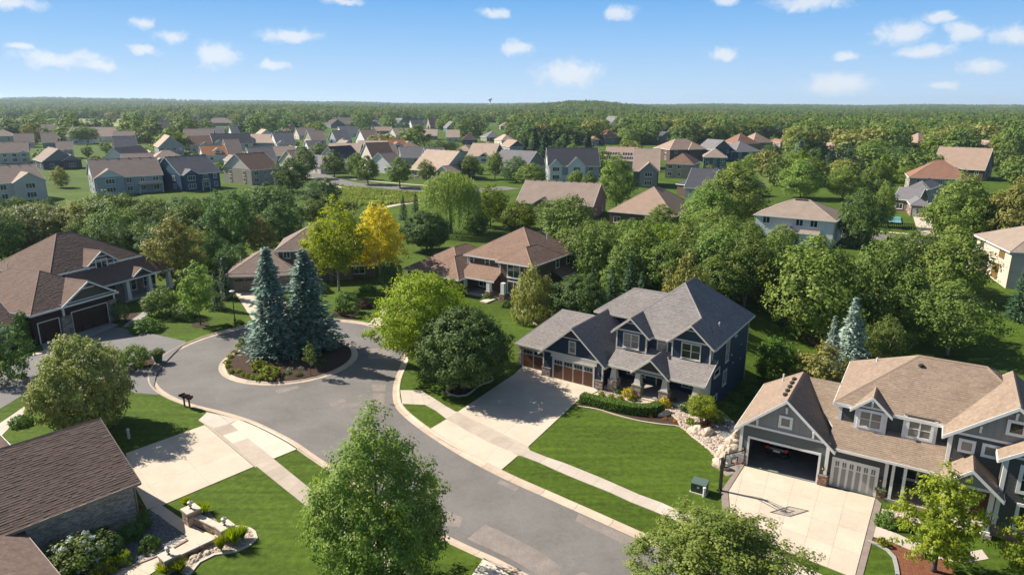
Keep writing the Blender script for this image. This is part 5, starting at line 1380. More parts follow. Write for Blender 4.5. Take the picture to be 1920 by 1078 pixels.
far_house('tan double hip-roofed house in the woods', (1722, 272), (1756, 270), 4.6, 15, 'hip', .6, 'mid', 'stone', (), None, 1)
far_house('brown roof house peeping over the far right trees', (1850, 276), (1880, 276), 4.6, 14, 'hip', .6, 'mid', 'stone', (), None, 1)
for lab, e1, e2, ze, dp, rt, sl, rf, wl in [
    ('pale grey-gabled house half hidden in the wood', (1238, 258), (1262, 258), 5.0, 15, 'y', .7, 'dk', 'grey'),
    ('white gabled house deep among the far trees', (1138, 240), (1168, 238), 6.0, 16, 'y', .8, 'grey', 'white'),
    ('rust-roofed pale house behind the autumn-tinted tree', (1134, 258), (1160, 256), 5.0, 14, 'hip', .6, 'rust', 'grey'),
    ('rust-roofed low house left of the autumn-tinted tree', (1110, 262), (1124, 262), 4.4, 12, 'hip', .6, 'rust', 'stone'),
    ('pink-roofed house alone in the deep woods', (1408, 232), (1428, 232), 5.0, 16, 'hip', .6, 'mid', 'stone'),
    ('rust roof glimpsed left of the blue spruce', (1463, 268), (1478, 268), 4.8, 14, 'hip', .6, 'rust', 'stone'),
    ('pale roofed house between the pine tops and the hill', (1068, 232), (1078, 231), 5.0, 14, 'y', .6, 'tan', 'cream'),
]:
    far_house(lab, e1, e2, ze, dp, rt, sl, rf, wl, nwin=1)
# solar panels on the roof that carries them
pm = MB(); pm.box(-.48, .48, 0, 1.6, 0, .04); pk = pm.mesh('solar_panel', mat('solar_cell', (0.03, 0.02, 0.03), 0.25, spec=0.6)); fm_ = MB(); fm_.box(-.53, .53, -.05, 1.65, -.01, .02); fk = fm_.mesh('panel_frame', M_white)
an = math.atan(.671)
for r in range(2):
    for i in range(12):
        if r and 4 < i < 6: continue
        o = link('solar_panel', pk, sp_.root, (1.2 + i * 1.12, 0.6 + 2.3 * r * 1.0, 4.6 + .27 + .671 * (0.6 + 2.3 * r) + .12)); o.rotation_euler = (an, 0, 0); link('panel_frame', fk, o)
# pool, fence, chimney of the big roof
pl = sheet('swimming_pool', [(1634, 408), (1688, 409), (1690, 421), (1636, 419)], mat('pool_water', (0.10, 0.36, 0.38), 0.08, spec=0.6, var2=0.2, scale2=1.5), 0.35)
tag(pl, 'turquoise backyard swimming pool behind a dark fence', 'pool'); del pl['kind']
fc = link('garden_fence', None); tag(fc, 'dark railing fence along the pool', 'fence')
fa, fb = at(1628, 426), at(1712, 431)
for k in range(25):
    p = fa + (fb - fa) * (k / 24); mb = MB(); mb.box(p.x - .06, p.x + .06, p.y - .06, p.y + .06, 0, 1.5); mb.build('post', M_dark, fc)
mb = MB(); mb.board((fa.x, fa.y, 1.45), (fb.x, fb.y, 1.45), (0, 1, 0), .05, .1); mb.board((fa.x, fa.y, .3), (fb.x, fb.y, .3), (0, 1, 0), .05, .1); mb.build('rail', M_dark, fc)
# water tower and sheds on the horizon
wt = link('water_tower', None); p = at(919, 205, 0); s_ = 3600 / p.y; wp_ = Vector((p.x * s_, 3600, 0)); wt.location = (wp_.x, wp_.y, 20); tag(wt, 'pale water tower standing above the wooded horizon', 'water tower')
mb = MB(); mb.lathe([(4, 0), (3, 18), (5, 24), (9, 29)], 16); mb.build('pedestal', M_white, wt); mb = MB(); mb.lathe([(9, 29), (11, 32), (11, 35), (8, 37), (1, 38)], 20); mb.build('tank', M_pipe, wt)
for (x, y, w_, d_, lab) in ((1882, 3000, 60, 16, 'white industrial building on the horizon'), (325, 3900, 40, 12, 'long white barn far beyond the woods'), (738, 4200, 40, 12, 'white farm buildings at the foot of the ridge'), (900, 2400, 14, 10, 'small white building before the distant ridge')):
    r_ = ray(x, 200); X = r_[0] / r_[1] * y; hb = House('far_building', lab, X, y, 0, terrain(X, y), 'building', near=False); hb.wall(-w_ / 2, w_ / 2, 0, d_, -2, 17 if x > 1500 else 12, M_white); hb.roof(-w_ / 2, w_ / 2, 0, d_, 17 if x > 1500 else 12, .25, 'x', 'gable', 'gable', RFM['tan'], 1.0)
    for k in range(5): hb.window('F', -w_ * .4 + w_ * .2 * k, 5, w_ * .1, 3, 0, 2, 1)
# ------------------------------------------------------------------ plants
M_bark = mat('bark', (0.085, 0.066, 0.052), 0.95, var=0.2, scale=4, var2=0.3, scale2=18, bump=0.8, bscale=14)
M_birch = mat('pale_bark', (0.30, 0.26, 0.21), 0.9, var=0.2, scale=4, var2=0.35, scale2=14)
G_ = lambda a, b, c: (a, b, c)
LM = dict(maple=leaf_mat('leaf_maple', (0.117, 0.189, 0.031), (0.301, 0.354, 0.076), 0.34), dark=leaf_mat('leaf_dark', (0.054, 0.104, 0.025), (0.155, 0.223, 0.054), 0.25), mid=leaf_mat('leaf_mid', (0.094, 0.151, 0.030), (0.221, 0.273, 0.056), 0.3),
          lime=leaf_mat('leaf_lime', (0.165, 0.222, 0.020), (0.363, 0.392, 0.038), 0.4), yellow=leaf_mat('leaf_yellow', (0.412, 0.328, 0.019), (0.706, 0.503, 0.030), 0.35), linden=leaf_mat('leaf_linden', (0.130, 0.175, 0.035), (0.470, 0.470, 0.150), 0.3), yg=leaf_mat('leaf_yellowgreen', (0.110, 0.170, 0.016), (0.230, 0.270, 0.030), 0.4),
          olive=leaf_mat('leaf_olive', (0.160, 0.172, 0.040), (0.352, 0.326, 0.084), 0.3), ashg=leaf_mat('leaf_ash', (0.190, 0.225, 0.018), (0.360, 0.370, 0.035), 0.5), pale=leaf_mat('leaf_pale', (0.145, 0.182, 0.057), (0.329, 0.330, 0.122), 0.3), willow=leaf_mat('leaf_willow', (0.148, 0.204, 0.042), (0.342, 0.369, 0.093), 0.35),
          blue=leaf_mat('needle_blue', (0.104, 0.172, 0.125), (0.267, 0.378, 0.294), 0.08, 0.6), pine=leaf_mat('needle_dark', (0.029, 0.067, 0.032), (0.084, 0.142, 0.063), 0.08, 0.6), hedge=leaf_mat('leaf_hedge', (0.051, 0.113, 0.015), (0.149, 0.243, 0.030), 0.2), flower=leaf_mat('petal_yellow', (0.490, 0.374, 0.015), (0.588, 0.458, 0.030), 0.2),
          orange=leaf_mat('petal_orange', (0.510, 0.125, 0.012), (0.588, 0.229, 0.020), 0.2), white=leaf_mat('petal_white', (0.490, 0.582, 0.480), (0.666, 0.728, 0.620), 0.2), red=leaf_mat('leaf_red', (0.114, 0.033, 0.034), (0.182, 0.087, 0.058), 0.25), silver=leaf_mat('needle_silver', (0.205, 0.284, 0.225), (0.438, 0.535, 0.446), 0.08, 0.6))


def quads_mesh(name, C_, A_, B_, tone, m, kite=True):
    """leaf blades: centre, half-length axis, half-width axis"""
    n = len(C_); V = np.empty((n, 4, 3))
    V[:, 0] = C_ - A_; V[:, 1] = C_ + B_ - A_ * 0.1; V[:, 2] = C_ + A_; V[:, 3] = C_ - B_ - A_ * 0.1
    me = bpy.data.meshes.new(name); me.vertices.add(n * 4); me.vertices.foreach_set('co', V.reshape(-1).astype(np.float32))
    me.loops.add(n * 4); me.loops.foreach_set('vertex_index', np.arange(n * 4, dtype=np.int32))
    me.polygons.add(n); me.polygons.foreach_set('loop_start', np.arange(0, n * 4, 4, dtype=np.int32))
    at_ = me.attributes.new('tone', 'FLOAT', 'FACE'); at_.data.foreach_set('value', np.clip(tone, 0, 1).astype(np.float32))
    me.materials.append(m); me.update(); me.validate()
    return me


def unit(v): return v / np.maximum(1e-6, np.linalg.norm(v, axis=-1, keepdims=True))


PROF = dict(round=lambda t: np.sqrt(np.clip(1 - (2 * t - 1) ** 2, 0, 1)) ** 0.85, oval=lambda t: np.clip(np.sin(np.pi * np.clip(t * 0.86 + 0.12, 0, 1)), 0, 1) ** 0.75 * (1 - 0.25 * t), spread=lambda t: np.clip(t * 2.6, 0, 1) ** 0.6 * np.sqrt(np.clip(1 - t ** 2.2, 0, 1)),
            maple=lambda t: np.clip(np.sin(np.pi * np.clip(t, 0, 1) ** 0.6), 0, 1) ** 0.8 * (1 - 0.12 * t), egg=lambda t: np.clip(np.sin(np.pi * np.clip(t, 0, 1) ** 0.72), 0, 1) ** 0.7, cone=lambda t: (1 - t) ** 0.8 * np.clip(t * 9, 0.3, 1), column=lambda t: np.clip(t * 8, 0, 1) * np.clip((1 - t) * 4.5, 0, 1) ** 0.5, mound=lambda t: np.sqrt(np.clip(1 - t ** 2, 0, 1)))


def crown_data(seed, prof, R0, z0, z1, nc, nl, ls, cr, shell=0.5, lob=0.25, up=0.7, aspect=0.62, droop=0.0, flat=0.75, tips=0.0):
    """leaf clumps spread through a lobed crown volume; returns arrays for quads_mesh"""
    g = np.random.default_rng(seed); P = PROF[prof]
    tt = g.random(nc * 6); keep = g.random(nc * 6) < np.clip(P(tt), 0.02, 1) ** 1.3; tt = tt[keep][:nc]; nc = len(tt)
    an = g.random(nc) * 2 * np.pi
    k1, k2, k3 = g.integers(2, 4), g.integers(3, 6), g.integers(4, 8); p1, p2, p3 = g.random(3) * 6.28
    lobes = 1 + lob * (0.5 * np.cos(k1 * an + p1 + tt * 3) + 0.4 * np.cos(k2 * an + p2 - tt * 7) + 0.35 * np.cos(k3 * an + p3 + tt * 11))
    rr = 1 - shell * g.random(nc) ** 1.5
    rad = R0 * P(tt) * lobes * rr
    c = np.stack([rad * np.cos(an), rad * np.sin(an), z0 + (z1 - z0) * tt], 1)
    c[:, 2] += g.normal(0, 0.03, nc) * (z1 - z0) + (tips * (z1 - z0) * (g.random(nc) ** 4) if tips else 0)
    cs = cr * g.uniform(0.65, 1.4, nc)
    ctr = np.array([0, 0, z0 + (z1 - z0) * 0.4])
    outd = unit(c - ctr)
    idx = np.repeat(np.arange(nc), nl); n = len(idx)
    off = unit(g.normal(0, 1, (n, 3))) * (g.random((n, 1)) ** 0.45); off[:, 2] *= flat
    if tips: off[:, :3] += outd[idx] * (g.random((n, 1)) - 0.35) * 0.8
    if droop: off[:, 2] -= droop * np.abs(off[:, 0] + off[:, 1]) * 0.6
    L = c[idx] + off * cs[idx][:, None]
    nrm = unit(outd[idx] * 0.4 + off * 1.0 + np.array([0, 0, up * 0.6]) + g.normal(0, 0.33, (n, 3)))
    a = unit(np.cross(nrm, g.normal(0, 1, (n, 3)))); b = np.cross(nrm, a)
    s = ls * g.uniform(0.6, 1.35, n)
    tone = np.clip(g.normal(0.45, 0.22, nc), 0, 1)[idx] + g.normal(0, 0.08, n)
    return L, a * s[:, None], b * (s * aspect)[:, None], tone


def conifer_data(seed, R0, H0, levels, nb, nq, ls, dens=1.0, low=0.04, power=0.85, droop=0.28):
    g = np.random.default_rng(seed); Cc, Aa, Bb, T = [], [], [], []
    for i in range(levels):
        t = low + (1 - low) * i / levels; z = H0 * t; r = R0 * (1 - t) ** power * g.uniform(0.88, 1.1)
        n = max(4, int(nb * (0.45 + 0.55 * (1 - t)))); ph = g.random() * 6.28
        for k in range(n):
            an = ph + 6.283 * k / n + g.normal(0, 0.1); rl = r * g.uniform(0.55, 1.16); d = np.array([np.cos(an), np.sin(an), 0]); sd = np.array([-d[1], d[0], 0])
            m = max(3, int(nq * (0.35 + 0.65 * rl / R0))); s = (g.random(m) ** 0.7) * 0.95 + 0.05
            side = g.normal(0, 1, m) * (0.16 * rl * (1.1 - s) + 0.05 * R0)
            p = d * (s * rl)[:, None] + sd * side[:, None]; p[:, 2] = z - droop * rl * s ** 1.3 + g.normal(0, 0.03 * R0, m) + 0.12 * rl * np.clip(s - .8, 0, 1)
            ax = unit(d + sd * (g.normal(0, 0.5, m))[:, None] + np.array([0, 0, 1]) * (g.normal(-0.12, 0.25, m))[:, None])
            nn = unit(np.array([0, 0, 1]) + g.normal(0, 0.45, (m, 3))); bb = unit(np.cross(nn, ax)); q = ls * g.uniform(0.7, 1.3, m)
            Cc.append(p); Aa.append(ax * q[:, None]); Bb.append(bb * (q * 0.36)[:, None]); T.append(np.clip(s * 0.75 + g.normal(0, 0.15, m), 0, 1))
    return np.concatenate(Cc), np.concatenate(Aa), np.concatenate(Bb), np.concatenate(T)


def willow_data(seed, R0, H0, n_str, per):
    g = np.random.default_rng(seed); Cc, Aa, Bb, T = [], [], [], []
    for k in range(n_str):
        an = g.random() * 6.28; r = R0 * np.sqrt(g.random()) * 0.98; top = H0 * (0.55 + 0.45 * np.sqrt(max(0, 1 - (r / R0) ** 2))) * g.uniform(0.9, 1.02); ln = H0 * g.uniform(0.18, 0.5) * (0.5 + r / R0)
        s = np.linspace(0, 1, per); p = np.stack([np.cos(an) * (r + 0.25 * s ** .5) + g.normal(0, .1, per), np.sin(an) * (r + 0.25 * s ** .5) + g.normal(0, .1, per), np.maximum(0.5, top - ln * s)], 1)
        ax = unit(np.array([0, 0, -1.0]) + g.normal(0, 0.35, (per, 3))); nn = unit(np.array([np.cos(an), np.sin(an), 0.4]) + g.normal(0, .5, (per, 3))); bb = unit(np.cross(nn, ax)); q = 0.26 * g.uniform(.7, 1.3, per)
        Cc.append(p); Aa.append(ax * q[:, None]); Bb.append(bb * (q * .33)[:, None]); T.append(np.full(per, g.random()) + g.normal(0, .1, per))
    return np.concatenate(Cc), np.concatenate(Aa), np.concatenate(Bb), np.concatenate(T)


def trunk_mesh(name, seed, H0, R0, z0, rad, m, nb=7, multi=1, top=0.8):
    g = random.Random(seed); mb = MB()
    for q in range(multi):
        lean = (g.uniform(-.06, .06) + (0.09 if multi > 1 else 0) * (1 if q else -1)) * H0; ly = g.uniform(-.05, .05) * H0
        pts = [(lean * t ** 1.4 + g.uniform(-.04, .04) * t, ly * t ** 1.4, H0 * top * t - (0.15 if t == 0 else 0)) for t in (0, .06, .25, .5, .75, 1)]
        mb.tube(pts, [rad * 1.5, rad * 1.05, rad * .85, rad * .6, rad * .36, rad * .12], 8)
        for k in range(nb):
            t = g.uniform(max(0.12, z0 / H0 * 0.9), .85); b = Vector(pts[0]).lerp(Vector(pts[-1]), t); an = g.random() * 6.28; l = R0 * g.uniform(.5, .85) * (1 - .75 * max(0, t - .3))
            e = b + Vector((math.cos(an) * l, math.sin(an) * l, l * g.uniform(.3, .8))); mid_ = b.lerp(e, .5) + Vector((0, 0, l * .07))
            mb.tube([b, mid_, e], [rad * .42 * (1.1 - t * .6), rad * .26, rad * .06], 5, cap=False)
    return mb.mesh(name, m, True)


PROTO = {}


def proto(kind, leaf, H0, R0, z0, data, trunk):
    PROTO[kind] = (H0, R0, quads_mesh('crown', *data, LM[leaf]), trunk)


def std(kind, leaf, seed, prof, H0, R0, zf, nc, nl, ls, cr, bark=None, rad=0.16, multi=1, **kw):
    z0 = H0 * zf
    proto(kind, leaf, H0, R0, z0, crown_data(seed, prof, R0, z0, H0 * 0.97, nc, nl, ls, cr, **kw), trunk_mesh('trunk', seed, H0, R0, z0, rad, bark or M_bark, 7, multi))


# close-up kinds
std('maple_a', 'maple', 11, 'maple', 9.5, 3.9, 0.10, 900, 62, 0.078, 0.46, shell=0.62, lob=0.24, tips=0.09)
std('maple_b', 'maple', 12, 'egg', 8.0, 3.6, 0.16, 700, 60, 0.076, 0.42, shell=0.62, lob=0.26, tips=0.13)
std('young_maple', 'lime', 13, 'oval', 6.0, 2.6, 0.16, 210, 46, 0.095, 0.42, shell=0.75, lob=0.42, tips=0.05, flat=0.45)
std('linden', 'linden', 14, 'egg', 8.0, 4.6, 0.08, 560, 60, 0.125, 0.62, shell=0.5, lob=0.16)
std('dark_maple', 'dark', 15, 'egg', 9.0, 5.0, 0.14, 620, 66, 0.135, 0.72, shell=0.5, lob=0.15)
std('locust', 'lime', 16, 'spread', 8.5, 5.2, 0.14, 560, 60, 0.11, 0.75, shell=0.7, lob=0.3, flat=0.35, tips=0.05)
# middle distance
std('mid_a', 'mid', 21, 'egg', 11, 4.8, 0.12, 300, 34, 0.20, 0.95, shell=0.55, lob=0.25)
std('mid_b', 'mid', 22, 'round', 11, 5.0, 0.15, 300, 34, 0.20, 1.0, shell=0.55, lob=0.3)
std('silver_maple', 'maple', 23, 'oval', 12, 5.0, 0.1, 330, 36, 0.19, 0.9, shell=0.55, lob=0.25, tips=0.09)
std('dark_a', 'dark', 24, 'round', 11, 5.2, 0.1, 300, 34, 0.20, 1.0, shell=0.5, lob=0.25)
std('dark_b', 'dark', 25, 'egg', 12, 5.0, 0.08, 300, 34, 0.20, 1.0, shell=0.5, lob=0.3)
std('bright', 'yg', 26, 'egg', 10, 4.8, 0.12, 300, 34, 0.19, 0.9, shell=0.55, lob=0.3)
std('olive_tree', 'olive', 27, 'egg', 9, 4.3, 0.08, 280, 34, 0.17, 0.7, shell=0.75, lob=0.22, tips=0.08)
std('pale_tree', 'pale', 28, 'round', 9, 5.0, 0.08, 280, 36, 0.19, 0.95, shell=0.5, lob=0.3)
std('ash_green', 'ashg', 29, 'egg', 13, 5.2, 0.24, 330, 36, 0.19, 0.95, bark=M_birch, multi=2, shell=0.6, lob=0.3)
std('ash_yellow', 'yellow', 30, 'egg', 12, 4.2, 0.22, 260, 34, 0.18, 0.85, bark=M_birch, shell=0.65, lob=0.35)
std('birch', 'mid', 31, 'oval', 12, 4.2, 0.2, 280, 36, 0.15, 0.8, bark=M_birch, multi=2, shell=0.65, lob=0.35, droop=0.6)
std('street_tree', 'mid', 32, 'egg', 8, 3.2, 0.2, 200, 30, 0.17, 0.7, shell=0.55, lob=0.2)
std('street_lime', 'maple', 33, 'oval', 8, 3.0, 0.2, 200, 30, 0.16, 0.7, shell=0.6, lob=0.22)
std('young_tree', 'maple', 34, 'oval', 6.5, 2.6, 0.24, 170, 32, 0.12, 0.5, rad=0.07, shell=0.8, lob=0.4, flat=0.5)
std('sapling', 'mid', 35, 'oval', 3.0, 0.8, 0.35, 50, 26, 0.07, 0.22, rad=0.03, shell=0.8, lob=0.3)
# far: fewer, larger sprays
for i, lf in enumerate(('mid', 'dark', 'maple', 'olive', 'mid', 'yg')):
    std('far_%d' % i, lf, 50 + i, ('round', 'egg', 'oval', 'round', 'spread', 'egg')[i], 12, 5.2, 0.05, 110, 15, 0.48, 1.25, rad=0.2, shell=0.5, lob=0.3)
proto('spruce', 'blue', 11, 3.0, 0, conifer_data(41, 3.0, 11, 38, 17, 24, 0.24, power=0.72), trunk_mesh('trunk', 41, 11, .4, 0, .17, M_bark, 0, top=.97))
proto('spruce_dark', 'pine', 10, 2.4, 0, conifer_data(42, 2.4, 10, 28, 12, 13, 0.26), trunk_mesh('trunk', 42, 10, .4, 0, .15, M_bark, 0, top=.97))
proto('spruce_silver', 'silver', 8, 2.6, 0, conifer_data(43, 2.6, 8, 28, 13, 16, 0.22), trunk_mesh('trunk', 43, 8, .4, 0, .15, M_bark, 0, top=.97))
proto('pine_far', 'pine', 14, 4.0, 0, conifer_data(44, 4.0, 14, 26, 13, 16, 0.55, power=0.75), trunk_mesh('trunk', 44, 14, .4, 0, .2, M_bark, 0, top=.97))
proto('willow', 'willow', 13, 6.2, 0, willow_data(45, 6.2, 13, 620, 22), trunk_mesh('trunk', 45, 12, 4, 4, .35, M_bark, 8))
# shrubs
std('ball', 'hedge', 61, 'round', 2.0, 1.0, 0.0, 120, 30, 0.06, 0.22, shell=0.35, lob=0.06, rad=0.03)
std('ball_dark', 'dark', 62, 'round', 4.0, 2.2, 0.0, 160, 34, 0.10, 0.42, shell=0.4, lob=0.1, rad=0.05)
std('mound', 'hedge', 63, 'mound', 1.2, 1.2, 0.0, 110, 26, 0.07, 0.22, shell=0.5, lob=0.2, rad=0.02)
std('bush', 'mid', 64, 'round', 2.4, 1.5, 0.0, 130, 30, 0.09, 0.36, shell=0.5, lob=0.25, rad=0.03)
std('bush_olive', 'olive', 65, 'mound', 4.0, 3.0, 0.0, 230, 34, 0.12, 0.5, shell=0.6, lob=0.3, rad=0.05, tips=0.08)
std('flower_yellow', 'flower', 66, 'mound', 0.8, 0.7, 0.0, 70, 18, 0.06, 0.14, shell=0.5, lob=0.2, rad=0.015)
std('flower_orange', 'orange', 67, 'mound', 0.45, 0.35, 0.0, 30, 16, 0.04, 0.09, shell=0.5, lob=0.2, rad=0.01)
std('flower_red', 'red', 68, 'mound', 0.8, 0.5, 0.0, 50, 16, 0.05, 0.12, shell=0.6, lob=0.3, rad=0.015)
std('lime_mound', 'lime', 69, 'mound', 0.8, 0.8, 0.0, 70, 20, 0.07, 0.15, shell=0.5, lob=0.25, rad=0.015)
std('topiary', 'lime', 70, 'round', 2.6, 1.35, 0.3, 190, 34, 0.065, 0.28, shell=0.4, lob=0.12, rad=0.05)
std('arborvitae', 'hedge', 71, 'column', 5.0, 1.3, 0.0, 300, 34, 0.08, 0.3, shell=0.3, lob=0.06, rad=0.06)
std('red_bush', 'red', 72, 'mound', 1.6, 1.3, 0.0, 90, 26, 0.09, 0.28, shell=0.6, lob=0.3, rad=0.03)
g_ = np.random.default_rng(5); n_ = 520
an_ = g_.random(n_) * 6.28; ti_ = g_.random(n_) ** .7 * .75; d_ = np.stack([np.cos(an_) * ti_, np.sin(an_) * ti_, np.ones(n_)], 1); d_ = unit(d_); ln_ = g_.uniform(.35, .6, n_)
PROTO['grass_clump'] = (1.1, 0.6, quads_mesh('crown', d_ * ln_[:, None] + np.array([0, 0, 0]), d_ * ln_[:, None], unit(np.cross(d_, g_.normal(0, 1, (n_, 3)))) * 0.022, g_.random(n_), LM['lime']), None)
NT = {}


def plant(kind, pos, H=None, R=None, label=None, cat='tree', group=None, rot=None, name=None, tilt=0):
    H0, R0, cm, tm = PROTO[kind]
    H = H or H0; R = R or R0 * H / H0
    nm = name or {'tree': 'shade_tree', 'shrub': 'garden_shrub'}.get(cat, cat.replace(' ', '_'))
    o = link(nm, None, None, pos, RNG.uniform(0, 6.28) if rot is None else rot, (R / R0, R / R0, H / H0)); tag(o, label, cat, group)
    link('crown' if cat == 'tree' else 'foliage', cm, o)
    if tm is not None: link('trunk' if cat == 'tree' else 'stem', tm, o)
    FOOTT.append((pos[0], pos[1], R)); NT[cat] = NT.get(cat, 0) + 1
    return o


FOOTT = []


def tree(kind, px, py, ytop, wpx, label, cat='tree', group=None, name=None, zadd=0.0):
    """tree surveyed from the photograph: foot (px, py), top row, crown width"""
    p = at_ground(px, py); p.z += zadd
    H = height_for(p.x, p.y, ytop, p.z); dist = math.hypot(p.y, CAM_H - H / 2)
    Rr = wpx / 2 / FPX * dist * 1.0
    return plant(kind, p, H, Rr, label, cat, group, name=name)
# ------------------------------------------------------------------ garden beds, edging, rock
def pebbles(name, poly_px, n, m, size, seed, zoff=0.0, parent=None):
    g = np.random.default_rng(seed); q = [at_ground(x, y) for x, y in poly_px]; xs = [p.x for p in q]; ys = [p.y for p in q]
    ico = bmesh.new(); bmesh.ops.create_icosphere(ico, subdivisions=1, radius=1.0); bv = np.array([v.co[:] for v in ico.verts]); bf = [tuple(v.index for v in f.verts) for f in ico.faces]; ico.free()
    V, F = [], []
    while n > 0:
        x, y = g.uniform(min(xs), max(xs)), g.uniform(min(ys), max(ys))
        if not in_poly(x, y, q): continue
        n -= 1; s = size * g.uniform(.6, 1.5); a = g.random() * 6.28; sc = np.array([s * g.uniform(.8, 1.3), s, s * .55]); v = bv * sc * (1 + g.normal(0, .08, (len(bv), 1)))
        v = np.stack([v[:, 0] * np.cos(a) - v[:, 1] * np.sin(a), v[:, 0] * np.sin(a) + v[:, 1] * np.cos(a), v[:, 2]], 1) + np.array([x, y, terrain(x, y) + s * .3 + zoff])
        b = len(V); V.extend(map(tuple, v)); F.extend([tuple(b + i for i in f) for f in bf])
    me = bpy.data.meshes.new(name); me.from_pydata(V, [], F); me.materials.append(m); return link(name, me, parent)


def boulder(p, sx, sy, sz, label, m, seed, parent=None, name='boulder', group=None):
    bm = bmesh.new(); bmesh.ops.create_icosphere(bm, subdivisions=3, radius=1.0); g = np.random.default_rng(seed); ph = g.random(6) * 6.28
    for v in bm.verts:
        c = v.co; k = 1 + .13 * math.sin(3 * c.x + ph[0]) + .12 * math.sin(4 * c.y + ph[1] + c.x) + .1 * math.sin(5 * c.z + ph[2]) + .05 * math.sin(9 * c.x + 7 * c.y + ph[3]); v.co = Vector((c.x * sx * k, c.y * sy * k, max(-.25, c.z) * sz * k))
    me = bpy.data.meshes.new(name); bm.to_mesh(me); bm.free(); me.materials.append(m)
    o = link(name, me, parent, p, g.random() * 6.28)
    if parent is None: tag(o, label, 'boulder', group)
    return o


def edging(name, px, m, w=0.16, h=0.09, label=None, closed=False):
    c = catmull([(p.x, p.y) for p in (at_ground(x, y) for x, y in px)], 0.5, closed)
    if closed: c = c + [c[0]]
    a, b = offset(c, w / 2), offset(c, -w / 2); root = link(name, None); tag(root, label, 'edging'); n = 0; i = 0
    while i < len(c) - 1:
        j = min(i + 3, len(c) - 1); mb = MB()
        for k in range(i, j):
            z = lambda p: terrain(p.x, p.y)
            mb.hexa([(b[k].x, b[k].y, z(b[k]) - .05), (b[k + 1].x, b[k + 1].y, z(b[k + 1]) - .05), (a[k + 1].x, a[k + 1].y, z(a[k + 1]) - .05), (a[k].x, a[k].y, z(a[k]) - .05),
                     (b[k].x, b[k].y, z(b[k]) + h), (b[k + 1].x, b[k + 1].y, z(b[k + 1]) + h), (a[k + 1].x, a[k + 1].y, z(a[k + 1]) + h), (a[k].x, a[k].y, z(a[k]) + h)])
        mb.build('edging_stone', m, root); i = j
    return root


M_peb = mat('river_rock', (0.42, 0.34, 0.275), 0.85, island=0.42, var2=0.1, scale2=6); M_pebg = mat('grey_rock', (0.16, 0.165, 0.17), 0.85, island=0.45); M_bould = mat('boulder_stone', (0.44, 0.36, 0.28), 0.9, var=0.15, scale=2, var2=0.15, scale2=10, bump=.5, bscale=8)
M_wallst = mat('wall_stone', (0.30, 0.225, 0.165), 0.9, var=0.15, scale=2, obj=0.3, bump=.6, bscale=8); M_capst = mat('cap_stone', (0.50, 0.44, 0.36), 0.85, var2=0.1, scale2=5)
sheet('mulch_bed', [(1083, 756), (1100, 752), (1160, 766), (1236, 774), (1262, 776), (1275, 797), (1240, 793), (1200, 787), (1155, 776), (1115, 765), (1086, 760)], M_mulch, 0.012)
sheet('rock_bed', [(1122, 733), (1128, 744), (1150, 752), (1200, 756), (1206, 748), (1200, 732), (1160, 724)], M_rockbed, 0.010)
tag(pebbles('river_rock', [(1122, 735), (1128, 745), (1150, 753), (1200, 757), (1206, 748), (1200, 735), (1160, 728)], 500, M_peb, .06, 4), 'tan river rock between porch and garden walk', 'gravel', kind='stuff')
RB = [(1243, 770), (1262, 764), (1300, 780), (1338, 790), (1360, 800), (1384, 822), (1381, 842), (1362, 858), (1346, 866), (1330, 845), (1298, 820), (1278, 800), (1262, 778)]
sheet('rock_bed', RB, M_rockbed, 0.012)
tag(pebbles('river_rock', RB, 2600, M_peb, .075, 1, .02), 'tan river rock bed at the corner of the navy house', 'gravel', kind='stuff')
tag(pebbles('dark_rock', [(1338, 784), (1352, 776), (1384, 806), (1386, 826), (1362, 824), (1342, 806)], 1100, M_pebg, .085, 2, .05), 'dark grey river rock between the two houses', 'gravel', kind='stuff')
edging('lawn_edging', [(1083, 762), (1120, 768), (1160, 780), (1200, 790), (1240, 796), (1276, 801), (1300, 820), (1330, 843), (1346, 862), (1349, 872)], M_kerb, label='curved tan concrete edging round the front lawn of the navy house')
edging('lawn_edging', [(1236, 772), (1256, 776), (1270, 788), (1277, 801)], M_kerb, label='tan concrete edging between mulch and river rock')
DMB = [(720 + x / 6.34, 690 + y / 6.34) for x, y in ((742, 275), (790, 318), (880, 338), (980, 325), (1060, 270), (1150, 200), (1270, 165), (1298, 130), (1260, 92), (1150, 95), (1000, 130), (860, 170), (770, 225))]
sheet('mulch_bed', DMB, M_mulch, 0.012, step=0.6); edging('lawn_edging', DMB, M_capst, 0.2, .1, 'pale stone edging round the dark maple bed', True)
MBD = [(950, 572), (972, 580), (988, 592), (1004, 608), (1030, 612), (1060, 606), (1040, 590), (1000, 580)]
sheet('mulch_bed', MBD, M_mulch, 0.012); edging('lawn_edging', MBD[:5], M_capst, 0.2, .1, 'pale curved edging before the bay window house')
RBD = [(1620 + x / 4.53, 840 + y / 4.53) for x, y in ((30, 790), (120, 825), (200, 870), (255, 930), (275, 1010), (285, 1080), (560, 1090), (760, 1060), (720, 960), (520, 880), (330, 830), (120, 770))]
sheet('mulch_bed', RBD, M_mulch_red, 0.012); edging('lawn_edging', RBD[:6], mat('grey_edging', (0.30, 0.29, 0.28), .9, var2=.15, scale2=6), 0.22, .1, 'grey scalloped edging of the red mulch bed')
sheet('rock_bed', [(1655, 955), (1700, 960), (1740, 985), (1690, 985), (1648, 975)], M_rockbed, 0.012); tag(pebbles('river_rock', [(1655, 955), (1700, 960), (1740, 985), (1690, 985), (1648, 975)], 500, M_peb, .06, 7), 'pale rock strip beside the grey garage', 'gravel', kind='stuff')
GB = [(258, 978), (284, 955), (345, 1004), (352, 1012), (300, 1040), (222, 1072), (120, 1090), (60, 1085), (130, 1040)]
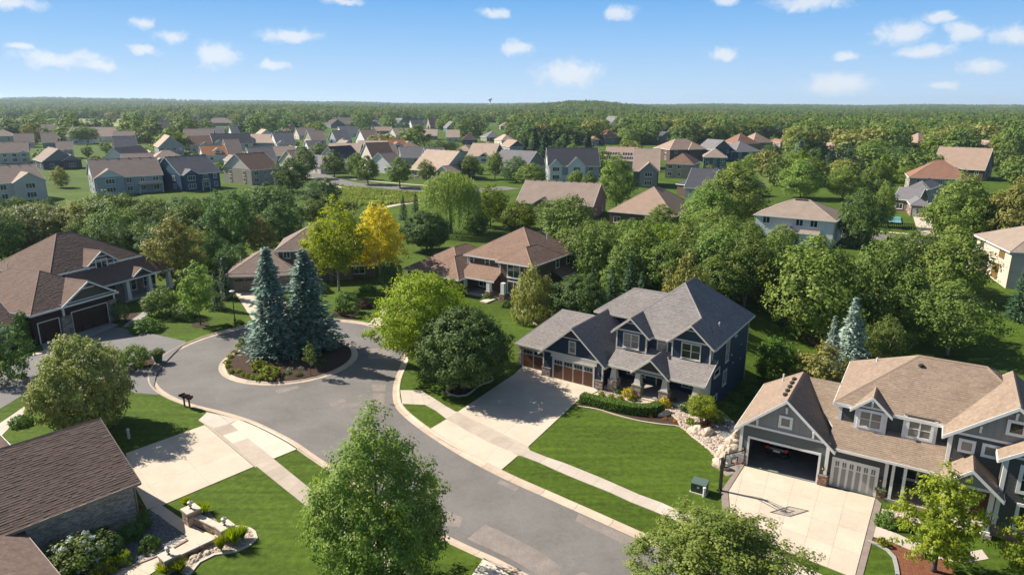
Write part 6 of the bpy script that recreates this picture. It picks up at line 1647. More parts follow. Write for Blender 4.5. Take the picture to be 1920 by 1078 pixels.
sheet('rock_bed', GB, M_greyrock, 0.010); tag(pebbles('grey_gravel', GB, 3000, M_pebg, .055, 3), 'grey gravel bed below the brick wall', 'gravel', kind='stuff')
edging('lawn_edging', [(352, 1013), (300, 1041), (222, 1072), (190, 1090)], M_wallst, .14, .1, 'brown stone edging between gravel and garden path')
WB = [(220 + x / 4.946, 860 + y / 4.946) for x, y in ((1060, 630), (1180, 635), (1270, 680), (1290, 740), (1230, 800), (1100, 860), (900, 890), (760, 960), (680, 1060), (640, 1078), (560, 1040), (640, 940), (900, 780), (1000, 740))]
sheet('rock_bed', WB, M_rockbed, 0.010); tag(pebbles('white_rock', WB, 1500, M_peb, .06, 9), 'pale rock bed curving round the grass clumps', 'gravel', kind='stuff')
edging('lawn_edging', WB[:10], M_capst, .2, .08, 'curved pale edging of the rock bed by the pillars')
sheet('rock_bed', [(340, 962), (350, 950), (390, 955), (408, 978), (430, 992), (408, 992), (372, 974)], M_rockbed, .012)
for (x, y, r) in ((376, 609, 1.1), (1517, 638, 1.7), (1522, 618, 1.4)):
    c = at_ground(x, y); ringp = [(c.x + r * math.cos(k * .52), c.y + r * math.sin(k * .52)) for k in range(12)]; sheet('mulch_ring', ringp, M_mulch_red if x > 1000 else M_mulch, .02, False)
sheet('mulch_bed', [(620, 588), (632, 596), (650, 600), (668, 596), (668, 584), (640, 578)], M_mulch, .012); sheet('mulch_bed', [(216, 600), (232, 612), (262, 606), (262, 590), (235, 580)], M_mulch, .012)
sheet('mulch_bed', [(255, 690), (285, 690), (296, 682), (280, 668), (250, 672)], M_mulch, .012)
# boulders and the boulder wall
for i, (x, y, w, l) in enumerate(((1245, 778, .62, 'pale rounded boulder in the mulch beside the hedge'), (1309, 811, .85, 'tan flat boulder in the river rock'), (1327, 813, .7, 'tan boulder beside the flat one in the river rock'))): boulder(at_ground(x, y), w, w * .7, w * .75, l, M_bould, i)
bwall = link('boulder_wall', None); tag(bwall, 'low wall of stacked tan boulders beside the basketball hoop', 'stone wall')
for i, (x, y) in enumerate(((1348, 868), (1352, 858), (1357, 849), (1363, 842), (1369, 834), (1374, 826), (1380, 818), (1385, 812), (1350, 876), (1358, 866), (1365, 855), (1372, 845), (1378, 834))): boulder(at_ground(x, y), RNG.uniform(.45, .7), RNG.uniform(.35, .5), RNG.uniform(.45, .75), None, M_bould, 20 + i, bwall, 'wall_boulder')
sheet('rock_bed', [(1348, 880), (1362, 868), (1388, 830), (1392, 868), (1374, 888), (1362, 893)], M_rockbed, .012)
for i, (x, y) in enumerate(((363, 1046), (375, 1042), (388, 1037), (366, 1051))): boulder(at(x, y), .3, .22, .2, 'small pale boulder in the rock bed below the walk wall', M_bould, 50 + i, group='boulders below the walk wall')
# clipped hedge: a curved run of leaves
hp = catmull([(p.x, p.y) for p in (at(1090, 753), at(1125, 762), at(1160, 770), at(1195, 775), at(1222, 775), at(1237, 769))], .25); g = np.random.default_rng(3); n = 9000
ii = g.integers(0, len(hp) - 1, n); P_ = np.array([(p.x, p.y) for p in hp]); T_ = np.gradient(P_, axis=0); T_ = T_ / np.linalg.norm(T_, axis=1, keepdims=True); base = P_[ii] + (P_[ii + 1] - P_[ii]) * g.random((n, 1)); nn = np.stack([-T_[ii][:, 1], T_[ii][:, 0]], 1)
side = g.choice([0, 1, 2, 3], n); u = g.uniform(-.5, .5, n); z = g.uniform(0, .85, n)
u = np.where(side == 0, -.5, np.where(side == 1, .5, u)) + g.normal(0, .03, n); z = np.where(side >= 2, .85, z) + g.normal(0, .03, n)
Cn = np.stack([base[:, 0] + nn[:, 0] * u, base[:, 1] + nn[:, 1] * u, z], 1); nv = unit(np.stack([nn[:, 0] * u * 2 * (side < 2), nn[:, 1] * u * 2 * (side < 2), (side >= 2) * 1.0 + .3], 1) + g.normal(0, .45, (n, 3))); a = unit(np.cross(nv, g.normal(0, 1, (n, 3)))); b = np.cross(nv, a); s = .06 * g.uniform(.7, 1.3, (n, 1))
hd = link('clipped_hedge', None); tag(hd, 'curved clipped green hedge before the porch walk', 'hedge'); link('foliage', quads_mesh('foliage', Cn, a * s, b * s * .7, g.random(n), LM['hedge']), hd)
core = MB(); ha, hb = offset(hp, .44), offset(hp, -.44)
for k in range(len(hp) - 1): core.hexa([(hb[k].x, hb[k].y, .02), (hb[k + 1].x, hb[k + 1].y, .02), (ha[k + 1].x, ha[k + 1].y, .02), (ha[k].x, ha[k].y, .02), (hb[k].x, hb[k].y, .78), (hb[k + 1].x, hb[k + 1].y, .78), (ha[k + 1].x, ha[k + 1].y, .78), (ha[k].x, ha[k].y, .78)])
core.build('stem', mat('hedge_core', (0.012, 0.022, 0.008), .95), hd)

# ------------------------------------------------------------------ stone pillars with lanterns, low walls
def lamp_head(parent, z, s=1.0):
    mb = MB(); mb.lathe([(.10 * s, z), (.10 * s, z + .04), (.035 * s, z + .07), (.035 * s, z + .2)], 8); mb.lathe([(.11 * s, z + .2), (.11 * s, z + .23)], 8)
    for k in range(4):
        an = k * math.pi / 2 + .4; mb.tube([(.10 * s * math.cos(an), .10 * s * math.sin(an), z + .22), (.13 * s * math.cos(an), .13 * s * math.sin(an), z + .47)], .012 * s, 4)
    mb.build('lamp_frame', M_dark, parent); gb = MB(); gb.lathe([(.08 * s, z + .23), (.11 * s, z + .47)], 8); gb.build('lamp_glass', mat('clear_lamp', (.55, .5, .4), .15), parent)
    cp = MB(); cp.lathe([(.19 * s, z + .47), (.17 * s, z + .51), (.06 * s, z + .58), (.02 * s, z + .64)], 10); cp.build('lamp_cap', M_cream, parent)
for i, (x, y, h, l) in enumerate(((361, 979, 1.0, 'square stone pillar with lantern beside the daylilies'), (424, 1010, .95, 'square stone pillar with lantern beside the tall grasses'), (320, 1066, .95, 'square stone pillar with lantern at the lower end of the walk'))):
    p = at(x, y); r = link('lamp_pillar', None, None, p, R_(50)); tag(r, l, 'pillar'); House.stone_pier(r, -.42, .42, -.42, .42, 0, h, M_wallst, 6, False, 'FRLB')
    cb = MB(); cb.box(-.5, .5, -.5, .5, h, h + .1); cb.build('cap', M_capst, r); lamp_head(r, h + .1)
def low_wall(a, b, h, t, label, rows=3):
    a, b = Vector((a.x, a.y)), Vector((b.x, b.y)); d = b - a; r = link('garden_wall', None, None, (a.x, a.y, 0), math.atan2(d.y, d.x)); tag(r, label, 'stone wall'); House.stone_pier(r, 0, d.length, -t / 2, t / 2, 0, h, M_wallst, rows, False, 'FB')
    n = max(1, int(d.length / 1.1)); w = d.length / n
    for k in range(n): cb = MB(); cb.box(k * w + .01, (k + 1) * w - .01, -t / 2 - .06, t / 2 + .06, h, h + .09); cb.build('cap', M_capst, r)
Q = lambda x, y: at(220 + x / 4.946, 860 + y / 4.946)
low_wall(Q(745, 600), Q(985, 715), .55, .36, 'low stone wall between the two upper lantern pillars'); low_wall(Q(545, 940), Q(965, 742), .3, .3, 'low stone kerb wall along the garden walk', 2)

# ------------------------------------------------------------------ street things
sl_ = link('street_lamp', None, None, at(441, 605)); tag(sl_, 'black lantern street lamp on the circle beside the taupe drive', 'street lamp')
mb = MB(); mb.lathe([(.16, 0), (.16, .5), (.09, .6), (.065, .7), (.055, 3.9)], 10); mb.build('pole', M_dark, sl_); lamp_head(sl_, 3.85, 1.9)
def mailbox(px, py, lab, rz):
    r = link('mailbox_stand', None, None, at(px, py), rz); tag(r, lab, 'mailbox', None); pb = MB(); pb.box(-.06, .06, -.06, .06, 0, 1.05); pb.build('post', mat('post_wood', (.10, .062, .045), .9), r); pb = MB(); pb.box(-.42, .42, -.07, .07, .98, 1.05); pb.build('cross_arm', MATS['post_wood'], r)
    for sx in (-.24, .24):
        b = MB(); pr = [(-.12, 0), (.12, 0), (.12, .13), (.085, .21), (0, .245), (-.085, .21), (-.12, .13)]; n = len(pr)
        lo = [(sx + x, -.3, 1.05 + z) for x, z in pr]; hi = [(sx + x, .26, 1.05 + z) for x, z in pr]
        b.poly(lo); b.poly(hi[::-1])
        for k in range(n): b.poly([lo[k], hi[k], hi[(k + 1) % n], lo[(k + 1) % n]])
        o = b.build('mailbox', M_dark, r); f = MB(); f.box(sx + .125, sx + .14, -.1, .06, 1.2, 1.36); f.build('flag', mat('flag_red', (.30, .02, .02), .6), o)
mailbox(346.5, 762, 'black twin mailbox on wooden post, nearer the linden', R_(-35)); mailbox(356, 765, 'black twin mailbox on wooden post, nearer the driveway', R_(-35))
pt = link('planter_barrel', None, None, at(297, 678)); tag(pt, 'green barrel planter overflowing with plants beside the kerb', 'planter')
mb = MB(); mb.lathe([(.36, 0), (.47, .5), (.5, .95), (.44, .95), (.42, .85)], 16); mb.build('barrel', mat('green_plastic', (.012, .085, .045), .5), pt)
for z in (.2, .7): mb = MB(); mb.lathe([(.40 + .12 * z, z), (.42 + .12 * z, z + .02), (.42 + .12 * z, z + .06), (.40 + .12 * z, z + .08)], 16); mb.build('hoop', MATS['green_plastic'], pt)
o = link('foliage', PROTO['bush'][2], pt, (0, 0, .6), 0, (.5, .5, .42)); o = link('blossom', PROTO['flower_red'][2], pt, (.1, -.1, .75), 0, (1.1, 1.1, .9))
def pedestal(px, py, h, lab, group=None):
    r = link('utility_pedestal', None, None, at_ground(px, py)); tag(r, lab, 'utility post', group); b = MB(); b.lathe([(.11, 0), (.11, h * .8), (.13, h * .82), (.13, h * .96), (.08, h)], 8); b.build('body', M_pipe, r); b = MB(); b.box(-.06, .06, -.135, -.12, h * .5, h * .72); b.build('label_plate', M_cream, r)
pedestal(1320, 931, .78, 'pale utility pedestal beside the green transformer'); pedestal(242, 822, .95, 'white utility post on the shaded lawn beside the driveway'); pedestal(400, 580, .7, 'small white utility post on the lawn behind the lamp post'); pedestal(890, 716, .9, 'pale utility post in the dark maple bed'); pedestal(584, 690, .8, 'white stake on the island')
tr = link('transformer_box', None, None, at(1311, 921), R_(-30)); tag(tr, 'green steel transformer box on the lawn of the navy house', 'utility box')
gm = mat('transformer_green', (.030, .055, .040), .5, var2=.1, scale2=4); mb = MB(); mb.box(-.55, .55, -.42, .42, 0.08, .78); mb.build('cabinet', gm, tr)
mb = MB(); mb.hexa([(-.6, -.47, .78), (.6, -.47, .78), (.6, .47, .78), (-.6, .47, .78), (-.58, -.45, .84), (.58, -.45, .84), (.58, .45, .92), (-.58, .45, .92)]); mb.build('lid', mat('transformer_lid', (.085, .125, .10), .5), tr)
mb = MB(); mb.box(-.62, .62, -.5, .5, 0, .08); mb.build('pad', M_conc, tr); mb = MB(); mb.box(-.1, .08, -.43, -.421, .45, .62); mb.build('warning_plate', M_cream, tr); mb = MB(); mb.box(-.01, .01, -.425, -.42, .1, .76); mb.build('seam', M_dark, tr)
# basketball hoop leaning over the drive
bh = link('basketball_hoop', None, None, at(1350, 920), R_(-66)); tag(bh, 'black basketball hoop with clear backboard at the driveway edge', 'basketball hoop')
mb = MB(); mb.box(-.09, .09, -.09, .09, 0, 2.75); mb.box(-.2, .2, -.2, .2, 0, .06); mb.build('pole', M_dark, bh)
mb = MB()
for sx in (-.06, .06): mb.tube([(0, sx, 2.7), (1.15, sx * 4, 3.15)], .035, 6); mb.tube([(0, sx, 2.2), (1.15, sx * 4, 2.8)], .035, 6)
mb.tube([(0, 0, 2.7), (-.35, 0, 2.5), (-.1, 0, 1.4)], .025, 5); mb.build('support_arm', M_dark, bh)
mb = MB(); w, z0_, z1_ = .92, 2.75, 3.82
for (y0, y1, a, b) in ((-w, w, z0_, z0_ + .06), (-w, w, z1_ - .06, z1_), (-w, -w + .06, z0_ + .06, z1_ - .06), (w - .06, w, z0_ + .06, z1_ - .06)): mb.box(1.16, 1.22, y0, y1, a, b)
for (y0, y1, a, b) in ((-.3, .3, 2.95, 3.0), (-.3, .3, 3.35, 3.4), (-.3, -.25, 3.0, 3.35), (.25, .3, 3.0, 3.35)): mb.box(1.17, 1.21, y0, y1, a, b)
mb.build('backboard_frame', M_dark, bh)
gl = bpy.data.materials.new('clear_acrylic'); gl.use_nodes = True; gn = gl.node_tree; gp = gn.nodes['Principled BSDF']; gp.inputs['Base Color'].default_value = (.8, .85, .85, 1); gp.inputs['Roughness'].default_value = .08; gp.inputs['Alpha'].default_value = .18
mb = MB(); mb.box(1.18, 1.195, -w + .06, w - .06, z0_ + .06, z1_ - .06); mb.build('backboard', gl, bh)
mb = MB(); rp = [(1.62 + .23 * math.cos(k * .393), .23 * math.sin(k * .393), 3.05) for k in range(17)]; mb.tube(rp, .014, 5, cap=False); mb.box(1.22, 1.4, -.06, .06, 3.0, 3.05); mb.build('rim', mat('rim_orange', (.55, .13, .03), .5), bh)
mb = MB()
for k in range(12):
    an = k * .524; mb.tube([(1.62 + .22 * math.cos(an), .22 * math.sin(an), 3.04), (1.62 + .14 * math.cos(an + .3), .14 * math.sin(an + .3), 2.62)], .008, 3, cap=False); mb.tube([(1.62 + .22 * math.cos(an), .22 * math.sin(an), 3.04), (1.62 + .14 * math.cos(an - .3), .14 * math.sin(an - .3), 2.62)], .008, 3, cap=False)
mb.build('net', M_pipe, bh)
# ------------------------------------------------------------------ the car in the garage (rear towards the drive)
cr_ = link('parked_car', None, None, (R.root.matrix_basis @ Vector((1.75, 2.2, .06))), R_(-32)); tag(cr_, 'black sport utility car parked tail-out in the open garage', 'car')
M_paint = mat('black_paint', (.012, .012, .014), .22, spec=.7); M_tyre = mat('tyre', (.015, .015, .015), .85); M_rim = mat('alloy', (.35, .35, .36), .35, metal=.9); M_tail = mat('tail_light', (.45, .03, .015), .25); M_plate = mat('plate', (.55, .62, .68), .5)
def loft(secs, m, name, parent, smoothy=True):
    mb = MB(); n = len(secs[0])
    for a, b in zip(secs, secs[1:]):
        for k in range(n): l = (k + 1) % n; mb.poly([a[k], a[l], b[l], b[k]])
    mb.poly(secs[0][::-1]); mb.poly(secs[-1]); o = mb.build(name, m, parent)
    bm = bmesh.new(); bm.from_mesh(o.data); bmesh.ops.remove_doubles(bm, verts=bm.verts[:], dist=1e-4); bmesh.ops.recalc_face_normals(bm, faces=bm.faces[:]); bm.to_mesh(o.data); bm.free()
    if smoothy: o.data.polygons.foreach_set('use_smooth', [True] * len(o.data.polygons)); md = o.modifiers.new('bevel', 'SUBSURF'); md.levels = 1; md.render_levels = 1
    return o
def sec(y, w, z0, zs, z1, tw): return [(-w * .9, y, z0), (w * .9, y, z0), (w, y, z0 + .12), (w, y, zs), (tw, y, z1), (-tw, y, z1), (-w, y, zs), (-w, y, z0 + .12)]
loft([sec(0, .82, .35, .85, .95, .78), sec(.06, .9, .28, .92, 1.02, .84), sec(.5, .93, .25, .95, 1.05, .86), sec(2.2, .93, .25, .97, 1.05, .86), sec(3.4, .93, .25, .95, 1.03, .85), sec(4.4, .9, .28, .86, .92, .8), sec(4.62, .8, .38, .7, .78, .7)], M_paint, 'body', cr_)
loft([sec(.22, .8, .98, 1.05, 1.12, .74), sec(.42, .8, 1.0, 1.1, 1.62, .64), sec(1.2, .82, 1.0, 1.1, 1.72, .66), sec(2.4, .82, 1.0, 1.1, 1.68, .64), sec(3.1, .8, 1.0, 1.06, 1.3, .7), sec(3.4, .78, 1.0, 1.03, 1.06, .74)], M_paint, 'cabin', cr_)
mb = MB(); mb.poly([(-.66, .14, 1.1), (.66, .14, 1.1), (.58, .30, 1.52), (-.58, .30, 1.52)]); mb.build('rear_window', M_pane, cr_)
for sx in (-1, 1):
    mb = MB(); mb.poly([(sx * .845, .7, 1.1), (sx * .845, 2.9, 1.1), (sx * .70, 2.5, 1.55), (sx * .70, .8, 1.58)][::sx]); mb.build('side_window', M_pane, cr_)
    mb = MB(); mb.box(sx * .62, sx * .88, -.03, .1, .78, 1.0); mb.build('tail_light', M_tail, cr_)
    mb = MB(); mb.box(sx * .95, sx * 1.1, 2.7, 2.85, 1.05, 1.2); mb.build('mirror', M_paint, cr_)
    for y in (.85, 3.65):
        wm = MB(); wm.lathe([(.2, -.11), (.33, -.11), (.36, -.07), (.36, .07), (.33, .11), (.2, .11)], 18); o = wm.build('wheel', M_tyre, cr_); o.location = (sx * .84, y, .36); o.rotation_euler = (0, math.pi / 2, 0); wm = MB(); wm.lathe([(.21, -.115), (.21, .115)], 14); wm.build('rim', M_rim, o)
mb = MB(); mb.box(-.26, .26, -.06, -.02, .62, .78); mb.build('number_plate', M_plate, cr_); mb = MB(); mb.box(-.85, .85, -.06, .1, .32, .55); mb.build('bumper', M_dark, cr_)
# patio and stepping slabs behind the navy house, spare slab paths on the left
stp = tag(link('stepping_path', None), kind='structure')
for x, y in ((1411, 728), (1419, 731), (1427, 735), (1417, 737)): c = at_ground(x, y); slab(stp, [(c.x - .35, c.y - .3), (c.x + .35, c.y - .3), (c.x + .35, c.y + .3), (c.x - .35, c.y + .3)], M_new, .05)
sheet('patio', [(1403, 698), (1420, 696), (1424, 714), (1402, 726)], M_conc, .03)
spp = tag(link('garden_path', None), kind='structure')
A_, B_ = [at(-10, 800), at(20, 780), at(46, 762)], [at(-10, 830), at(24, 796), at(48, 772)]
slab_strip(spp, A_, B_, M_walk, .03); slab_strip(spp, [at(60, 664), at(92, 656)], [at(60, 668), at(94, 660)], M_walk, .06)
# ------------------------------------------------------------------ distance haze
hz = bpy.data.materials.new('haze'); hz.use_nodes = True; ht = hz.node_tree; ht.nodes.clear(); ho = ht.nodes.new('ShaderNodeOutputMaterial'); pv_ = ht.nodes.new('ShaderNodeVolumePrincipled')
pv_.inputs['Color'].default_value = (.66, .83, 1.0, 1); pv_.inputs['Density'].default_value = 0.00008; pv_.inputs['Anisotropy'].default_value = 0.2; ht.links.new(pv_.outputs[0], ho.inputs['Volume'])
mb = MB(); mb.box(-9500, 9500, -300, 11000, -6, 130); tag(mb.build('haze', hz), 'thin summer haze over the whole suburb', 'haze', kind='stuff')
# ------------------------------------------------------------------ trees one by one
mp = plant('maple_a', (-7.75, 34.6, 0), 11.6, 4.2, 'large full maple between sidewalk and kerb before the turning circle', name='maple_tree')
plant('maple_b', (11.7, 33.2, 0), 6.2, 4.3, 'leafy maple beside the street before the tan concrete driveway', name='maple_tree')
tree('young_maple', 1750, 1070, 880, 140, 'young yellow-green maple in the red mulch bed', name='maple_tree')
tree('young_maple', 1938, 1120, 925, 120, 'young yellow-green maple beside the entry gable of the charcoal house', name='maple_tree')
tree('linden', 167, 806, 628, 166, 'broad yellowish linden on the lawn behind the brick house', name='linden_tree')
tree('dark_maple', 870, 729, 572, 172, 'dense dark maple in the edged bed beside the driveway', name='maple_tree')
tree('locust', 797, 690, 514, 205, 'lime-green spreading locust overhanging the turning circle', name='locust_tree')
tree('spruce', 516, 668, 462, 128, 'blue spruce on the island, fuller at the foot', name='spruce_tree', zadd=.3)
tree('spruce', 581, 655, 466, 146, 'blue spruce on the island beside its twin, wide lower branches', name='spruce_tree', zadd=.3)
tree('sapling', 459, 668, 626, 22, 'slim sapling with staked white trunk on the island rim', name='sapling', zadd=.2)
tree('sapling', 583, 705, 640, 26, 'slim sapling in the spruce shade on the island', name='sapling', zadd=.2)
tree('ash_green', 636, 547, 372, 118, 'yellow-green ash with twin pale trunks before the taupe house', name='ash_tree')
tree('ash_yellow', 714, 530, 374, 96, 'golden yellow ash turning early, behind the yellow-green ash', name='ash_tree')
tree('young_tree', 376, 609, 487, 84, 'young green tree in a mulch ring on the lawn by the lamp post', name='young_tree')
tree('olive_tree', 336, 530, 408, 110, 'olive twiggy tree behind the porch of the dark brick house')
tree('dark_a', 437, 485, 350, 82, 'dark green dense tree left of the round-headed dark pair')
tree('dark_a', 515, 440, 342, 100, 'dark round-headed tree below the cream gable-end house')
tree('dark_b', 605, 388, 330, 72, 'dark round tree at the meadow edge')
tree('mid_a', 590, 420, 372, 60, 'mid-green tree behind the yellow-green ash')
tree('dark_b', 350, 450, 364, 95, 'dark tree below the deep blue walkout house')
tree('mid_b', 215, 450, 360, 110, 'broad olive-green tree below the grey-blue walkout house')
tree('olive_tree', 150, 460, 378, 90, 'ragged olive tree behind the dark brick roof')
tree('pale_tree', 75, 462, 384, 120, 'pale silvery broad tree behind the dark brick roof')
tree('pale_tree', 30, 470, 400, 80, 'small pale tree at the left end of the silvery tree')
tree('mid_b', 275, 460, 380, 80, 'mid-green tree between the olive tree and the walkout lawn')
tree('olive_tree', 492, 480, 405, 62, 'greyish olive tree above the taupe garage roof')
tree('dark_b', 400, 510, 430, 60, 'dark dense tree left of the taupe garage')
tree('dark_b', 300, 500, 418, 70, 'dark tree behind the olive twiggy tree')
tree('spruce_dark', 425, 560, 480, 44, 'dark conifer beside the taupe garage wall', name='spruce_tree')
tree('spruce_dark', 408, 580, 508, 40, 'small dark conifer behind the young lawn tree', name='spruce_tree')
tree('dark_a', 440, 520, 455, 56, 'dark tree behind the taupe garage roof')
tree('olive_tree', 115, 352, 312, 32, 'small round yellow-green tree on the drive of the grey double gable')
for a in ((548, 360, 292, 62, 'dark_b', 'dense tree at the corner of the dark brown roof'), (573, 335, 275, 46, 'street_tree', 'full street tree left of the far street bend'), (627, 332, 281, 44, 'street_tree', 'full street tree at the start of the meadow road'), (690, 346, 292, 44, 'street_tree', 'dark street tree with its trunk on the far verge'), (668, 336, 286, 34, 'street_lime', 'paler street tree behind the far sidewalk'), (750, 352, 294, 48, 'street_tree', 'broad street tree beside the far street sign'),
          (800, 344, 297, 34, 'street_lime', 'pale narrow street tree before the big tan roof'), (832, 300, 262, 62, 'dark_a', 'big round dark tree among the tan roofs'), (880, 336, 288, 44, 'street_lime', 'street tree before the small dark front gable'), (928, 336, 283, 36, 'street_lime', 'narrow street tree before the slate roof'), (968, 342, 290, 52, 'dark_b', 'dark street tree beside the pines'), (518, 300, 283, 30, 'street_lime', 'small tree before the tan low roof'),
          (158, 270, 236, 46, 'mid_b', 'bushy tree before the white-gabled back-row house'), (600, 300, 268, 40, 'street_tree', 'street tree before the slate white garage'), (720, 315, 288, 22, 'spruce_dark', 'slim dark conifer between street trees')):
    tree(a[4], a[0], a[1], a[2], a[3], a[5])
tree('spruce_dark', 757, 412, 366, 25, 'small dark spruce on the park lawn, left of a pair', name='spruce_tree'); tree('spruce_dark', 780, 406, 363, 28, 'small dark spruce on the park lawn, right of a pair', name='spruce_tree')
tree('dark_maple', 800, 470, 392, 92, 'round dark maple standing alone on the park lawn', name='maple_tree')
tree('willow', 846, 438, 322, 118, 'tall weeping willow beside the park lawn', name='willow_tree')
for a in ((920, 425, 345, 68, 'bright', 'bright green tree right of the willow'), (972, 432, 376, 82, 'bright', 'yellow-green tree before the brick house'), (1068, 470, 362, 112, 'mid_a', 'broad mid-green tree before the brick gable end'), (1040, 440, 372, 70, 'mid_b', 'mid-green tree left of the brick gable end'), (895, 440, 400, 44, 'dark_b', 'dark low tree behind the reddish hip roof'),
          (1122, 545, 418, 88, 'mid_b', 'feathery green tree behind the reddish hip roof'), (1232, 545, 420, 104, 'bright', 'bright green tree behind the navy house'), (1285, 540, 445, 90, 'dark_a', 'dark green tree behind the navy roof apex'), (1180, 500, 408, 60, 'mid_a', 'green tree below the patio door of the brown house'), (1240, 440, 384, 62, 'silver_maple', 'light-tipped maple in front of the brown hip roof'),
          (1335, 480, 392, 112, 'silver_maple', 'broad maple left of the white house'), (1375, 425, 305, 118, 'silver_maple', 'tall light-tipped maple among the slate roofs'), (1325, 440, 345, 100, 'silver_maple', 'wide light-tipped maple before the dark-roofed brown house'), (1395, 575, 425, 112, 'birch', 'pale-trunked birch behind the navy house'), (1445, 560, 432, 104, 'mid_a', 'green tree left of the big backyard maple'), (1462, 500, 424, 80, 'silver_maple', 'light maple before the white house windows'),
          (1155, 388, 292, 72, 'silver_maple', 'full maple left of the twin-window gable house'), (1080, 352, 318, 34, 'street_lime', 'small tree before the farmhouse garages'), (995, 352, 305, 62, 'street_lime', 'bright tree left of the farmhouse'), (1105, 360, 322, 30, 'street_tree', 'small dark tree right of the farmhouse garages'),
          (1608, 462, 345, 80, 'dark_b', 'dark tree at the corner of the white house'), (1652, 425, 342, 44, 'silver_maple', 'maple beside the pool'), (1788, 465, 328, 112, 'silver_maple', 'large maple beside the pool driveway'), (1890, 478, 332, 92, 'olive_tree', 'loose olive tree on the lawn above the cream house'), (1850, 470, 360, 60, 'dark_a', 'dark tree behind the large pool maple'),
          (1640, 620, 438, 130, 'mid_a', 'broad green tree left of the loose birches'), (1705, 540, 430, 110, 'mid_b', 'green tree behind the loose birches'), (1780, 560, 432, 120, 'silver_maple', 'green tree beside the cream house'), (1775, 665, 520, 150, 'birch', 'loose birch clump behind the charcoal house'), (1695, 640, 500, 110, 'birch', 'loose birch left of the birch clump'), (1655, 690, 590, 80, 'birch', 'low loose birch behind the tan roof'),
          (1500, 372, 300, 82, 'silver_maple', 'maple right of the mown lawn'), (1580, 372, 312, 66, 'silver_maple', 'maple between the dark pine and the white house'), (1640, 372, 300, 60, 'mid_a', 'green tree before the pool house'), (1700, 350, 310, 50, 'bright', 'yellow-green tree left of the red-brown roof'), (1690, 330, 272, 60, 'dark_a', 'dark tree above the yellow-green tree'), (1445, 300, 268, 36, 'dark_b', 'dark tree on the mown lawn'), (1410, 322, 286, 36, 'street_lime', 'light lawn tree by the grey hip roof'), (1640, 310, 262, 70, 'silver_maple', 'broad light tree right of the cream gable'), (1590, 335, 265, 64, 'spruce_dark', 'brownish dark conifer right of the blue spruce'),
          (1555, 330, 272, 40, 'spruce_dark', 'narrow dark conifer between spruces'), (1330, 330, 308, 26, 'street_lime', 'small bright tree before the black deck')):
    tree(a[4], a[0], a[1], a[2], a[3], a[5])
tree('silver_maple', 1517, 637, 448, 176, 'big backyard maple in a mulch ring behind the navy house', name='maple_tree')
tree('spruce_silver', 1588, 692, 556, 96, 'silvery blue spruce in the backyard', name='spruce_tree'); tree('spruce_silver', 1553, 700, 590, 56, 'shorter silvery spruce beside the taller one', name='spruce_tree')
tree('arborvitae', 1450, 722, 632, 64, 'dark clipped arborvitae column right of the navy house', 'shrub', name='arborvitae')
tree('bush_olive', 1535, 742, 652, 128, 'wide olive shrub behind the grey garage', 'shrub')
tree('spruce_dark', 1906, 598, 502, 62, 'dark spruce before the cream house', name='spruce_tree'); tree('spruce', 1497, 316, 262, 44, 'blue spruce on the far lawn', name='spruce_tree')
for x, y, t, w, l in ((1145, 590, 496, 50, 'dark spruce behind the navy house, left one'), (1178, 588, 470, 56, 'tall dark spruce behind the navy house'), (1200, 595, 508, 46, 'small light spruce beside the tall dark one'), (1110, 560, 500, 40, 'low dark spruce by the reddish hip house')): tree('spruce_dark', x, y, t, w, l, name='spruce_tree')
tree('bush_olive', 1283, 610, 486, 98, 'olive rounded tree-shrub behind the navy roof', 'shrub')
tree('bush_olive', 1000, 600, 506, 84, 'feathery yellow-green shrub beside the bay window', 'shrub'); tree('dark_maple', 1083, 604, 514, 110, 'rounded dark green small tree behind the navy garage', name='maple_tree')
for i, (x, t, w) in enumerate(((985, 258, 26), (1003, 240, 34), (1022, 246, 32), (1042, 248, 34), (1062, 250, 30), (1080, 246, 32), (1102, 246, 36))): tree('pine_far', x, 292 + (i % 3) * 3, t, w, 'tall dark pine in the row behind the farmhouse', group='pines behind the farmhouse', name='pine_tree')
# left foreground shrubs
tree('arborvitae', 48, 650, 582, 22, 'slim dark arborvitae at the brick corner', 'shrub', name='arborvitae'); tree('ball_dark', 22, 712, 610, 80, 'large round dark shrub at the left edge', 'shrub')
tree('bush', 252, 690, 648, 56, 'rounded bright shrub beside the green bin', 'shrub'); tree('bush', 305, 590, 541, 62, 'light green bush by the stepping path', 'shrub'); tree('bush', 350, 596, 568, 50, 'low bush under the young lawn tree', 'shrub')
tree('ball_dark', 227, 602, 566, 30, 'dark clipped shrub by the stone garage corner', 'shrub'); tree('mound', 275, 618, 596, 60, 'dark low shrub on the lawn corner', 'shrub')
tree('ball', 650, 588, 545, 46, 'round clipped brownish-green shrub by the taupe house', 'shrub'); tree('ball_dark', 728, 540, 490, 34, 'dark conical shrub right of the yellow ash', 'shrub'); tree('ball_dark', 742, 530, 495, 30, 'dark shrub behind the conical one', 'shrub')
tree('red_bush', 680, 576, 560, 34, 'purple-leaved shrub on the circle lawn', 'shrub'); tree('mound', 605, 548, 530, 30, 'dark low shrub before the taupe porch', 'shrub')
tree('flower_red', 641, 592, 577, 12, 'flower tub with red blooms beside the round shrub', 'flowers')
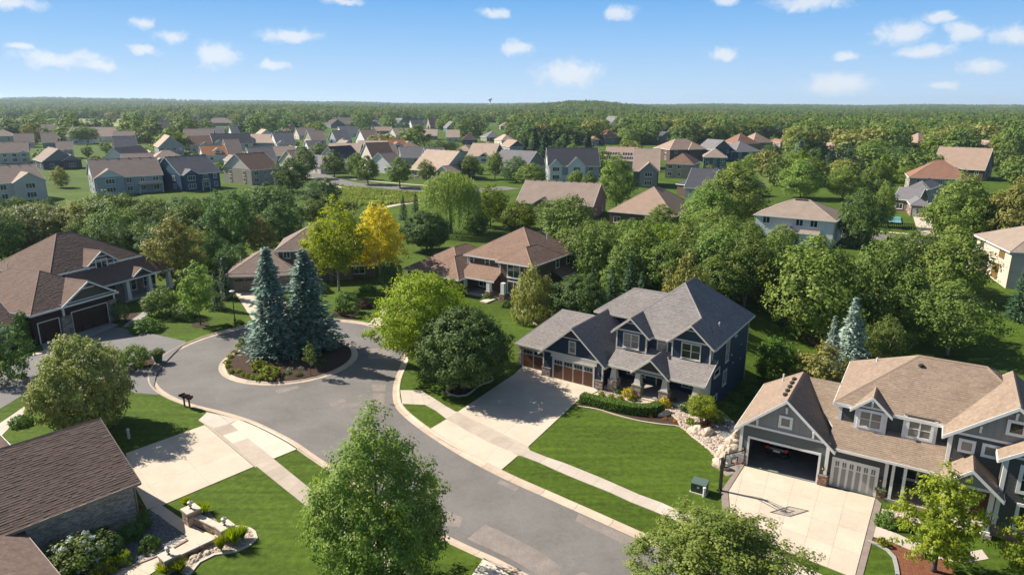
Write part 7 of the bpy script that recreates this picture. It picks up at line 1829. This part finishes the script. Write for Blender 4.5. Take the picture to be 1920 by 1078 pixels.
# beds: island planting, navy house, grey house, brick house
isl = [(433, 700), (428, 690), (426, 682), (432, 672), (440, 664), (448, 700), (458, 706), (466, 708), (475, 711), (484, 713), (447, 652), (462, 648), (476, 646)]
for x, y in isl: tree('lime_mound', x, y, y - 8, 13, 'small lime edging plant along the island kerb', 'shrub', 'island edging plants', zadd=.1)
for x, y, h, w, kd, l in ((487, 697, 20, 34, 'lime_mound', 'pale leafy perennial clump on the island'), (507, 708, 20, 42, 'lime_mound', 'yellow-green perennial clump on the island'), (555, 680, 10, 14, 'mound', 'round low shrub in the spruce shade'), (572, 684, 10, 14, 'mound', 'round low shrub beside its like in the spruce shade'), (592, 681, 11, 14, 'mound', 'round low shrub behind the hydrangea'), (608, 683, 11, 14, 'mound', 'round low shrub near the island kerb'), (596, 692, 9, 12, 'mound', 'low shrub next to the white stake'), (540, 704, 8, 14, 'mound', 'low shadowed shrub at the front of the island'), (560, 706, 8, 14, 'mound', 'low shadowed shrub beside the hydrangea'), (590, 637, 8, 14, 'lime_mound', 'yellow-green clump at the back of the island'), (633, 640, 7, 12, 'lime_mound', 'small lime clump near the back kerb of the island')):
    tree(kd, x, y, y - h, w, l, 'shrub', zadd=.25)
std('hydrangea', 'white', 73, 'mound', 0.9, 0.8, 0.2, 60, 34, 0.034, 0.085, shell=0.25, lob=0.1, rad=0.02)
for x, y in ((544, 697), (565, 696)): tree('hydrangea', x, y, y - 9, 12, 'white-blooming hydrangea on the island', 'flowers', 'island hydrangeas', zadd=.25)
for x, y, h, w, kd, l in ((1128, 744, 11, 13, 'lime_mound', 'small golden mound shrub nearest the stone pier'), (1146, 748, 10, 14, 'lime_mound', 'small golden mound shrub second from the stone pier'), (1163, 751, 10, 14, 'lime_mound', 'small golden mound shrub third from the stone pier'), (1177, 747, 20, 26, 'flower_yellow', 'bright yellow flowering shrub by the porch'), (1186, 751, 9, 16, 'mound', 'dark green mound before the yellow shrub'), (1197, 738, 14, 12, 'flower_red', 'orange-red leaved shrub beside the porch pier'), (1160, 736, 11, 16, 'mound', 'dark shrub against the porch wall'),
                          (1246, 763, 18, 22, 'flower_yellow', 'yellow flowering shrub right of the porch steps'), (1240, 750, 12, 12, 'flower_red', 'red-leaved shrub right of the porch steps'), (1265, 760, 13, 20, 'mound', 'dark mound shrub before the porch wall'), (1283, 768, 14, 22, 'mound', 'dark spreading shrub beside the topiary'), (1293, 795, 12, 16, 'lime_mound', 'lime clump in the gravel'), (1306, 800, 10, 16, 'mound', 'green clump behind the boulders'), (1322, 800, 16, 24, 'red_bush', 'purple shrub behind the boulders'),
                          (1247, 786, 5, 7, 'flower_orange', 'clump of orange marigolds nearest the boulder'), (1220, 782, 5, 7, 'flower_orange', 'clump of orange marigolds by the hedge end'), (1266, 790, 5, 8, 'flower_orange', 'clump of orange marigolds at the bed point'),
                          (1650, 928, 26, 32, 'bush', 'dark shrub at the corner of the grey garage'), (1665, 982, 22, 46, 'mound', 'trailing green groundcover beside the garden path'), (1690, 990, 18, 30, 'lime_mound', 'reddish-green perennials by the path'), (1655, 1022, 14, 22, 'lime_mound', 'small lime hosta at the mulch corner'), (1790, 1040, 20, 40, 'mound', 'green perennials in the rock bed')):
    tree(kd, x, y, y - h, w, l, 'shrub' if 'marigold' not in l else 'flowers')
tree('topiary', 1313, 793, 741, 52, 'round-headed topiary tree in the river rock', name='topiary_tree')
for x, y, h, w, kd, l in ((262, 968, 26, 18, 'red_bush', 'dark cordyline-like plant at the downspout'), (272, 990, 34, 26, 'ball', 'dark green shrub at the brick corner'), (250, 1012, 34, 34, 'ball', 'round dark shrub below the brick wall'), (282, 1030, 26, 36, 'mound', 'yellow-tipped low shrub in grey gravel'), (215, 1042, 36, 34, 'ball', 'dark shrub beside the hydrangea'), (232, 1055, 22, 30, 'lime_mound', 'lime spirea in grey gravel'), (196, 1075, 26, 34, 'lime_mound', 'lime spirea at the path bend'), (180, 1010, 22, 40, 'bush', 'dark shrub against the brick wall')):
    tree(kd, x, y, y - h, w, l, 'shrub')
tree('bush', 150, 1066, 1010, 96, 'dark leafy hydrangea bush below the brick wall', 'shrub'); tree('hydrangea', 152, 1062, 1002, 92, 'mass of white hydrangea blooms below the brick wall', 'flowers')
for x, y, h, w, l in ((415, 1032, 30, 26, 'ornamental grass clump below the pillar'), (440, 1024, 40, 34, 'tall ornamental grass clump beside the pillar'), (455, 1010, 28, 26, 'ornamental grass clump behind the tall one'), (368, 958, 16, 30, 'daylily clump left of the upper pillar'), (382, 962, 18, 36, 'daylily clump behind the low stone wall'), (312, 1076, 24, 40, 'daylily clump at the lower pillar'), (338, 1074, 26, 30, 'green daylily clump right of the lower pillar'), (350, 950, 20, 20, 'orange daylilies beside the upper pillar')):
    tree('grass_clump', x, y, y - h, w, l, 'grass clump')
tree('mound', 40, 795, 778, 44, 'flowering shrub with pale blooms by the side path', 'shrub'); tree('red_bush', 118, 790, 772, 22, 'small purple-leaved shrub under the linden', 'shrub')
tree('mound', 470, 620, 612, 26, 'low shrub at the lamp post foot', 'shrub') if False else None
for x, y in ((425, 614), (448, 607)): tree('mound', x, y, y - 8, 18, 'dark groundcover along the kerb by the lamp post', 'shrub', 'groundcover by the lamp post')
for x, y in ((1390, 735), (1372, 755), (1355, 775), (1405, 745), (1340, 790)): tree('bush', x, y, y - 20, 40, 'dark shrub in the shade beside the navy side wall', 'shrub', 'shade shrubs along the navy wall')
for x, y, w in ((560, 560, 40), (690, 545, 34), (950, 575, 24), (915, 560, 22)): tree('mound', x, y, y - 12, w, 'dark foundation shrub beside a porch', 'shrub', 'foundation shrubs')

# ------------------------------------------------------------------ trees among the roofs, then the woods beyond
rg = random.Random(99)


def clear(x, y, r, pad=0.0):
    for (a, b, c) in FOOT:
        if (a - x) ** 2 + (b - y) ** 2 < (c * 0.62 + r * .5 + pad) ** 2: return False
    return True


def seen_block(x, y, H):
    """would this tree stand in front of a house wall the photograph shows"""
    dt = math.hypot(x, y); at_ = math.atan2(x, y); ty = proj(x, y, H)[1]
    for (a, b, c) in FOOT:
        d = math.hypot(a, b)
        if d > dt and abs(math.atan2(a, b) - at_) < (c * .42 + H * .3) / d and ty < proj(a, b - c * .4, 0)[1] - 5: return True
    return False


FORD = [('far_0', .3), ('far_1', .22), ('far_2', .16), ('far_3', .08), ('far_4', .16), ('far_5', .08)]


def pick(): 
    r = rg.random(); s = 0
    for k, w in FORD:
        s += w
        if r < s: return k
    return 'far_0'


LAB = {'far_0': 'mid-green broadleaf tree', 'far_1': 'dark green broadleaf tree', 'far_2': 'light green upright tree', 'far_3': 'olive rounded tree', 'far_4': 'spreading mid-green tree', 'far_5': 'yellow-green tree', 'pine_far': 'dark conifer', 'mid_a': 'mid-green dense tree', 'mid_b': 'broad green tree', 'dark_a': 'dark dense tree', 'dark_b': 'dark tall tree', 'silver_maple': 'light-tipped maple', 'birch': 'loose birch'}
cnt = 0
# around the far houses (left and centre)
def scatter(n, xr, yr, hr, where, grp, block=True, kinds=None, ymin=0):
    global cnt; k = 0; tries = 0
    while k < n and tries < n * 60:
        tries += 1
        p = at(rg.uniform(*xr), rg.uniform(*yr)); H = rg.uniform(*hr)
        while ymin and H > 3 and proj(p.x, p.y, H)[1] < ymin: H -= .4
        Rr = H * rg.uniform(.36, .5)
        if not clear(p.x, p.y, Rr) or (block and seen_block(p.x, p.y, H)): continue
        if any((a - p.x) ** 2 + (b - p.y) ** 2 < (c * .5 + Rr * .5) ** 2 for a, b, c in FOOTT): continue
        kd = pick() if kinds is None else rg.choice(kinds)
        hl = min(HLAB, key=lambda h: (h[0] - p.x) ** 2 + (h[1] - p.y) ** 2); near = (hl[0] - p.x) ** 2 + (hl[1] - p.y) ** 2 < 45 ** 2
        lb = (LAB[kd] + ' beside the ' + ' '.join(hl[2].split()[:9])) if near else LAB[kd] + ' ' + where
        plant(kd, (p.x, p.y, terrain(p.x, p.y)), H, Rr, lb, 'tree', lb); k += 1; cnt += 1


scatter(60, (0, 960), (232, 330), (4, 7.5), 'standing among the subdivision roofs', 'trees among the subdivision roofs')
scatter(26, (960, 1460), (246, 335), (8, 12), 'between the houses behind the farmhouse', 'trees behind the farmhouse', True)
scatter(34, (1440, 1930), (285, 350), (9, 13), 'on the wooded side of the mown lawn', 'trees beyond the mown lawn', True)
scatter(26, (1090, 1420), (470, 590), (8, 12), 'in the backyard belt before the white house', 'backyard belt trees', False, ['mid_a', 'mid_b', 'dark_a', 'silver_maple', 'birch'], 412)
scatter(26, (0, 560), (395, 500), (7, 10), 'in the tree belt behind the turning circle', 'belt behind the circle', False, ['mid_a', 'dark_a', 'dark_b', 'mid_b'], 366)
# woods: one mass
fp = []; used = {}
def wood(r0, r1, sp, dens_fn, n):
    for _ in range(n):
        a = rg.uniform(-0.75, 0.75); r = math.sqrt(rg.uniform(r0 * r0, r1 * r1)); x, y = r * math.sin(a), r * math.cos(a)
        if rg.random() > dens_fn(a, r, x, y): continue
        key = (int(x / sp), int(y / sp))
        if key in used: continue
        used[key] = 1
        if r < 1100 and not clear(x, y, 4, 2): continue
        if r < 1100 and seen_block(x, y, 10): continue
        fp.append((x, y, terrain(x, y) - 0.5, rg.uniform(.6, 1.35), rg.uniform(.75, 1.35), rg.uniform(0, 6.28)))


def dens(a, r, x, y):
    px = proj(x, y, 0); u, v = px
    if r < 330: return 0
    if u < 960:
        if v > 231: return 0.02
        if -80 < u < 240 and 223 < v: return 0.0
        if 320 < u < 372 and v > 222: return 0.1
        if r > 2300 and u < 620 and math.sin(x * .0031 + 1) * math.sin(y * .0023 + x * .0008) > .12: return 0.0
        return 1
    if 1370 < u < 1490 and v > 262: return 0.0
    if u < 1460 and v > 272: return 0.0
    if v > 300: return 0.0
    return 1.0


wood(330, 900, 9.0, dens, 22000); wood(900, 2000, 11.5, dens, 36000); wood(2000, 4200, 15, dens, 34000); wood(4200, 7600, 26, dens, 24000)
me = bpy.data.meshes.new('woods'); me.from_pydata([p[:3] for p in fp], [], [])
for nm, i in (('sxy', 3), ('sz', 4), ('rot', 5)):
    a_ = me.attributes.new(nm, 'FLOAT', 'POINT'); a_.data.foreach_set('value', [p[i] * (1 if nm == 'rot' else (1 + 0.45 * smooth(1800, 4500, p[1]) + (0.5 if nm == 'sxy' else 0.25))) for p in fp])
a_ = me.attributes.new('pick', 'INT', 'POINT'); a_.data.foreach_set('value', [['far_0', 'far_1', 'far_2', 'far_3', 'far_4', 'far_5'].index(pick()) for p in fp])
wo_ = link('woods', me); tag(wo_, 'continuous broadleaf woods covering the land to the horizon', 'woods', kind='stuff')
ng = bpy.data.node_groups.new('woods_scatter', 'GeometryNodeTree')
ng.interface.new_socket('Geometry', in_out='INPUT', socket_type='NodeSocketGeometry'); ng.interface.new_socket('Geometry', in_out='OUTPUT', socket_type='NodeSocketGeometry')
gi, go = ng.nodes.new('NodeGroupInput'), ng.nodes.new('NodeGroupOutput'); jo = ng.nodes.new('GeometryNodeJoinGeometry')
srcs = []
for i in range(6):
    k = 'far_%d' % i
    so = next((o for o in COL.objects if o.type == 'MESH' and o.data == PROTO[k][2]), None)
    if so is None: so = bpy.data.objects.new('crown', PROTO[k][2])
    oi = ng.nodes.new('GeometryNodeObjectInfo'); oi.inputs['Object'].default_value = so; oi.inputs['As Instance'].default_value = True; oi.transform_space = 'ORIGINAL'; srcs.append(oi)
for oi in reversed(srcs):
    gti = ng.nodes.new('GeometryNodeGeometryToInstance'); ng.links.new(oi.outputs['Geometry'], gti.inputs[0]); ng.links.new(gti.outputs[0], jo.inputs[0])
ip = ng.nodes.new('GeometryNodeInstanceOnPoints'); ng.links.new(gi.outputs[0], ip.inputs['Points']); ng.links.new(jo.outputs[0], ip.inputs['Instance']); ip.inputs['Pick Instance'].default_value = True
def nattr(nm, ty='FLOAT'):
    n = ng.nodes.new('GeometryNodeInputNamedAttribute'); n.data_type = ty; n.inputs['Name'].default_value = nm; return n.outputs['Attribute']
ng.links.new(nattr('pick', 'INT'), ip.inputs['Instance Index'])
cx = ng.nodes.new('ShaderNodeCombineXYZ'); sxy = nattr('sxy'); ng.links.new(sxy, cx.inputs[0]); ng.links.new(sxy, cx.inputs[1]); ng.links.new(nattr('sz'), cx.inputs[2]); ng.links.new(cx.outputs[0], ip.inputs['Scale'])
cr_ = ng.nodes.new('ShaderNodeCombineXYZ'); ng.links.new(nattr('rot'), cr_.inputs[2]); ng.links.new(cr_.outputs[0], ip.inputs['Rotation'])
ng.links.new(ip.outputs[0], go.inputs[0])
md = wo_.modifiers.new('scatter', 'NODES'); md.node_group = ng
print('TREES', NT, 'WOODS', len(fp))

# tall grass of the meadow
mq = [at(x, y) for x, y in ((640, 350), (720, 358), (800, 366), (800, 378), (700, 386), (648, 388), (600, 372))]; gm_ = np.random.default_rng(8); C0 = []
while len(C0) < 7000:
    x, y = gm_.uniform(min(p.x for p in mq), max(p.x for p in mq)), gm_.uniform(min(p.y for p in mq), max(p.y for p in mq))
    if in_poly(x, y, mq) and math.sin(x * .35) + math.sin(y * .5 + x * .2) + gm_.normal(0, .7) > -.4: C0.append((x, y, gm_.uniform(.15, .6)))
C0 = np.array(C0); n = len(C0); up_ = unit(np.array([0, 0, 1.0]) + gm_.normal(0, .35, (n, 3))); sd_ = unit(np.cross(up_, gm_.normal(0, 1, (n, 3)))); q_ = gm_.uniform(.3, .65, (n, 1))
tag(link('meadow_grass', quads_mesh('meadow_grass', C0, up_ * q_, sd_ * q_ * .55, gm_.random(n), LM['willow'])), 'tall yellow-green meadow grass below the far street', 'grass', kind='stuff')
